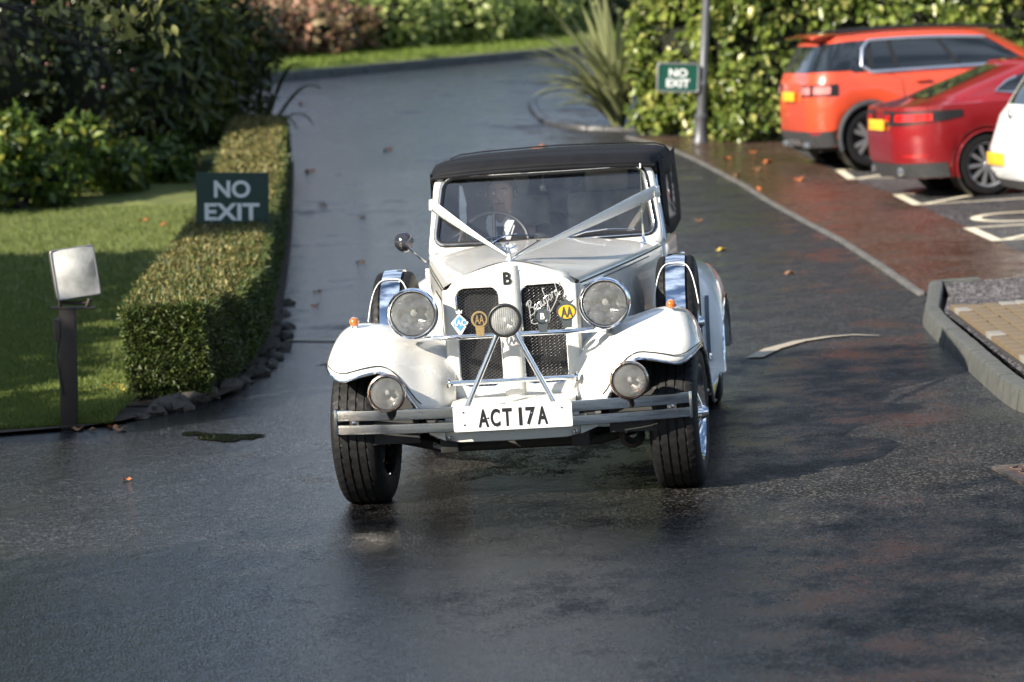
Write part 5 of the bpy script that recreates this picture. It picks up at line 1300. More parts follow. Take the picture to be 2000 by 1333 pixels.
# orange SUV
def suv_extras(patch, P, uu, gb, root, bo, side):
    X = lambda x: u_of_x(x, 0.06, 3.45, 0.30, 0.5)
    patch('quarter_panel', uu(NR + 1), uu(X(0.80)), gb + 0.9, gb + 5.0, 'dark_glass', 0.004, nu=20)
    patch('pillar_cover', uu(X(0.80)), uu(X(3.02)), gb + 0.95, gb + 4.7, 'black_trim', 0.004, nu=20)
    for a, b in ((0.88, 1.18), (1.26, 2.08), (2.16, 3.0)):
        w = patch('side_window', uu(X(a)), uu(X(b)), gb + 1.0, gb + 4.6, 'dark_glass', 0.007, nu=12)
    def edge(vrow): return [tuple(P(uu(u), vrow) + np.array([0, -side * 0.012, 0])) for u in np.linspace(X(0.84), X(3.0), 16)]
    lo, hi = edge(gb + 0.75), edge(gb + 4.9)
    MB().tube([hi[-1]] + hi[::-1][1:] + [tuple(P(uu(X(0.72)), gb + 3.8) + np.array([0, -side * 0.012, 0])), tuple(P(uu(X(0.70)), gb + 2.0) + np.array([0, -side * 0.012, 0]))] + lo, 0.024, 8).build('window_trim', 'satin_trim', root)
    arch_trim(patch, P, uu, root, (0.80, 3.53), 0.36, 0.415, 0.925, side, 'cladding', 0.035)
    patch('sill_cladding', uu(U_SIDE + 10), uu(U_SIDE + 48), 0.05, 0.95, 'cladding', 0.010)
    tl = patch('tail_light', uu(NR - 2.0), uu(NR + NC + 0.5), 2.50, 2.95, 'black_trim', 0.010)
    for k in range(2):
        patch('lamp_element', uu(NR - 1.5 + k * 4.6), uu(NR + 2.2 + k * 4.6), 2.58, 2.87, 'tail_pink', 0.022, parent=tl, nu=8)
    patch('reflector', uu(NR + 2), uu(NR + 4.5), 0.75, 0.98, 'tail_red', 0.012, nu=6)
    MB().tube([(x, -side * 0.66, 1.675 - 0.075 * ((x - 1.3) / 1.5) ** 2) for x in np.linspace(0.45, 2.85, 14)], 0.020, 8).build('roof_rail', 'black_trim', root)
    mb = MB(); mb.box((2.95, -side * 1.02, 1.08), (0.16, 0.20, 0.14), None, 0.04); mb.build('door_mirror', 'car_orange', root)
    for x in (1.55, 2.55):
        MB().box((x, -side * 0.945, 1.02), (0.20, 0.03, 0.03), None, 0.01).build('door_handle', 'car_orange', root)
    for x in (1.05, 2.06, 3.05):
        MB().tube([tuple(P(uu(X(x)), v) + np.array([0, -side * 0.002, 0])) for v in np.linspace(1.6, gb + 0.7, 8)], 0.004, 5).build('door_gap', 'black_trim', root)
def suv_rear(patch, P, gb, root, bo, n):
    patch('rear_window', -NR - 1, NR + 1, gb + 0.8, gb + 4.7, 'dark_glass', 0.006, nu=24)
    patch('rear_bumper', -(NR + NC + 3), NR + NC + 3, 0.04, 1.05, 'cladding', 0.014, nu=40, nv=6)
    patch('skid_plate', -4, 4, 0.15, 0.55, 'satin_trim', 0.022, nu=12)
    MB().box((-0.050, 0, 0.90), (0.03, 0.53, 0.115), None, 0.004).build('number_plate', 'plate_yellow', root)
    mb = MB(); mb.grid([[(x, y, z - 0.02 * (abs(y) / 0.6) ** 2) for x, z in ((0.45, 1.665), (0.22, 1.655), (0.12, 1.635), (0.14, 1.615), (0.40, 1.60))] for y in np.linspace(-0.66, 0.66, 12)]); mb.build('roof_spoiler', 'car_orange', root, smooth=60, solid=0.01)
    for s in (-1, 1): MB().box((0.02, s * 0.5, 0.30), (0.06, 0.20, 0.07), None, 0.02).build('exhaust', 'satin_trim', root)
suv = dict(sx=0.86, scale=0.94, len=4.5, R=0.36, xw1=0.80, xw2=3.53, yw=0.80, aR=0.415, spokes=5, rimm='alloy_dark',
  lower=[(0.10, 4.38, 0.86, 0.30, 0.45, 0.27, 0.0), (0.02, 4.47, 0.915, 0.32, 0.50, 0.46, 0.035), (0.02, 4.48, 0.930, 0.32, 0.55, 0.74, 0.07), (0.05, 4.40, 0.925, 0.30, 0.60, lambda x: 1.06 - 0.08 * max(0, (x - 3.2) / 1.2), 0.09)],
  upper=[(0.08, 3.45, 0.885, 0.30, 0.50, lambda x: 1.13 + 0.03 * (x < 0.6)), (0.30, 2.75, 0.700, 0.25, 0.40, lambda x: 1.590 - 0.085 * ((x - 1.2) / 1.5) ** 2), (0.38, 2.65, 0.60, 0.25, 0.40, lambda x: 1.648 - 0.07 * ((x - 1.2) / 1.5) ** 2), (0.9, 2.2, 0.30, 0.2, 0.2, lambda x: 1.665 - 0.06 * ((x - 1.2) / 1.5) ** 2)],
  extras=suv_extras, rear=suv_rear)
modern_car('parked_car', 'bright orange SUV with roof rails parked nearest the tall hedge', suv, (3.47, 36.75), rad(9), 'car_orange')

# red saloon
def sal_extras(patch, P, uu, gb, root, bo, side):
    X = lambda x: u_of_x(x, 0.55, 3.75, 0.35, 0.6)
    sh = lambda a: (gb + 1.0 + (1.6 * max(0, 0.28 - a) / 0.28), gb + 4.6 - 1.5 * max(0, 0.16 - a) / 0.16)
    w = patch('side_window', uu(X(1.05)), uu(X(1.72)), 0, 0, 'dark_glass', 0.007, nu=12, shape=sh)
    patch('side_window', uu(X(1.80)), uu(X(2.75)), gb + 1.0, gb + 4.6, 'dark_glass', 0.007, nu=12)
    MB().tube([tuple(P(uu(X(x)), v) + np.array([0, -side * 0.010, 0])) for x, v in ((2.8, gb + 0.85), (2.0, gb + 0.85), (1.4, gb + 0.9), (1.15, gb + 1.5), (1.03, gb + 2.8), (1.05, gb + 3.3))], 0.016, 6).build('window_trim', 'satin_trim', root)
    tl = patch('tail_light', uu(NR - 5), uu(NR + NC + 4), 0, 0, 'black_trim', 0.010, nu=18, shape=lambda a: (2.28 + 0.45 * max(0, a - 0.45), 2.86 - 0.06 * a))
    patch('lamp_element', uu(NR + 1), uu(NR + 6.5), 2.42, 2.72, 'tail_red', 0.020, parent=tl, nu=8)
    patch('lamp_element', uu(NR - 4), uu(NR - 0.5), 2.42, 2.70, 'tail_red', 0.020, parent=tl, nu=6)
    patch('reflector', uu(NR + 2.5), uu(NR + 6), 1.02, 1.10, 'tail_red', 0.010, nu=6)
    arch_trim(patch, P, uu, root, (0.97, 3.67), 0.33, 0.365, 0.885, side, 'car_red', 0.012)
    for x in (1.45, 2.45): MB().box((x, -side * 0.905, 0.86), (0.20, 0.03, 0.03), None, 0.01).build('door_handle', 'car_red', root)
    mb = MB(); mb.box((2.95, -side * 0.99, 0.98), (0.16, 0.20, 0.13), None, 0.04); mb.build('door_mirror', 'car_red', root)
    for x in (1.78, 2.8):
        MB().tube([tuple(P(uu(X(x)), v) + np.array([0, -side * 0.002, 0])) for v in np.linspace(1.2, gb + 0.7, 8)], 0.004, 5).build('door_gap', 'black_trim', root)
def sal_rear(patch, P, gb, root, bo, n):
    patch('rear_window', -NR + 1, NR - 1, gb + 0.6, gb + 5.2, 'dark_glass', 0.006, nu=24)
    patch('rear_valance', -(NR + NC), NR + NC, 0.05, 0.75, 'cladding', 0.012, nu=30)
    MB().box((-0.045, 0, 0.80), (0.03, 0.53, 0.115), None, 0.004).build('number_plate', 'plate_yellow', root)
    MB().tube([(0.02, y, 0.84) for y in np.linspace(-0.32, 0.32, 5)], 0.014, 6).build('boot_trim', 'satin_trim', root)
    for s in (-1, 1): MB().tube([(0.03, s * 0.5, 0.30), (0.2, s * 0.5, 0.30)], 0.045, 12).build('exhaust', 'satin_trim', root)
def sal_sh(x): return 1.00 - 0.01 * max(0, 1 - x / 0.8) - 0.20 * max(0, (x - 2.9) / 1.6) ** 1.5
saloon = dict(sx=0.90, scale=0.95, len=4.6, R=0.33, xw1=0.97, xw2=3.67, yw=0.76, aR=0.365, spokes=10, rimm='alloy',
  lower=[(0.14, 4.50, 0.82, 0.40, 0.5, 0.22, 0.0), (0.02, 4.58, 0.875, 0.45, 0.55, 0.45, 0.03), (0.02, 4.58, 0.895, 0.45, 0.6, 0.72, 0.06), (0.06, 4.45, 0.885, 0.42, 0.65, sal_sh, 0.08)],
  upper=[(0.42, 3.65, 0.80, 0.30, 0.55, lambda x: 1.055 - 0.01 * (x < 1)), (1.45, 2.60, 0.60, 0.30, 0.40, lambda x: 1.37 + 0.02 * math.sin(math.pi * min(1, max(0, (x - 1.2) / 1.6)))), (1.45, 2.45, 0.50, 0.25, 0.35, lambda x: 1.415), (1.75, 2.2, 0.22, 0.15, 0.15, lambda x: 1.428)],
  extras=sal_extras, rear=sal_rear)
modern_car('parked_car', 'dark red saloon parked between the orange SUV and the white hatchback', saloon, (3.96, 32.42), rad(9), 'car_red')

# white hatchback
def hat_extras(patch, P, uu, gb, root, bo, side):
    X = lambda x: u_of_x(x, 0.10, 3.2, 0.35, 0.5)
    for a, b in ((0.75, 1.6), (1.68, 2.6)): patch('side_window', uu(X(a)), uu(X(b)), gb + 1.0, gb + 4.6, 'dark_glass', 0.007, nu=12)
    tl = patch('tail_light', uu(NR + 3.5), uu(NR + NC + 1), 2.3, 3.2, 'tail_red', 0.012, nu=12)
    arch_trim(patch, P, uu, root, (0.72, 3.25), 0.31, 0.345, 0.84, side, 'car_white', 0.012)
def hat_rear(patch, P, gb, root, bo, n):
    patch('rear_window', -NR + 1, NR - 1, gb + 0.6, gb + 4.8, 'dark_glass', 0.006, nu=24)
    patch('bumper_lip', -(NR + NC), NR + NC, 0.05, 0.55, 'cladding', 0.010, nu=30)
    MB().box((-0.075, 0.18, 0.52), (0.03, 0.53, 0.115), None, 0.004).build('number_plate', 'plate_yellow', root)
    MB().lathe([(0.0001, 0.012), (0.045, 0.010), (0.05, 0.0)], 16, T(0.035, 0, 0.93) @ RY(-math.pi / 2)).build('emblem', 'satin_trim', root)
hatch = dict(len=3.95, R=0.31, xw1=0.72, xw2=3.25, yw=0.72, aR=0.345, spokes=10, rimm='alloy',
  lower=[(0.10, 3.90, 0.78, 0.35, 0.45, 0.24, 0.0), (-0.02, 3.95, 0.84, 0.40, 0.5, 0.42, 0.03), (-0.01, 3.95, 0.850, 0.40, 0.55, 0.62, 0.06), (0.10, 3.85, 0.84, 0.38, 0.6, lambda x: 0.92 - 0.1 * max(0, (x - 2.6) / 1.2), 0.08)],
  upper=[(0.16, 3.05, 0.80, 0.35, 0.5, lambda x: 1.0), (0.42, 2.3, 0.62, 0.25, 0.4, lambda x: 1.40), (0.52, 2.2, 0.50, 0.25, 0.35, lambda x: 1.455), (0.9, 1.8, 0.22, 0.15, 0.15, lambda x: 1.47)],
  extras=hat_extras, rear=hat_rear)
modern_car('parked_car', 'white hatchback parked at the picture edge in front of the red saloon', hatch, (4.74, 29.15), rad(6), 'car_white')
# ================================================================== vegetation
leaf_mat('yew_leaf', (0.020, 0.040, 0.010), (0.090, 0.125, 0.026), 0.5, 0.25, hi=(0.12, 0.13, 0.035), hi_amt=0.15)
leaf_mat('yew_clipped_sunlit', (0.075, 0.074, 0.020), (0.215, 0.190, 0.060), 0.6, 0.2, hi=(0.30, 0.25, 0.10), hi_amt=0.18)  # tan of cut stalks, plus sun on the flat top put into the colour
leaf_mat('laurel_leaf', (0.030, 0.060, 0.010), (0.120, 0.185, 0.030), 0.45, 0.30, hi=(0.26, 0.27, 0.04), hi_amt=0.12)
leaf_mat('ivy_leaf', (0.065, 0.110, 0.018), (0.26, 0.32, 0.07), 0.30, 0.35, hi=(0.42, 0.42, 0.13), hi_amt=0.18)
leaf_mat('sunlit_far_laurel', (0.13, 0.18, 0.04), (0.38, 0.46, 0.15), 0.35, 0.4, hi=(0.46, 0.50, 0.22), hi_amt=0.2)  # lighter copy of laurel_leaf, with frontal sun put into the leaf colour
leaf_mat('dark_leaf', (0.014, 0.027, 0.008), (0.060, 0.082, 0.020), 0.32, 0.25, hi=(0.10, 0.10, 0.02), hi_amt=0.06)
leaf_mat('rhodo_leaf', (0.024, 0.044, 0.011), (0.105, 0.135, 0.030), 0.32, 0.30, hi=(0.17, 0.17, 0.03), hi_amt=0.08)
leaf_mat('holly_leaf', (0.016, 0.028, 0.010), (0.060, 0.080, 0.026), 0.25, 0.15, hi=(0.12, 0.14, 0.05), hi_amt=0.1)
leaf_mat('autumn_leaf', (0.12, 0.075, 0.05), (0.34, 0.27, 0.14), 0.5, 0.4, hi=(0.48, 0.26, 0.18), hi_amt=0.3)
leaf_mat('orange_leaf', (0.12, 0.06, 0.02), (0.26, 0.13, 0.03), 0.5, 0.35)
leaf_mat('grey_leaf', (0.05, 0.065, 0.035), (0.12, 0.135, 0.075), 0.5, 0.3)
leaf_mat('branch_leaf', (0.12, 0.14, 0.04), (0.34, 0.33, 0.11), 0.45, 0.45, hi=(0.30, 0.16, 0.04), hi_amt=0.12)
leaf_mat('grass_blade', (0.070, 0.110, 0.018), (0.180, 0.220, 0.048), 0.6, 0.3)
leaf_mat('verge_blade', (0.10, 0.16, 0.020), (0.20, 0.27, 0.045), 0.6, 0.4)
leaf_mat('flax_leaf', (0.13, 0.15, 0.055), (0.36, 0.38, 0.20), 0.38, 0.3)
pm('bark', (0.022, 0.018, 0.015), 0.9, var=0.35, vs=14, bump=0.8, bs=30, bumpd=0.02)
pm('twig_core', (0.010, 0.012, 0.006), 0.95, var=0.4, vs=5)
pm('berry', (0.16, 0.010, 0.010), 0.3, var=0.2, vs=30)
pm('fallen_orange', (0.42, 0.13, 0.035), 0.55, var=0.25, vs=30)
pm('fallen_yellow', (0.48, 0.36, 0.06), 0.55, var=0.25, vs=30)
pm('fallen_brown', (0.22, 0.11, 0.05), 0.6, var=0.25, vs=30)

def leaf_mesh(name, P, D, Nn, size, aspect, m, parent, kind=None):
    """N separate leaves, each a folded pointed blade of its own."""
    P, D, Nn = (np.asarray(a, float) for a in (P, D, Nn)); n = len(P)
    size = np.broadcast_to(np.asarray(size, float), (n,))[:, None]
    D = D / np.maximum(1e-9, np.linalg.norm(D, axis=1, keepdims=True)); S = np.cross(D, Nn); S = S / np.maximum(1e-9, np.linalg.norm(S, axis=1, keepdims=True)); U = np.cross(S, D)
    w = size * aspect / 2
    V = np.empty((n, 4, 3)); V[:, 0] = P; V[:, 1] = P + D * size * 0.48 + S * w + U * w * 0.35; V[:, 2] = P + D * size - U * size * 0.12; V[:, 3] = P + D * size * 0.48 - S * w + U * w * 0.35
    me = bpy.data.meshes.new(name); me.vertices.add(n * 4); me.vertices.foreach_set('co', V.reshape(-1))
    b = (np.arange(n) * 4)[:, None, None]; F = (np.array([[0, 1, 2], [0, 2, 3]])[None] + b).reshape(-1)
    me.loops.add(n * 6); me.loops.foreach_set('vertex_index', F.astype(np.int32)); me.polygons.add(n * 2)
    me.polygons.foreach_set('loop_start', np.arange(0, n * 6, 3, dtype=np.int32))
    me.materials.append(MATS[m]); me.update(calc_edges=True)
    o = bpy.data.objects.new(name, me); COL.objects.link(o); o.parent = parent
    if kind: o['kind'] = kind
    return o
def rnd_unit(n):
    v = RNG.normal(size=(n, 3)); return v / np.linalg.norm(v, axis=1, keepdims=True)
def lump(v, seed, amp=0.18):
    r = np.random.default_rng(seed); s = np.zeros(len(v))
    for k in range(5):
        d = r.normal(size=3) * (2.2 + k * 1.3); s += np.sin(v @ d + r.uniform(0, 6)) / (1 + k * 0.5)
    return 1 + amp * s / 2
def blob_leaves(blobs, n, thick=0.35, seed=1, down=0.3):
    vol = np.array([b[3] * b[4] + b[4] * b[5] + b[3] * b[5] for b in blobs]); cnt = (n * vol / vol.sum()).astype(int); PP, DD, NN = [], [], []
    for i, (b, c) in enumerate(zip(blobs, cnt)):
        v = rnd_unit(c); rr = lump(v, seed * 31 + i) * (1 - thick * RNG.random(c) ** 1.7)
        P = np.array(b[:3]) + v * np.array(b[3:]) * rr[:, None]
        nn = v + 0.55 * rnd_unit(c); d = rnd_unit(c) + v * 0.35 - np.array([0, 0, down]); PP.append(P); DD.append(d); NN.append(nn)
    P, D, N_ = np.concatenate(PP), np.concatenate(DD), np.concatenate(NN)
    ok = P[:, 2] > gz(P[:, 0], P[:, 1]) + 0.02
    return P[ok], D[ok], N_[ok]
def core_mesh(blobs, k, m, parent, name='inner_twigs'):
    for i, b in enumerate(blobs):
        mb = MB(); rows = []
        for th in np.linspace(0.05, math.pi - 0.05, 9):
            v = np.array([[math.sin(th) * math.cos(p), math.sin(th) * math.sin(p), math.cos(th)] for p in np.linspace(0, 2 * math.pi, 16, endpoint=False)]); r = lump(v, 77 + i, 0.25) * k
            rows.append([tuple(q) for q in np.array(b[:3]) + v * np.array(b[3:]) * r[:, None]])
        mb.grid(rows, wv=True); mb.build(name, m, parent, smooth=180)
def shrub(name, label, cat, blobs, n, size, aspect, m, base, group=None, thick=0.35, seed=1, core=0.68, down=0.3, stems=3):
    root = empty(name, base); tag(root, label, cat, group); inv = np.array(base)
    lb = [(b[0] - inv[0], b[1] - inv[1], b[2] - inv[2]) + tuple(b[3:]) for b in blobs]
    P, D, N_ = blob_leaves(blobs, n, thick, seed, down)
    leaf_mesh('crown', P - inv, D, N_, size * (0.7 + 0.6 * RNG.random(len(P))), aspect, m, root)
    core_mesh(lb, core, 'twig_core', root)
    for k in range(stems):
        a = 2 * math.pi * k / stems; t = lb[k % len(lb)]
        MB().tube([(0.12 * math.cos(a), 0.12 * math.sin(a), -0.05), (t[0] * 0.5 + 0.1 * math.cos(a), t[1] * 0.5, t[2] * 0.5), (t[0], t[1], t[2])], [0.05, 0.035, 0.015], 7).build('stem', 'bark', root)
    return root

# ---- clipped yew hedge along the left of the drive
HY = [18.30, 19.4, 21.0, 25.0, 31.0, 37.0]
HL = [-2.27, -2.36, -2.44, -2.58, -2.83, -3.16]; HRt = [-1.80, -1.66, -1.66, -1.88, -2.17, -2.52]; HT = 0.585
hg = empty('clipped_hedge', (-2.0, 18.35, 0.0)); tag(hg, 'low clipped yew hedge with flat olive top running up beside the drive', 'hedge')
org = np.array([-2.0, 18.35, 0.0])
def hedge_shell(n, face):
    """random points on one face of the hedge, denser near the camera"""
    u = RNG.random(n); y = 18.30 * (37.0 / 18.30) ** (u ** 1.15)
    L, R = np.interp(y, HY, HL), np.interp(y, HY, HRt); g = gz((L + R) / 2, y); wob = 0.018 * np.sin(y * 5.1) + 0.013 * np.sin(y * 11.3 + 1)
    if face == 'top':
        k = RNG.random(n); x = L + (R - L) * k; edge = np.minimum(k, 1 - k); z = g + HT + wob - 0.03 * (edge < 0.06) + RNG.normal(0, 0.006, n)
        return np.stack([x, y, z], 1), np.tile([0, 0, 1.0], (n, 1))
    if face in ('left', 'right'):
        h = RNG.random(n); x = (L if face == 'left' else R) + (1 if face == 'right' else -1) * (0.02 * np.sin(y * 7 + h * 5) - 0.05 * (h < 0.15) * (0.15 - h) / 0.15) + RNG.normal(0, 0.008, n)
        return np.stack([x, y, g + 0.06 + h * (HT - 0.06)], 1), np.tile([1.0 if face == 'right' else -1.0, 0, 0.1], (n, 1))
    k, h = RNG.random(n), RNG.random(n); x = -2.27 + 0.47 * k
    yy = 18.30 + 0.015 * np.sin(x * 14 + h * 6) + 0.04 * (h < 0.12) + RNG.normal(0, 0.008, n)
    return np.stack([x, yy, 0.06 + h * (HT - 0.06)], 1), np.tile([0, -1.0, 0.1], (n, 1))
for face, n, m, nm in (('top', 60000, 'yew_clipped_sunlit', 'sunlit_clipped_top'), ('left', 12000, 'yew_leaf', 'foliage'), ('right', 40000, 'yew_leaf', 'foliage'), ('front', 17000, 'yew_leaf', 'foliage')):
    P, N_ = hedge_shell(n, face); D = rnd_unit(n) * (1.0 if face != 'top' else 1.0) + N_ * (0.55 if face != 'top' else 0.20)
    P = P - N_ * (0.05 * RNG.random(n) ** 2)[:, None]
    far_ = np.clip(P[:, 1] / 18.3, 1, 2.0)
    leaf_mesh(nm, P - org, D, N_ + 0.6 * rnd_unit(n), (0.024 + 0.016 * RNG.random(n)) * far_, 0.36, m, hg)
for face, n in (('top', 2600), ('right', 900), ('front', 700)):      # stray shoots missed by the shears
    P, N_ = hedge_shell(n, face); leaf_mesh('stray_shoots', P - org - N_ * 0.01, N_ * 1.0 + 0.7 * rnd_unit(n) + np.array([0, 0, 0.4]), rnd_unit(n), 0.045 + 0.04 * RNG.random(n), 0.16, 'yew_leaf', hg)
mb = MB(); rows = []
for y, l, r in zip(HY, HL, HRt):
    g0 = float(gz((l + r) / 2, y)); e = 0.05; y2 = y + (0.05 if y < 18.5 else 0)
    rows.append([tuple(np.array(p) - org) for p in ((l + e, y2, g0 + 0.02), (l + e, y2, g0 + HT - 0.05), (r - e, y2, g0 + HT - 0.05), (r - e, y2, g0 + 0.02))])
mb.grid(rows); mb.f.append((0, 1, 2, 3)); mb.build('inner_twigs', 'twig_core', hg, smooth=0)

# ---- stones along the foot of the hedge
STONES = [(-2.08, 17.86, 0.075), (-1.99, 18.02, 0.11), (-1.90, 18.26, 0.10), (-1.82, 18.50, 0.085), (-1.75, 18.82, 0.10), (-1.68, 19.15, 0.075), (-1.62, 19.55, 0.09), (-1.58, 19.95, 0.08), (-1.57, 20.45, 0.085), (-1.57, 21.0, 0.08), (-1.60, 21.7, 0.09), (-1.65, 22.5, 0.08), (-1.72, 23.5, 0.09), (-1.76, 24.4, 0.08), (-2.13, 17.70, 0.045)]
ORD = ['first', 'second', 'third', 'fourth', 'fifth', 'sixth', 'seventh', 'eighth', 'ninth', 'tenth', 'eleventh', 'twelfth', 'thirteenth', 'fourteenth', 'fifteenth', 'sixteenth']
STONES.sort(key=lambda q: q[1])
for i, (x, y, r) in enumerate(STONES):
    mb = MB(); rows = []
    for th in np.linspace(0.02, math.pi - 0.02, 8):
        v = np.array([[math.sin(th) * math.cos(p), math.sin(th) * math.sin(p), math.cos(th)] for p in np.linspace(0, 2 * math.pi, 12, endpoint=False)]); q = v * lump(v * 1.6, 500 + i, 0.45)[:, None] * np.array([1.2, 0.85, 0.62]) * r * 0.85
        rows.append([tuple(k) for k in q])
    mb.grid(rows, wv=True); o = mb.build('stone', 'stone', None, smooth=50); o.matrix_world = T(x, y, r * 0.22) @ RZ(i * 1.3) @ RX(0.3 * math.sin(i * 2.7))
    tag(o, 'rough dark stone at the hedge foot, ' + ORD[i] + ' of the row counted from the camera', 'stone', 'edging stones along the hedge')

# ---- grass on the lawn
n = 95000; y = 17.45 + (RNG.random(n) ** 1.6) * 15; xr = np.interp(y, [17.4, 18.2, 19, 21, 25, 31, 33], [-2.28, -2.22, -2.36, -2.44, -2.60, -2.86, -2.95]); xl = -0.175 * y - 0.55; x = xl + (xr - xl) * RNG.random(n)
z = gz(x, y) + 0.012 + 0.035 * np.clip((y - LAWN_F) / 0.25, 0, 1) + 0.02 * np.sin(x * 1.7 + y * 0.6) * np.clip(y - LAWN_F, 0, 1)
D = rnd_unit(n) * 0.55 + np.array([0, 0, 1.0]); gl_ = leaf_mesh('grass', np.stack([x, y, z], 1), D, rnd_unit(n), 0.020 + 0.022 * RNG.random(n) * np.clip(y / 18, 1, 1.6), 0.16 , 'grass_blade', None)
tag(gl_, 'short mown grass of the lawn beside the hedge', 'grass', kind='stuff')
n = 26000; t = RNG.random(n) * 22 - 8; w_ = 0.15 + RNG.random(n) * 3.2; P = K0[None] + d_[None] * t[:, None] + n_[None] * w_[:, None]
P3 = np.stack([P[:, 0], P[:, 1], gz(P[:, 0], P[:, 1]) + 0.13], 1); vgo = leaf_mesh('grass', P3, rnd_unit(n) * 0.5 + np.array([0, 0, 1.0]), rnd_unit(n), 0.05 + 0.05 * RNG.random(n), 0.22, 'verge_blade', None)
tag(vgo, 'bright green grass on the far verge below the shrubs', 'grass', kind='stuff')

# ---- dark shrubbery behind the lawn
def GB(x, y, dz, rx, ry, rz): return (x, y, float(gz(x, y)) + dz, rx, ry, rz)
shrub('laurel_shrub', 'low sunlit yellow-green laurel at the left edge of the lawn', 'shrub', [GB(-5.5, 32.1, 0.35, 0.5, 0.45, 0.40), GB(-5.2, 32.5, 0.72, 0.42, 0.4, 0.34), GB(-4.75, 32.8, 0.36, 0.40, 0.4, 0.40), GB(-4.45, 33.3, 0.62, 0.30, 0.3, 0.28), GB(-4.15, 33.9, 0.30, 0.36, 0.4, 0.34), GB(-3.75, 34.9, 0.24, 0.34, 0.4, 0.28), GB(-6.3, 31.9, 0.5, 0.6, 0.5, 0.6)], 5600, 0.125, 0.5, 'laurel_leaf', G(-5.0, 32.6), seed=3, thick=0.55, core=0.5)
hol = shrub('holly_shrub', 'very dark holly bush with red berries at the upper left', 'shrub', [GB(-5.6, 33.6, 1.5, 1.1, 0.8, 1.2), GB(-4.6, 34.3, 1.2, 0.7, 0.7, 0.9), GB(-6.9, 33.3, 1.6, 1.2, 0.9, 1.5), GB(-5.2, 34.4, 2.6, 1.0, 0.8, 1.0)], 9000, 0.10, 0.55, 'holly_leaf', G(-5.5, 33.8), seed=5)
bv = None
for k in range(24):
    v = rnd_unit(1)[0]; v[1] = -abs(v[1]) - 0.3; v /= np.linalg.norm(v); b = [(-5.6, 33.6, 1.5, 1.1, 0.8, 1.2), (-4.6, 34.3, 1.2, 0.7, 0.7, 0.9)][k % 2]
    q = np.array([b[0], b[1], float(gz(b[0], b[1])) + b[2]]) + v * np.array(b[3:]) * 1.06 - np.array(G(-5.5, 33.8))
    if bv is None: bv = MB().lathe([(0.0001, 0.016), (0.011, 0.011), (0.016, 0), (0.011, -0.011), (0.0001, -0.016)], 8).build('berry', 'berry', hol); bv.matrix_local = T(*q)
    else: share(bv, 'berry', hol, T(*q))
shrub('rhododendron', 'large dark rhododendron with long drooping leaves behind the lawn', 'shrub', [GB(-3.95, 36.2, 0.9, 0.8, 0.7, 0.8), GB(-3.9, 36.8, 1.6, 0.9, 0.8, 0.7), GB(-4.6, 36.6, 1.9, 0.8, 0.8, 1.0), GB(-3.55, 37.6, 1.2, 0.55, 0.6, 0.7), GB(-4.0, 37.3, 1.7, 0.8, 0.8, 0.7)], 9500, 0.20, 0.30, 'rhodo_leaf', G(-4.0, 36.7), seed=9, down=0.7, thick=0.3)
shrub('evergreen_shrub', 'tall dark evergreen shrub at the top of the clipped hedge', 'shrub', [GB(-3.55, 39.6, 0.7, 0.62, 0.6, 0.75), GB(-3.45, 40.0, 1.25, 0.70, 0.6, 0.62), GB(-4.0, 40.2, 1.3, 0.6, 0.6, 0.7)], 6500, 0.12, 0.5, 'dark_leaf', G(-3.5, 39.8), seed=12)
shrub('background_laurel', 'broad dark laurel mass at the back of the shrubbery', 'shrub', [GB(-7.5, 37.5, 1.8, 2.2, 1.2, 2.0), GB(-5.4, 38.8, 2.0, 1.8, 1.2, 2.0), GB(-10.5, 36.0, 2.0, 2.2, 1.4, 2.2)], 9000, 0.20, 0.45, 'dark_leaf', G(-7, 38), seed=15)
# strap-leaved plant leaning over the road from the hedge end
sp_ = empty('strap_plant', G(-2.95, 38.3)); tag(sp_, 'dark strap-leaved plant arching over the road at the hedge end', 'plant'); b0 = np.array(G(-2.95, 38.3))
for (tx, tz, ay) in ((-2.05, 1.45, 36.9), (-2.15, 1.05, 36.6), (-2.35, 1.0, 36.7), (-2.55, 1.35, 36.9), (-2.75, 1.55, 37.4), (-2.3, 1.75, 37.2)):
    tip = np.array([tx, ay, tz]) - b0; mid = tip * 0.55 + np.array([0, 0, 0.42]); mb = MB(); rows = []
    for t in np.linspace(0, 1, 9):
        p = (1 - t) ** 2 * np.zeros(3) + 2 * t * (1 - t) * mid * 1.25 + t * t * tip; w = 0.030 * math.sin(math.pi * min(0.98, t * 0.9 + 0.08)) + 0.003
        rows.append([tuple(p + np.array([w, 0, 0.0])), tuple(p + np.array([0, 0, -0.012])), tuple(p + np.array([-w * 0.6, w * 0.5, 0]))])
    mb.grid(rows); mb.build('leaf', 'dark_leaf', sp_, smooth=60, solid=0.003)

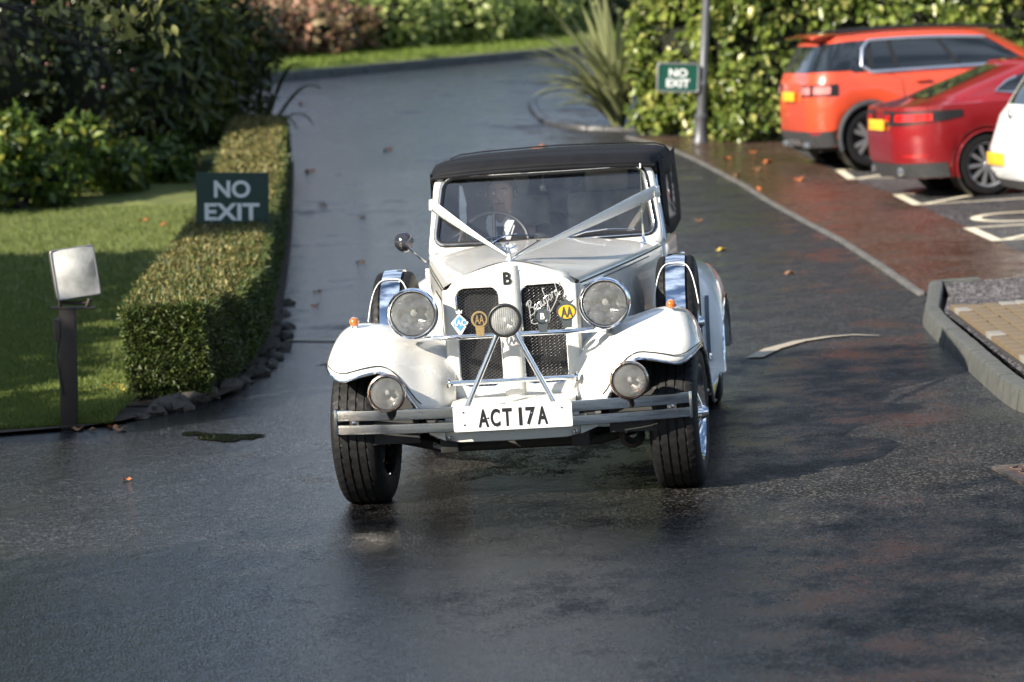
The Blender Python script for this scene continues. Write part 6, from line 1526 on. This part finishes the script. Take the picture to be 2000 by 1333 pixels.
# ---- shrubs beyond the verge at the top of the drive
def far_pt(t, w): p = K0 + d_ * t + n_ * w; return p[0], p[1]
def FB(t, w, dz, rx, ry, rz): x, y = far_pt(t, w); return GB(x, y, dz, rx, ry, rz)
for i, (t, w, nm, lb, m, h, rx, n) in enumerate((
    (-0.6, 3.0, 'autumn_shrub', 'red-brown autumn shrub beyond the verge behind the hedge end', 'autumn_leaf', 1.0, 1.3, 2600),
    (2.0, 2.6, 'autumn_shrub', 'brown thinning shrub beyond the verge at the left of the far bend', 'autumn_leaf', 1.0, 1.3, 3000),
    (4.2, 2.5, 'autumn_shrub', 'brown and green shrub in the middle of the far bend', 'autumn_leaf', 0.95, 1.2, 2800),
    (6.3, 2.5, 'laurel_shrub', 'pale green leafy laurel on the far bend beside the brown shrubs', 'sunlit_far_laurel', 1.05, 1.3, 3200),
    (8.5, 2.4, 'laurel_shrub', 'rounded bright green laurel on the far bend above the car roof', 'sunlit_far_laurel', 1.1, 1.3, 3400),
    (10.7, 2.6, 'laurel_shrub', 'green laurel on the far bend left of the orange shrub', 'sunlit_far_laurel', 1.2, 1.2, 3200),
    (12.3, 3.4, 'orange_shrub', 'small rusty orange autumn tree on the far bend', 'orange_leaf', 1.2, 0.7, 1400),
    (13.8, 3.4, 'grey_conifer', 'grey-green conifer on the far bend left of the flax', 'grey_leaf', 1.4, 1.0, 2200),
    (16.2, 3.4, 'dark_conifer', 'dark conifer at the right end of the far bend', 'dark_leaf', 1.6, 1.3, 2600),
    (-3.5, 3.2, 'autumn_shrub', 'brown shrub on the far verge hidden behind the evergreen', 'autumn_leaf', 1.1, 1.4, 2000))):
    x, y = far_pt(t, w)
    shrub(nm, lb, 'shrub', [FB(t - 0.5, w, h * 0.55, rx * 0.75, 0.8, h * 0.62), FB(t + 0.6, w + 0.2, h * 0.5, rx * 0.7, 0.8, h * 0.56), FB(t, w + 0.5, h * 0.85, rx * 0.8, 0.8, h * 0.55)], n, 0.16, 0.62, m, G(x, y, 0.1), group='shrubs along the far verge', seed=40 + i, thick=0.45, core=0.6)

# ---- tall clipped hedge behind the parked cars, in two lengths either side of the lamp post
def wall_hedge(name, label, x0, y0, x1, y1, h, depth, n, size, m, seed):
    root = empty(name, G((x0 + x1) / 2, (y0 + y1) / 2)); tag(root, label, 'hedge', 'tall hedges behind the car park'); o = np.array(G((x0 + x1) / 2, (y0 + y1) / 2))
    d = np.array([x1 - x0, y1 - y0]); L = np.hypot(*d); d = d / L; nn = np.array([d[1], -d[0]])       # nn faces the camera
    k = RNG.random(n); z = RNG.random(n) * h; side = RNG.random(n); r = np.random.default_rng(seed)
    bul = 0.16 * np.sin(k * L * 2.1 + seed) + 0.13 * np.sin(z * 3.0 + k * L * 1.3) + 0.07 * np.sin(k * L * 7 + z * 6)
    off = bul - 0.30 * RNG.random(n) ** 1.6 - 0.10 * (z < 0.15)
    P2 = np.array([x0, y0])[None] + d[None] * (k * L)[:, None] + nn[None] * off[:, None]; N3 = np.tile([nn[0], nn[1], 0.25], (n, 1))
    # the two ends turn back
    e = side < 0.10; P2[e] = np.array([x0, y0])[None] - nn[None] * (RNG.random(e.sum()) * depth)[:, None] + d[None] * (0.10 * np.sin(z[e] * 4) * 1)[:, None]; N3[e] = [-d[0], -d[1], 0.2]
    e2 = side > 0.93; P2[e2] = np.array([x1, y1])[None] - nn[None] * (RNG.random(e2.sum()) * depth)[:, None]; N3[e2] = [d[0], d[1], 0.2]
    tp_ = (side > 0.84) & (side < 0.93); P2[tp_] = P2[tp_] - nn[None] * (RNG.random(tp_.sum()) * depth)[:, None]; z[tp_] = h + 0.1 * np.sin(P2[tp_][:, 0] * 3); N3[tp_] = [0, 0, 1]
    gap = np.sin(k * L * 9.1 + 2.2 * np.sin(z * 5.0 + seed)) + np.sin(z * 8.3 + 1.7 * np.sin(k * L * 6.3)) + 0.9 * RNG.normal(size=n)      # clumps and hollows
    kp = gap > -0.75; P2, z, N3 = P2[kp], z[kp], N3[kp]; n = int(kp.sum())
    P = np.stack([P2[:, 0], P2[:, 1], gz(P2[:, 0], P2[:, 1]) + 0.03 + z], 1)
    leaf_mesh('foliage', P - o, rnd_unit(n) + N3 * 0.35 - np.array([0, 0, 0.55]), N3 + 0.75 * rnd_unit(n), size * (0.45 + 1.1 * RNG.random(n) ** 1.5), 0.62, m, root)
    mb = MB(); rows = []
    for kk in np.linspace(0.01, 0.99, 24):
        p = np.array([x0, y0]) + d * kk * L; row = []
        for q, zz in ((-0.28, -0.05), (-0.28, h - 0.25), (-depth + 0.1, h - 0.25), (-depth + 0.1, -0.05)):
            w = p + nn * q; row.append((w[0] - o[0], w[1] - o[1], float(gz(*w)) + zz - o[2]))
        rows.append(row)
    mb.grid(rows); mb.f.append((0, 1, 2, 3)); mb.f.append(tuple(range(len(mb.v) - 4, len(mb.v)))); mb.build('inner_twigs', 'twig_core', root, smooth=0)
    return root
wall_hedge('tall_hedge', 'tall leafy hedge behind the small green sign, left of the lamp post', 1.78, 41.25, 2.62, 40.85, 3.0, 1.6, 7000, 0.115, 'ivy_leaf', 3)
wall_hedge('tall_hedge', 'long tall leafy hedge behind the parked cars, right of the lamp post', 2.86, 40.25, 14.0, 41.0, 3.2, 1.6, 42000, 0.115, 'ivy_leaf', 8)

# ---- flax clump in front of the hedge
fx0 = np.array(G(1.62, 42.0)); fx = empty('flax_plant', tuple(fx0)); tag(fx, 'spiky flax clump with long arching leaves against the hedge', 'plant')
for k in range(170):
    a = random.uniform(0, 2 * math.pi); lean = random.uniform(0.15, 1.0) ** 0.9; ln = random.uniform(0.9, 1.8) * (1.15 - 0.25 * lean); w = random.uniform(0.022, 0.040)
    dx, dy = math.cos(a), math.sin(a) * 0.8
    if dx > 0.2 and lean > 0.5: dx *= 0.4
    mb = MB(); rows = []; sd = np.array([-dy, dx, 0.0]); sd = sd / np.linalg.norm(sd)
    for t in np.linspace(0, 1, 8):
        th = lean * (0.35 + 0.9 * t); r = ln * t
        p = np.array([dx * math.sin(th) * r, dy * math.sin(th) * r, math.cos(th) * r + 0.03]) + np.array([dx, dy, 0]) * 0.08
        ww = w * (0.6 + 0.7 * math.sin(math.pi * min(1, t * 0.75 + 0.15))) * (1 if t < 0.98 else 0.1)
        rows.append([tuple(p + sd * ww), tuple(p + np.array([0, 0, -ww * 0.35])), tuple(p - sd * ww)])
    mb.grid(rows); mb.build('leaf', 'flax_leaf', fx, smooth=60)

# ---- trees standing to the left, outside the picture: they shade the lawn and the foreground
def tree(name, label, base, h, crown, n, size, m, seed, limbs=7, r0=0.22):
    root = empty(name, base); tag(root, label, 'tree', 'trees round the drive'); r = random.Random(seed); o = np.array(base)
    top = Vector((r.uniform(-0.3, 0.3), r.uniform(-0.3, 0.3), h * 0.8))
    tk = [Vector((0, 0, -0.1)), Vector((0.05, 0.02, h * 0.2)), Vector((0.1, -0.05, h * 0.45)), top]
    MB().tube(tk, [r0 * 1.25, r0, r0 * 0.7, r0 * 0.2], 12).build('trunk', 'bark', root)
    for k in range(limbs):
        c = crown[k % len(crown)]; st = tk[1].lerp(tk[2], r.uniform(0.2, 1.0)); e = Vector((c[0], c[1], c[2])) - Vector(base); md = st.lerp(e, 0.5) + Vector((r.uniform(-0.4, 0.4), r.uniform(-0.4, 0.4), 0.3))
        MB().tube([st, md, e], [r0 * 0.5, r0 * 0.3, r0 * 0.08], 8).build('limb', 'bark', root)
    P, D, N_ = blob_leaves(crown, n, 0.75, seed, 0.3)
    leaf_mesh('crown', P - o, D, N_, size * (0.7 + 0.6 * RNG.random(len(P))), 0.6, m, root)
    return root
SX, SY = -math.sin(SUN_AZ), -math.cos(SUN_AZ); TE = math.tan(SUN_EL)
def up_sun(x, y, d, z=0.0): return (x + SX * d, y + SY * d, z + TE * d)   # the point that shades (x, y) from a distance d towards the sun
cA = up_sun(-0.3, 10.4, 9.5); cA2 = up_sun(-1.9, 11.2, 9.0); cA3 = up_sun(1.5, 10.0, 10.5)
trA = tree('broadleaf_tree', 'broad tree left of the camera that shades the foreground road', (cA[0], cA[1] - 0.6, 0), 8.0, [cA + (2.6, 1.7, 2.0), cA2 + (1.8, 1.5, 1.6), cA3 + (2.6, 1.7, 1.8), (cA[0] - 1, cA[1] - 2.0, 6.6, 2.6, 2.2, 2.0), (cA[0] - 0.5, cA[1] + 0.2, 3.3, 2.2, 1.5, 1.3)], 16000, 0.20, 'dark_leaf', 21)
cB = up_sun(-4.1, 19.0, 6.0); cB2 = up_sun(-4.2, 22.5, 6.0); cB3 = up_sun(-4.6, 26.0, 6.0)
trB = tree('broadleaf_tree', 'spreading tree at the left whose low branch hangs over the lawn', (-8.6, 22.0, 0), 4.6, [up_sun(-4.15, yy, 6.0) + (1.2, 1.0, 0.85) for yy in (17.9, 19.7, 21.5, 23.3, 25.1, 26.7, 27.8)] + [up_sun(-2.55, 17.45, 7.0, 0.25) + (0.6, 0.45, 0.35), up_sun(-2.15, 25.0, 8.3, 0.85) + (1.0, 0.9, 0.75)], 25000, 0.20, 'rhodo_leaf', 22)
# unseen tall trees added to block sky from the wet drive's reflections
for i, (x, y, h) in enumerate(((5.8, 47.0, 15), (12.0, 46.0, 17), (19.0, 42.0, 17), (-9.8, 42.0, 14), (-15.5, 35.5, 14))):
    tree('broadleaf_tree', ('unseen tall tree behind the hedge nearest the lamp post', 'unseen tall tree behind the hedge above the red saloon', 'unseen tall tree behind the far right end of the hedge', 'unseen tall tree rising behind the dark laurel mass', 'unseen tall tree beyond the left end of the shrubbery')[i], G(x, y), h, [(x, y, h * 0.45, 3.6, 2.6, h * 0.25), (x - 1.4, y - 0.5, h * 0.70, 2.8, 2.2, h * 0.2), (x + 1.5, y, h * 0.72, 2.8, 2.2, h * 0.2), (x, y, h * 0.9, 2.2, 1.8, h * 0.14)], 7500, 0.50, 'rhodo_leaf', 60 + i)
# its low branch with yellowing leaves reaches into the picture
bo_ = np.array([-8.6, 22.0, 0])
def twig(pts, rs, nm='branch'):
    MB().tube([tuple(np.array(p) - bo_) for p in pts], rs, 7).build(nm, 'bark', trB)
twig([(-8.4, 22.2, 3.0), (-5.5, 23.4, 2.95), (-4.0, 23.9, 2.62), (-3.5, 24.0, 2.39), (-3.28, 24.0, 2.19), (-2.98, 24.0, 2.11), (-2.70, 24.0, 2.17), (-2.45, 24.0, 2.20)], [0.07, 0.045, 0.026, 0.018, 0.014, 0.010, 0.007, 0.004])
for p in ([(-3.5, 24.0, 2.39), (-3.2, 24.05, 2.30), (-2.95, 24.1, 2.24), (-2.75, 24.1, 2.30), (-2.62, 24.1, 2.22)], [(-3.28, 24.0, 2.19), (-3.1, 23.95, 2.26), (-2.85, 23.9, 2.22)], [(-2.98, 24.0, 2.11), (-2.86, 24.0, 2.20), (-2.80, 24.0, 2.34), (-2.84, 24.0, 2.46)], [(-3.7, 24, 2.48), (-3.4, 24.1, 2.45), (-3.1, 24.1, 2.40), (-2.9, 24.1, 2.42)], [(-4.0, 23.9, 2.62), (-3.6, 23.8, 2.30), (-3.35, 23.8, 2.10)], [(-2.75, 24.1, 2.30), (-2.6, 24.1, 2.40), (-2.5, 24.1, 2.46)]):
    twig(p, [0.010, 0.008, 0.006, 0.004, 0.003][:len(p)], 'twig')
lf0 = {}
def one_leaf(nm, m, L=0.10, W=0.06):
    mb = MB(); rows = []
    for t in np.linspace(0, 1, 6):
        w = W / 2 * math.sin(math.pi * min(0.97, t * 0.93 + 0.05)) ** 0.8; zz = -0.25 * L * t * t
        rows.append([(L * t, w, zz + 0.25 * w), (L * t, 0, zz), (L * t, -w, zz + 0.25 * w)])
    mb.grid(rows); return mb.build(nm, m, None, smooth=60)
for k in range(105):
    c = random.choice([(-2.82, 24.0, 2.30), (-2.80, 24.05, 2.40), (-2.62, 24.1, 2.25), (-2.9, 24.0, 2.33), (-2.45, 24.0, 2.16), (-2.55, 24.05, 2.38), (-3.0, 24.1, 2.42), (-2.75, 24.0, 2.20), (-3.35, 24.0, 2.45)])
    p = np.array(c) + RNG.normal(0, 0.055, 3) - bo_
    M = T(*p) @ RZ(random.uniform(0, 6.28)) @ RY(random.uniform(0.3, 1.5)) @ RX(random.uniform(-0.8, 0.8)) @ SC(*(random.uniform(0.55, 1.05),) * 3)
    if 'b' not in lf0: lf0['b'] = one_leaf('leaf', 'branch_leaf'); lf0['b'].parent = trB; lf0['b'].matrix_local = M
    else: share(lf0['b'], 'leaf', trB, M)

# ---- fallen leaves
def maple(nm, m):
    mb = MB(); pl = []
    for k in range(20):
        a = 2 * math.pi * k / 20; r = 0.050 * (1.0 if k % 4 == 0 else 0.62 if k % 2 else 0.78); pl.append((r * math.cos(a), r * math.sin(a), 0.012 * math.sin(2 * a) + 0.006))
    mb.add([(0, 0, 0.004)] + pl, [(0, 1 + k, 1 + (k + 1) % 20) for k in range(20)]); return mb.build(nm, m, None, smooth=0, solid=0.001)
FL = {c: maple('fallen_leaf', 'fallen_' + c) for c in ('orange', 'yellow', 'brown')}; used = set()
LV = [(-1.39, 38.99, 'orange', 1.5), (-2.22, 36.42, 'orange', 1.6), (0.56, 39.5, 'orange', 1.3), (0.45, 39.16, 'orange', 1.3), (1.87, 27.02, 'yellow', 1.1), (2.78, 34.11, 'orange', 1.1), (1.7, 38.74, 'brown', 1.3), (2.71, 35.85, 'brown', 1.2), (3.13, 38.71, 'orange', 1.2), (3.21, 37.52, 'orange', 1.4), (2.75, 37.95, 'orange', 1.2), (3.35, 35.2, 'orange', 1.3), (3.0, 36.6, 'brown', 1.2), (-1.55, 25.24, 'brown', 1.0), (-1.5, 24.09, 'orange', 0.9), (-2.83, 45.65, 'orange', 1.3), (-1.3, 27.71, 'brown', 1.1), (-1.9, 33.0, 'brown', 1.2), (-1.45, 31.9, 'brown', 1.1), (-1.93, 15.18, 'orange', 0.55), (2.2, 24.3, 'brown', 1.0), (1.9, 30.5, 'brown', 1.1),
      (-2.40, 18.75, 'yellow', 1.25), (-2.46, 18.9, 'orange', 0.9), (-2.33, 18.6, 'yellow', 0.8), (-3.18, 21.17, 'orange', 0.7), (-3.07, 23.29, 'orange', 0.8), (-2.75, 26.5, 'orange', 0.9), (-3.34, 30.8, 'orange', 1.2), (-3.6, 31.2, 'orange', 1.1), (-2.26, 17.33, 'orange', 0.7), (-2.20, 17.2, 'brown', 0.9), (-2.45, 17.34, 'brown', 0.8), (-2.36, 17.26, 'brown', 0.6)]
LV.sort(key=lambda q: q[1]); seen_ = {}
for i, (x, y, c, s) in enumerate(LV):
    onl = x < -2.2 and y > 17.4 and y < 32
    M = T(*G(x, y, 0.012 + (0.055 if onl else 0.0))) @ RZ(i * 2.1) @ RX(random.uniform(-0.15, 0.15)) @ SC(s, s, s)
    if c not in used: o = FL[c]; used.add(c); o.matrix_world = M
    else:
        o = bpy.data.objects.new('fallen_leaf', FL[c].data); COL.objects.link(o); o.matrix_world = M
        md = o.modifiers.new('solid', 'SOLIDIFY'); md.thickness = 0.001
    where = 'on the lawn' if onl else ('on the red pavement' if x > 2.6 and y > 30 else 'on the wet drive')
    k_ = seen_.get((c, where), 0); seen_[(c, where)] = k_ + 1
    tag(o, f'fallen {c} leaf {where}, {ORD[k_]} nearest the camera', 'leaf', 'fallen leaves ' + where)

# ================================================================== signs, lamp post, floodlight
pm('sign_green', (0.004, 0.036, 0.030), 0.4, var=0.08, vs=5)
pm('sign_green_sunlit', (0.003, 0.058, 0.038), 0.35, var=0.08, vs=5)  # raised copy of the sign green: the sun on this panel is in the colour
pm('sign_white', (0.72, 0.74, 0.74), 0.45, var=0.05, vs=9)
pm('post_grey', (0.10, 0.104, 0.112), 0.45, 0.4, var=0.12, vs=9)
pm('aluminium', (0.22, 0.225, 0.235), 0.45, 0.5, var=0.1, vs=9)
pm('timber', (0.015, 0.010, 0.008), 0.6, var=0.35, vs=14, bump=0.25, bs=60, bumpd=0.004)
pm('brown_metal', (0.030, 0.022, 0.018), 0.5, var=0.25, vs=14)
glass_mat('frosted_glass', tint=(0.75, 0.76, 0.74), refl=1.2, haze=0.70, hazecol=(0.88, 0.87, 0.82))
# sign over the hedge
c = Vector((-2.156, 25.0, 0.849)); sg = empty('no_exit_sign', c, PLUMB @ SC(1.11, 1.11, 1.11)); tag(sg, 'dark green NO EXIT sign standing over the clipped hedge on the left', 'sign')
MB().prism(rounded_rect(0, 0, 0.262, 0.184, 0.008, 3), 0.012, FRONT).build('panel', 'sign_green', sg, smooth=20)
for tx, w, h, dx, dz in (('NO', 0.262, 0.125, -0.002, 0.066), ('EXIT', 0.396, 0.125, -0.004, -0.098)):
    moved(text_mb(tx, w, h, 0.002, 0.03), T(dx, -0.0142, dz) @ FRONT).build('lettering', 'sign_white', sg, smooth=0)
for s in (-1, 1): MB().tube([(s * 0.16, 0.022, 0.15), (s * 0.16, 0.022, -1.0)], 0.02, 10).build('post', 'post_grey', sg)
# lamp post with its sign
base = Vector(G(2.586, 40.2)); lp = empty('lamp_post', base, PLUMB @ RY(rad(2.2))); tag(lp, 'grey lamp post in front of the tall hedge', 'lamp post')
MB().lathe([(0.105, -0.1), (0.105, 0.02), (0.088, 0.05), (0.085, 0.30), (0.092, 0.315), (0.092, 0.345), (0.070, 0.37), (0.066, 0.72), (0.074, 0.735), (0.074, 0.765), (0.060, 0.79), (0.056, 1.6), (0.048, 3.4)], 16, Matrix()).build('column', 'post_grey', lp, smooth=30)
lt = MB(); lt.lathe([(0.05, 3.4), (0.10, 3.45), (0.16, 3.85), (0.20, 3.87), (0.05, 4.05), (0.0001, 4.10)], 8); lt.build('lantern', 'post_grey', lp, smooth=20)
c = Vector((2.345, 40.13, 1.233)); s2 = empty('no_exit_sign', c, PLUMB @ RY(rad(1.5))); tag(s2, 'small framed green NO EXIT sign fixed to the grey lamp post', 'sign')
MB().prism(rounded_rect(0, 0, 0.255, 0.170, 0.02, 3), 0.012, FRONT).build('panel', 'sign_green_sunlit', s2, smooth=20)
loop_tube(MB(), [(x, -0.010, z) for x, z in rounded_rect(0, 0, 0.260, 0.178, 0.03, 4)], 0.014, 8).build('frame', 'aluminium', s2)
for tx, w, h, dz in (('NO', 0.235, 0.105, 0.062), ('EXIT', 0.30, 0.105, -0.070)):
    moved(text_mb(tx, w, h, 0.002, 0.03), T(0, -0.0142, dz) @ FRONT).build('lettering', 'sign_white', s2, smooth=0)
for dz in (-0.10, 0.10): MB().tube([(0.24, 0.02, dz), (0.26, 0.06, dz), (0.33, 0.06, dz)], 0.012, 8).build('clip', 'aluminium', s2)
# floodlight on its timber post
fb = Vector((-2.520, 17.47, 0.0)); fl = empty('floodlight', fb, PLUMB); tag(fl, 'square floodlight on a dark timber post at the lawn corner', 'floodlight')
MB().box((0, 0, 0.31), (0.090, 0.090, 0.74), None, 0.006).build('post', 'timber', fl)
MB().box((-0.052, 0.0, 0.56), (0.05, 0.09, 0.13), None, 0.008).build('junction_box', 'brown_metal', fl)
MB().tube([(-0.05, -0.02, 0.50), (-0.06, -0.045, 0.42), (-0.03, -0.052, 0.20)], 0.006, 6).build('cable', 'black_trim', fl)
MB().box((0.03, -0.02, 0.687), (0.25, 0.05, 0.012), None, 0.003).build('mounting_plate', 'brown_metal', fl)
yk = MB()
for s in (-1, 1): yk.tube([(0.035 + s * 0.075, -0.03, 0.69), (0.045 + s * 0.085, -0.035, 0.74)], 0.014, 8)
yk.tube([(0.035 - 0.09, -0.03, 0.715), (0.035 + 0.09, -0.03, 0.715)], 0.010, 8); yk.build('bracket', 'brown_metal', fl)
MH = T(0.045, -0.03, 0.885) @ RZ(rad(22)) @ RX(rad(-6)) @ RY(rad(-7))
rows = []
for y, hw, hh in ((0.17, 0.06, 0.07), (0.14, 0.085, 0.10), (0.06, 0.118, 0.132), (0.0, 0.128, 0.143), (-0.015, 0.128, 0.143), (-0.015, 0.118, 0.133), (0.005, 0.116, 0.131)):
    rows.append([tuple(MH @ Vector((x, y, z))) for x, z in rounded_rect(0, 0, hw, hh, 0.012, 3)])
hb = MB().grid(rows, wv=True); hb.f.append(tuple(range(len(rows[0])))); hb.build('housing', 'brown_metal', fl, smooth=35)
rows = [[tuple(MH @ Vector((x, y, z))) for x, z in rounded_rect(0, 0, hw, hh, 0.008, 3)] for y, hw, hh in ((0.0, 0.116, 0.131), (0.07, 0.055, 0.045))]
rf_ = MB().grid(rows, wv=True); rf_.f.append(tuple(range(len(rows[0]), 2 * len(rows[0])))); rf_.build('reflector', 'lamp_reflector', fl, smooth=20)
g_ = MB(); rows = []
for u in np.linspace(-1, 1, 9): rows.append([tuple(MH @ Vector((0.120 * u, -0.018 - 0.020 * (1 - u * u) * (1 - v * v * 0.6), 0.136 * v))) for v in np.linspace(-1, 1, 9)])
g_.grid(rows); g_.build('glass', 'frosted_glass', fl, smooth=180)
MB().tube([MH @ Vector((x, -0.018, z)) for x, z in rounded_rect(0, 0, 0.122, 0.137, 0.010, 3)], 0.006, 6, closed=True).build('glass_frame', 'aluminium', fl)
MB().tube([MH @ Vector((-0.03, 0.04, 0)), MH @ Vector((0.03, 0.04, 0))], 0.008, 8).build('lamp_tube', 'enamel_white', fl)
# ------------------------------------------------------------------ tip the ground frame to the true lie of the drive
bpy.context.view_layer.update()
for o in list(scene.objects):
    if o.parent is None and o.type in ('MESH', 'EMPTY', 'CURVE'):
        o.matrix_world = TILT @ o.matrix_world
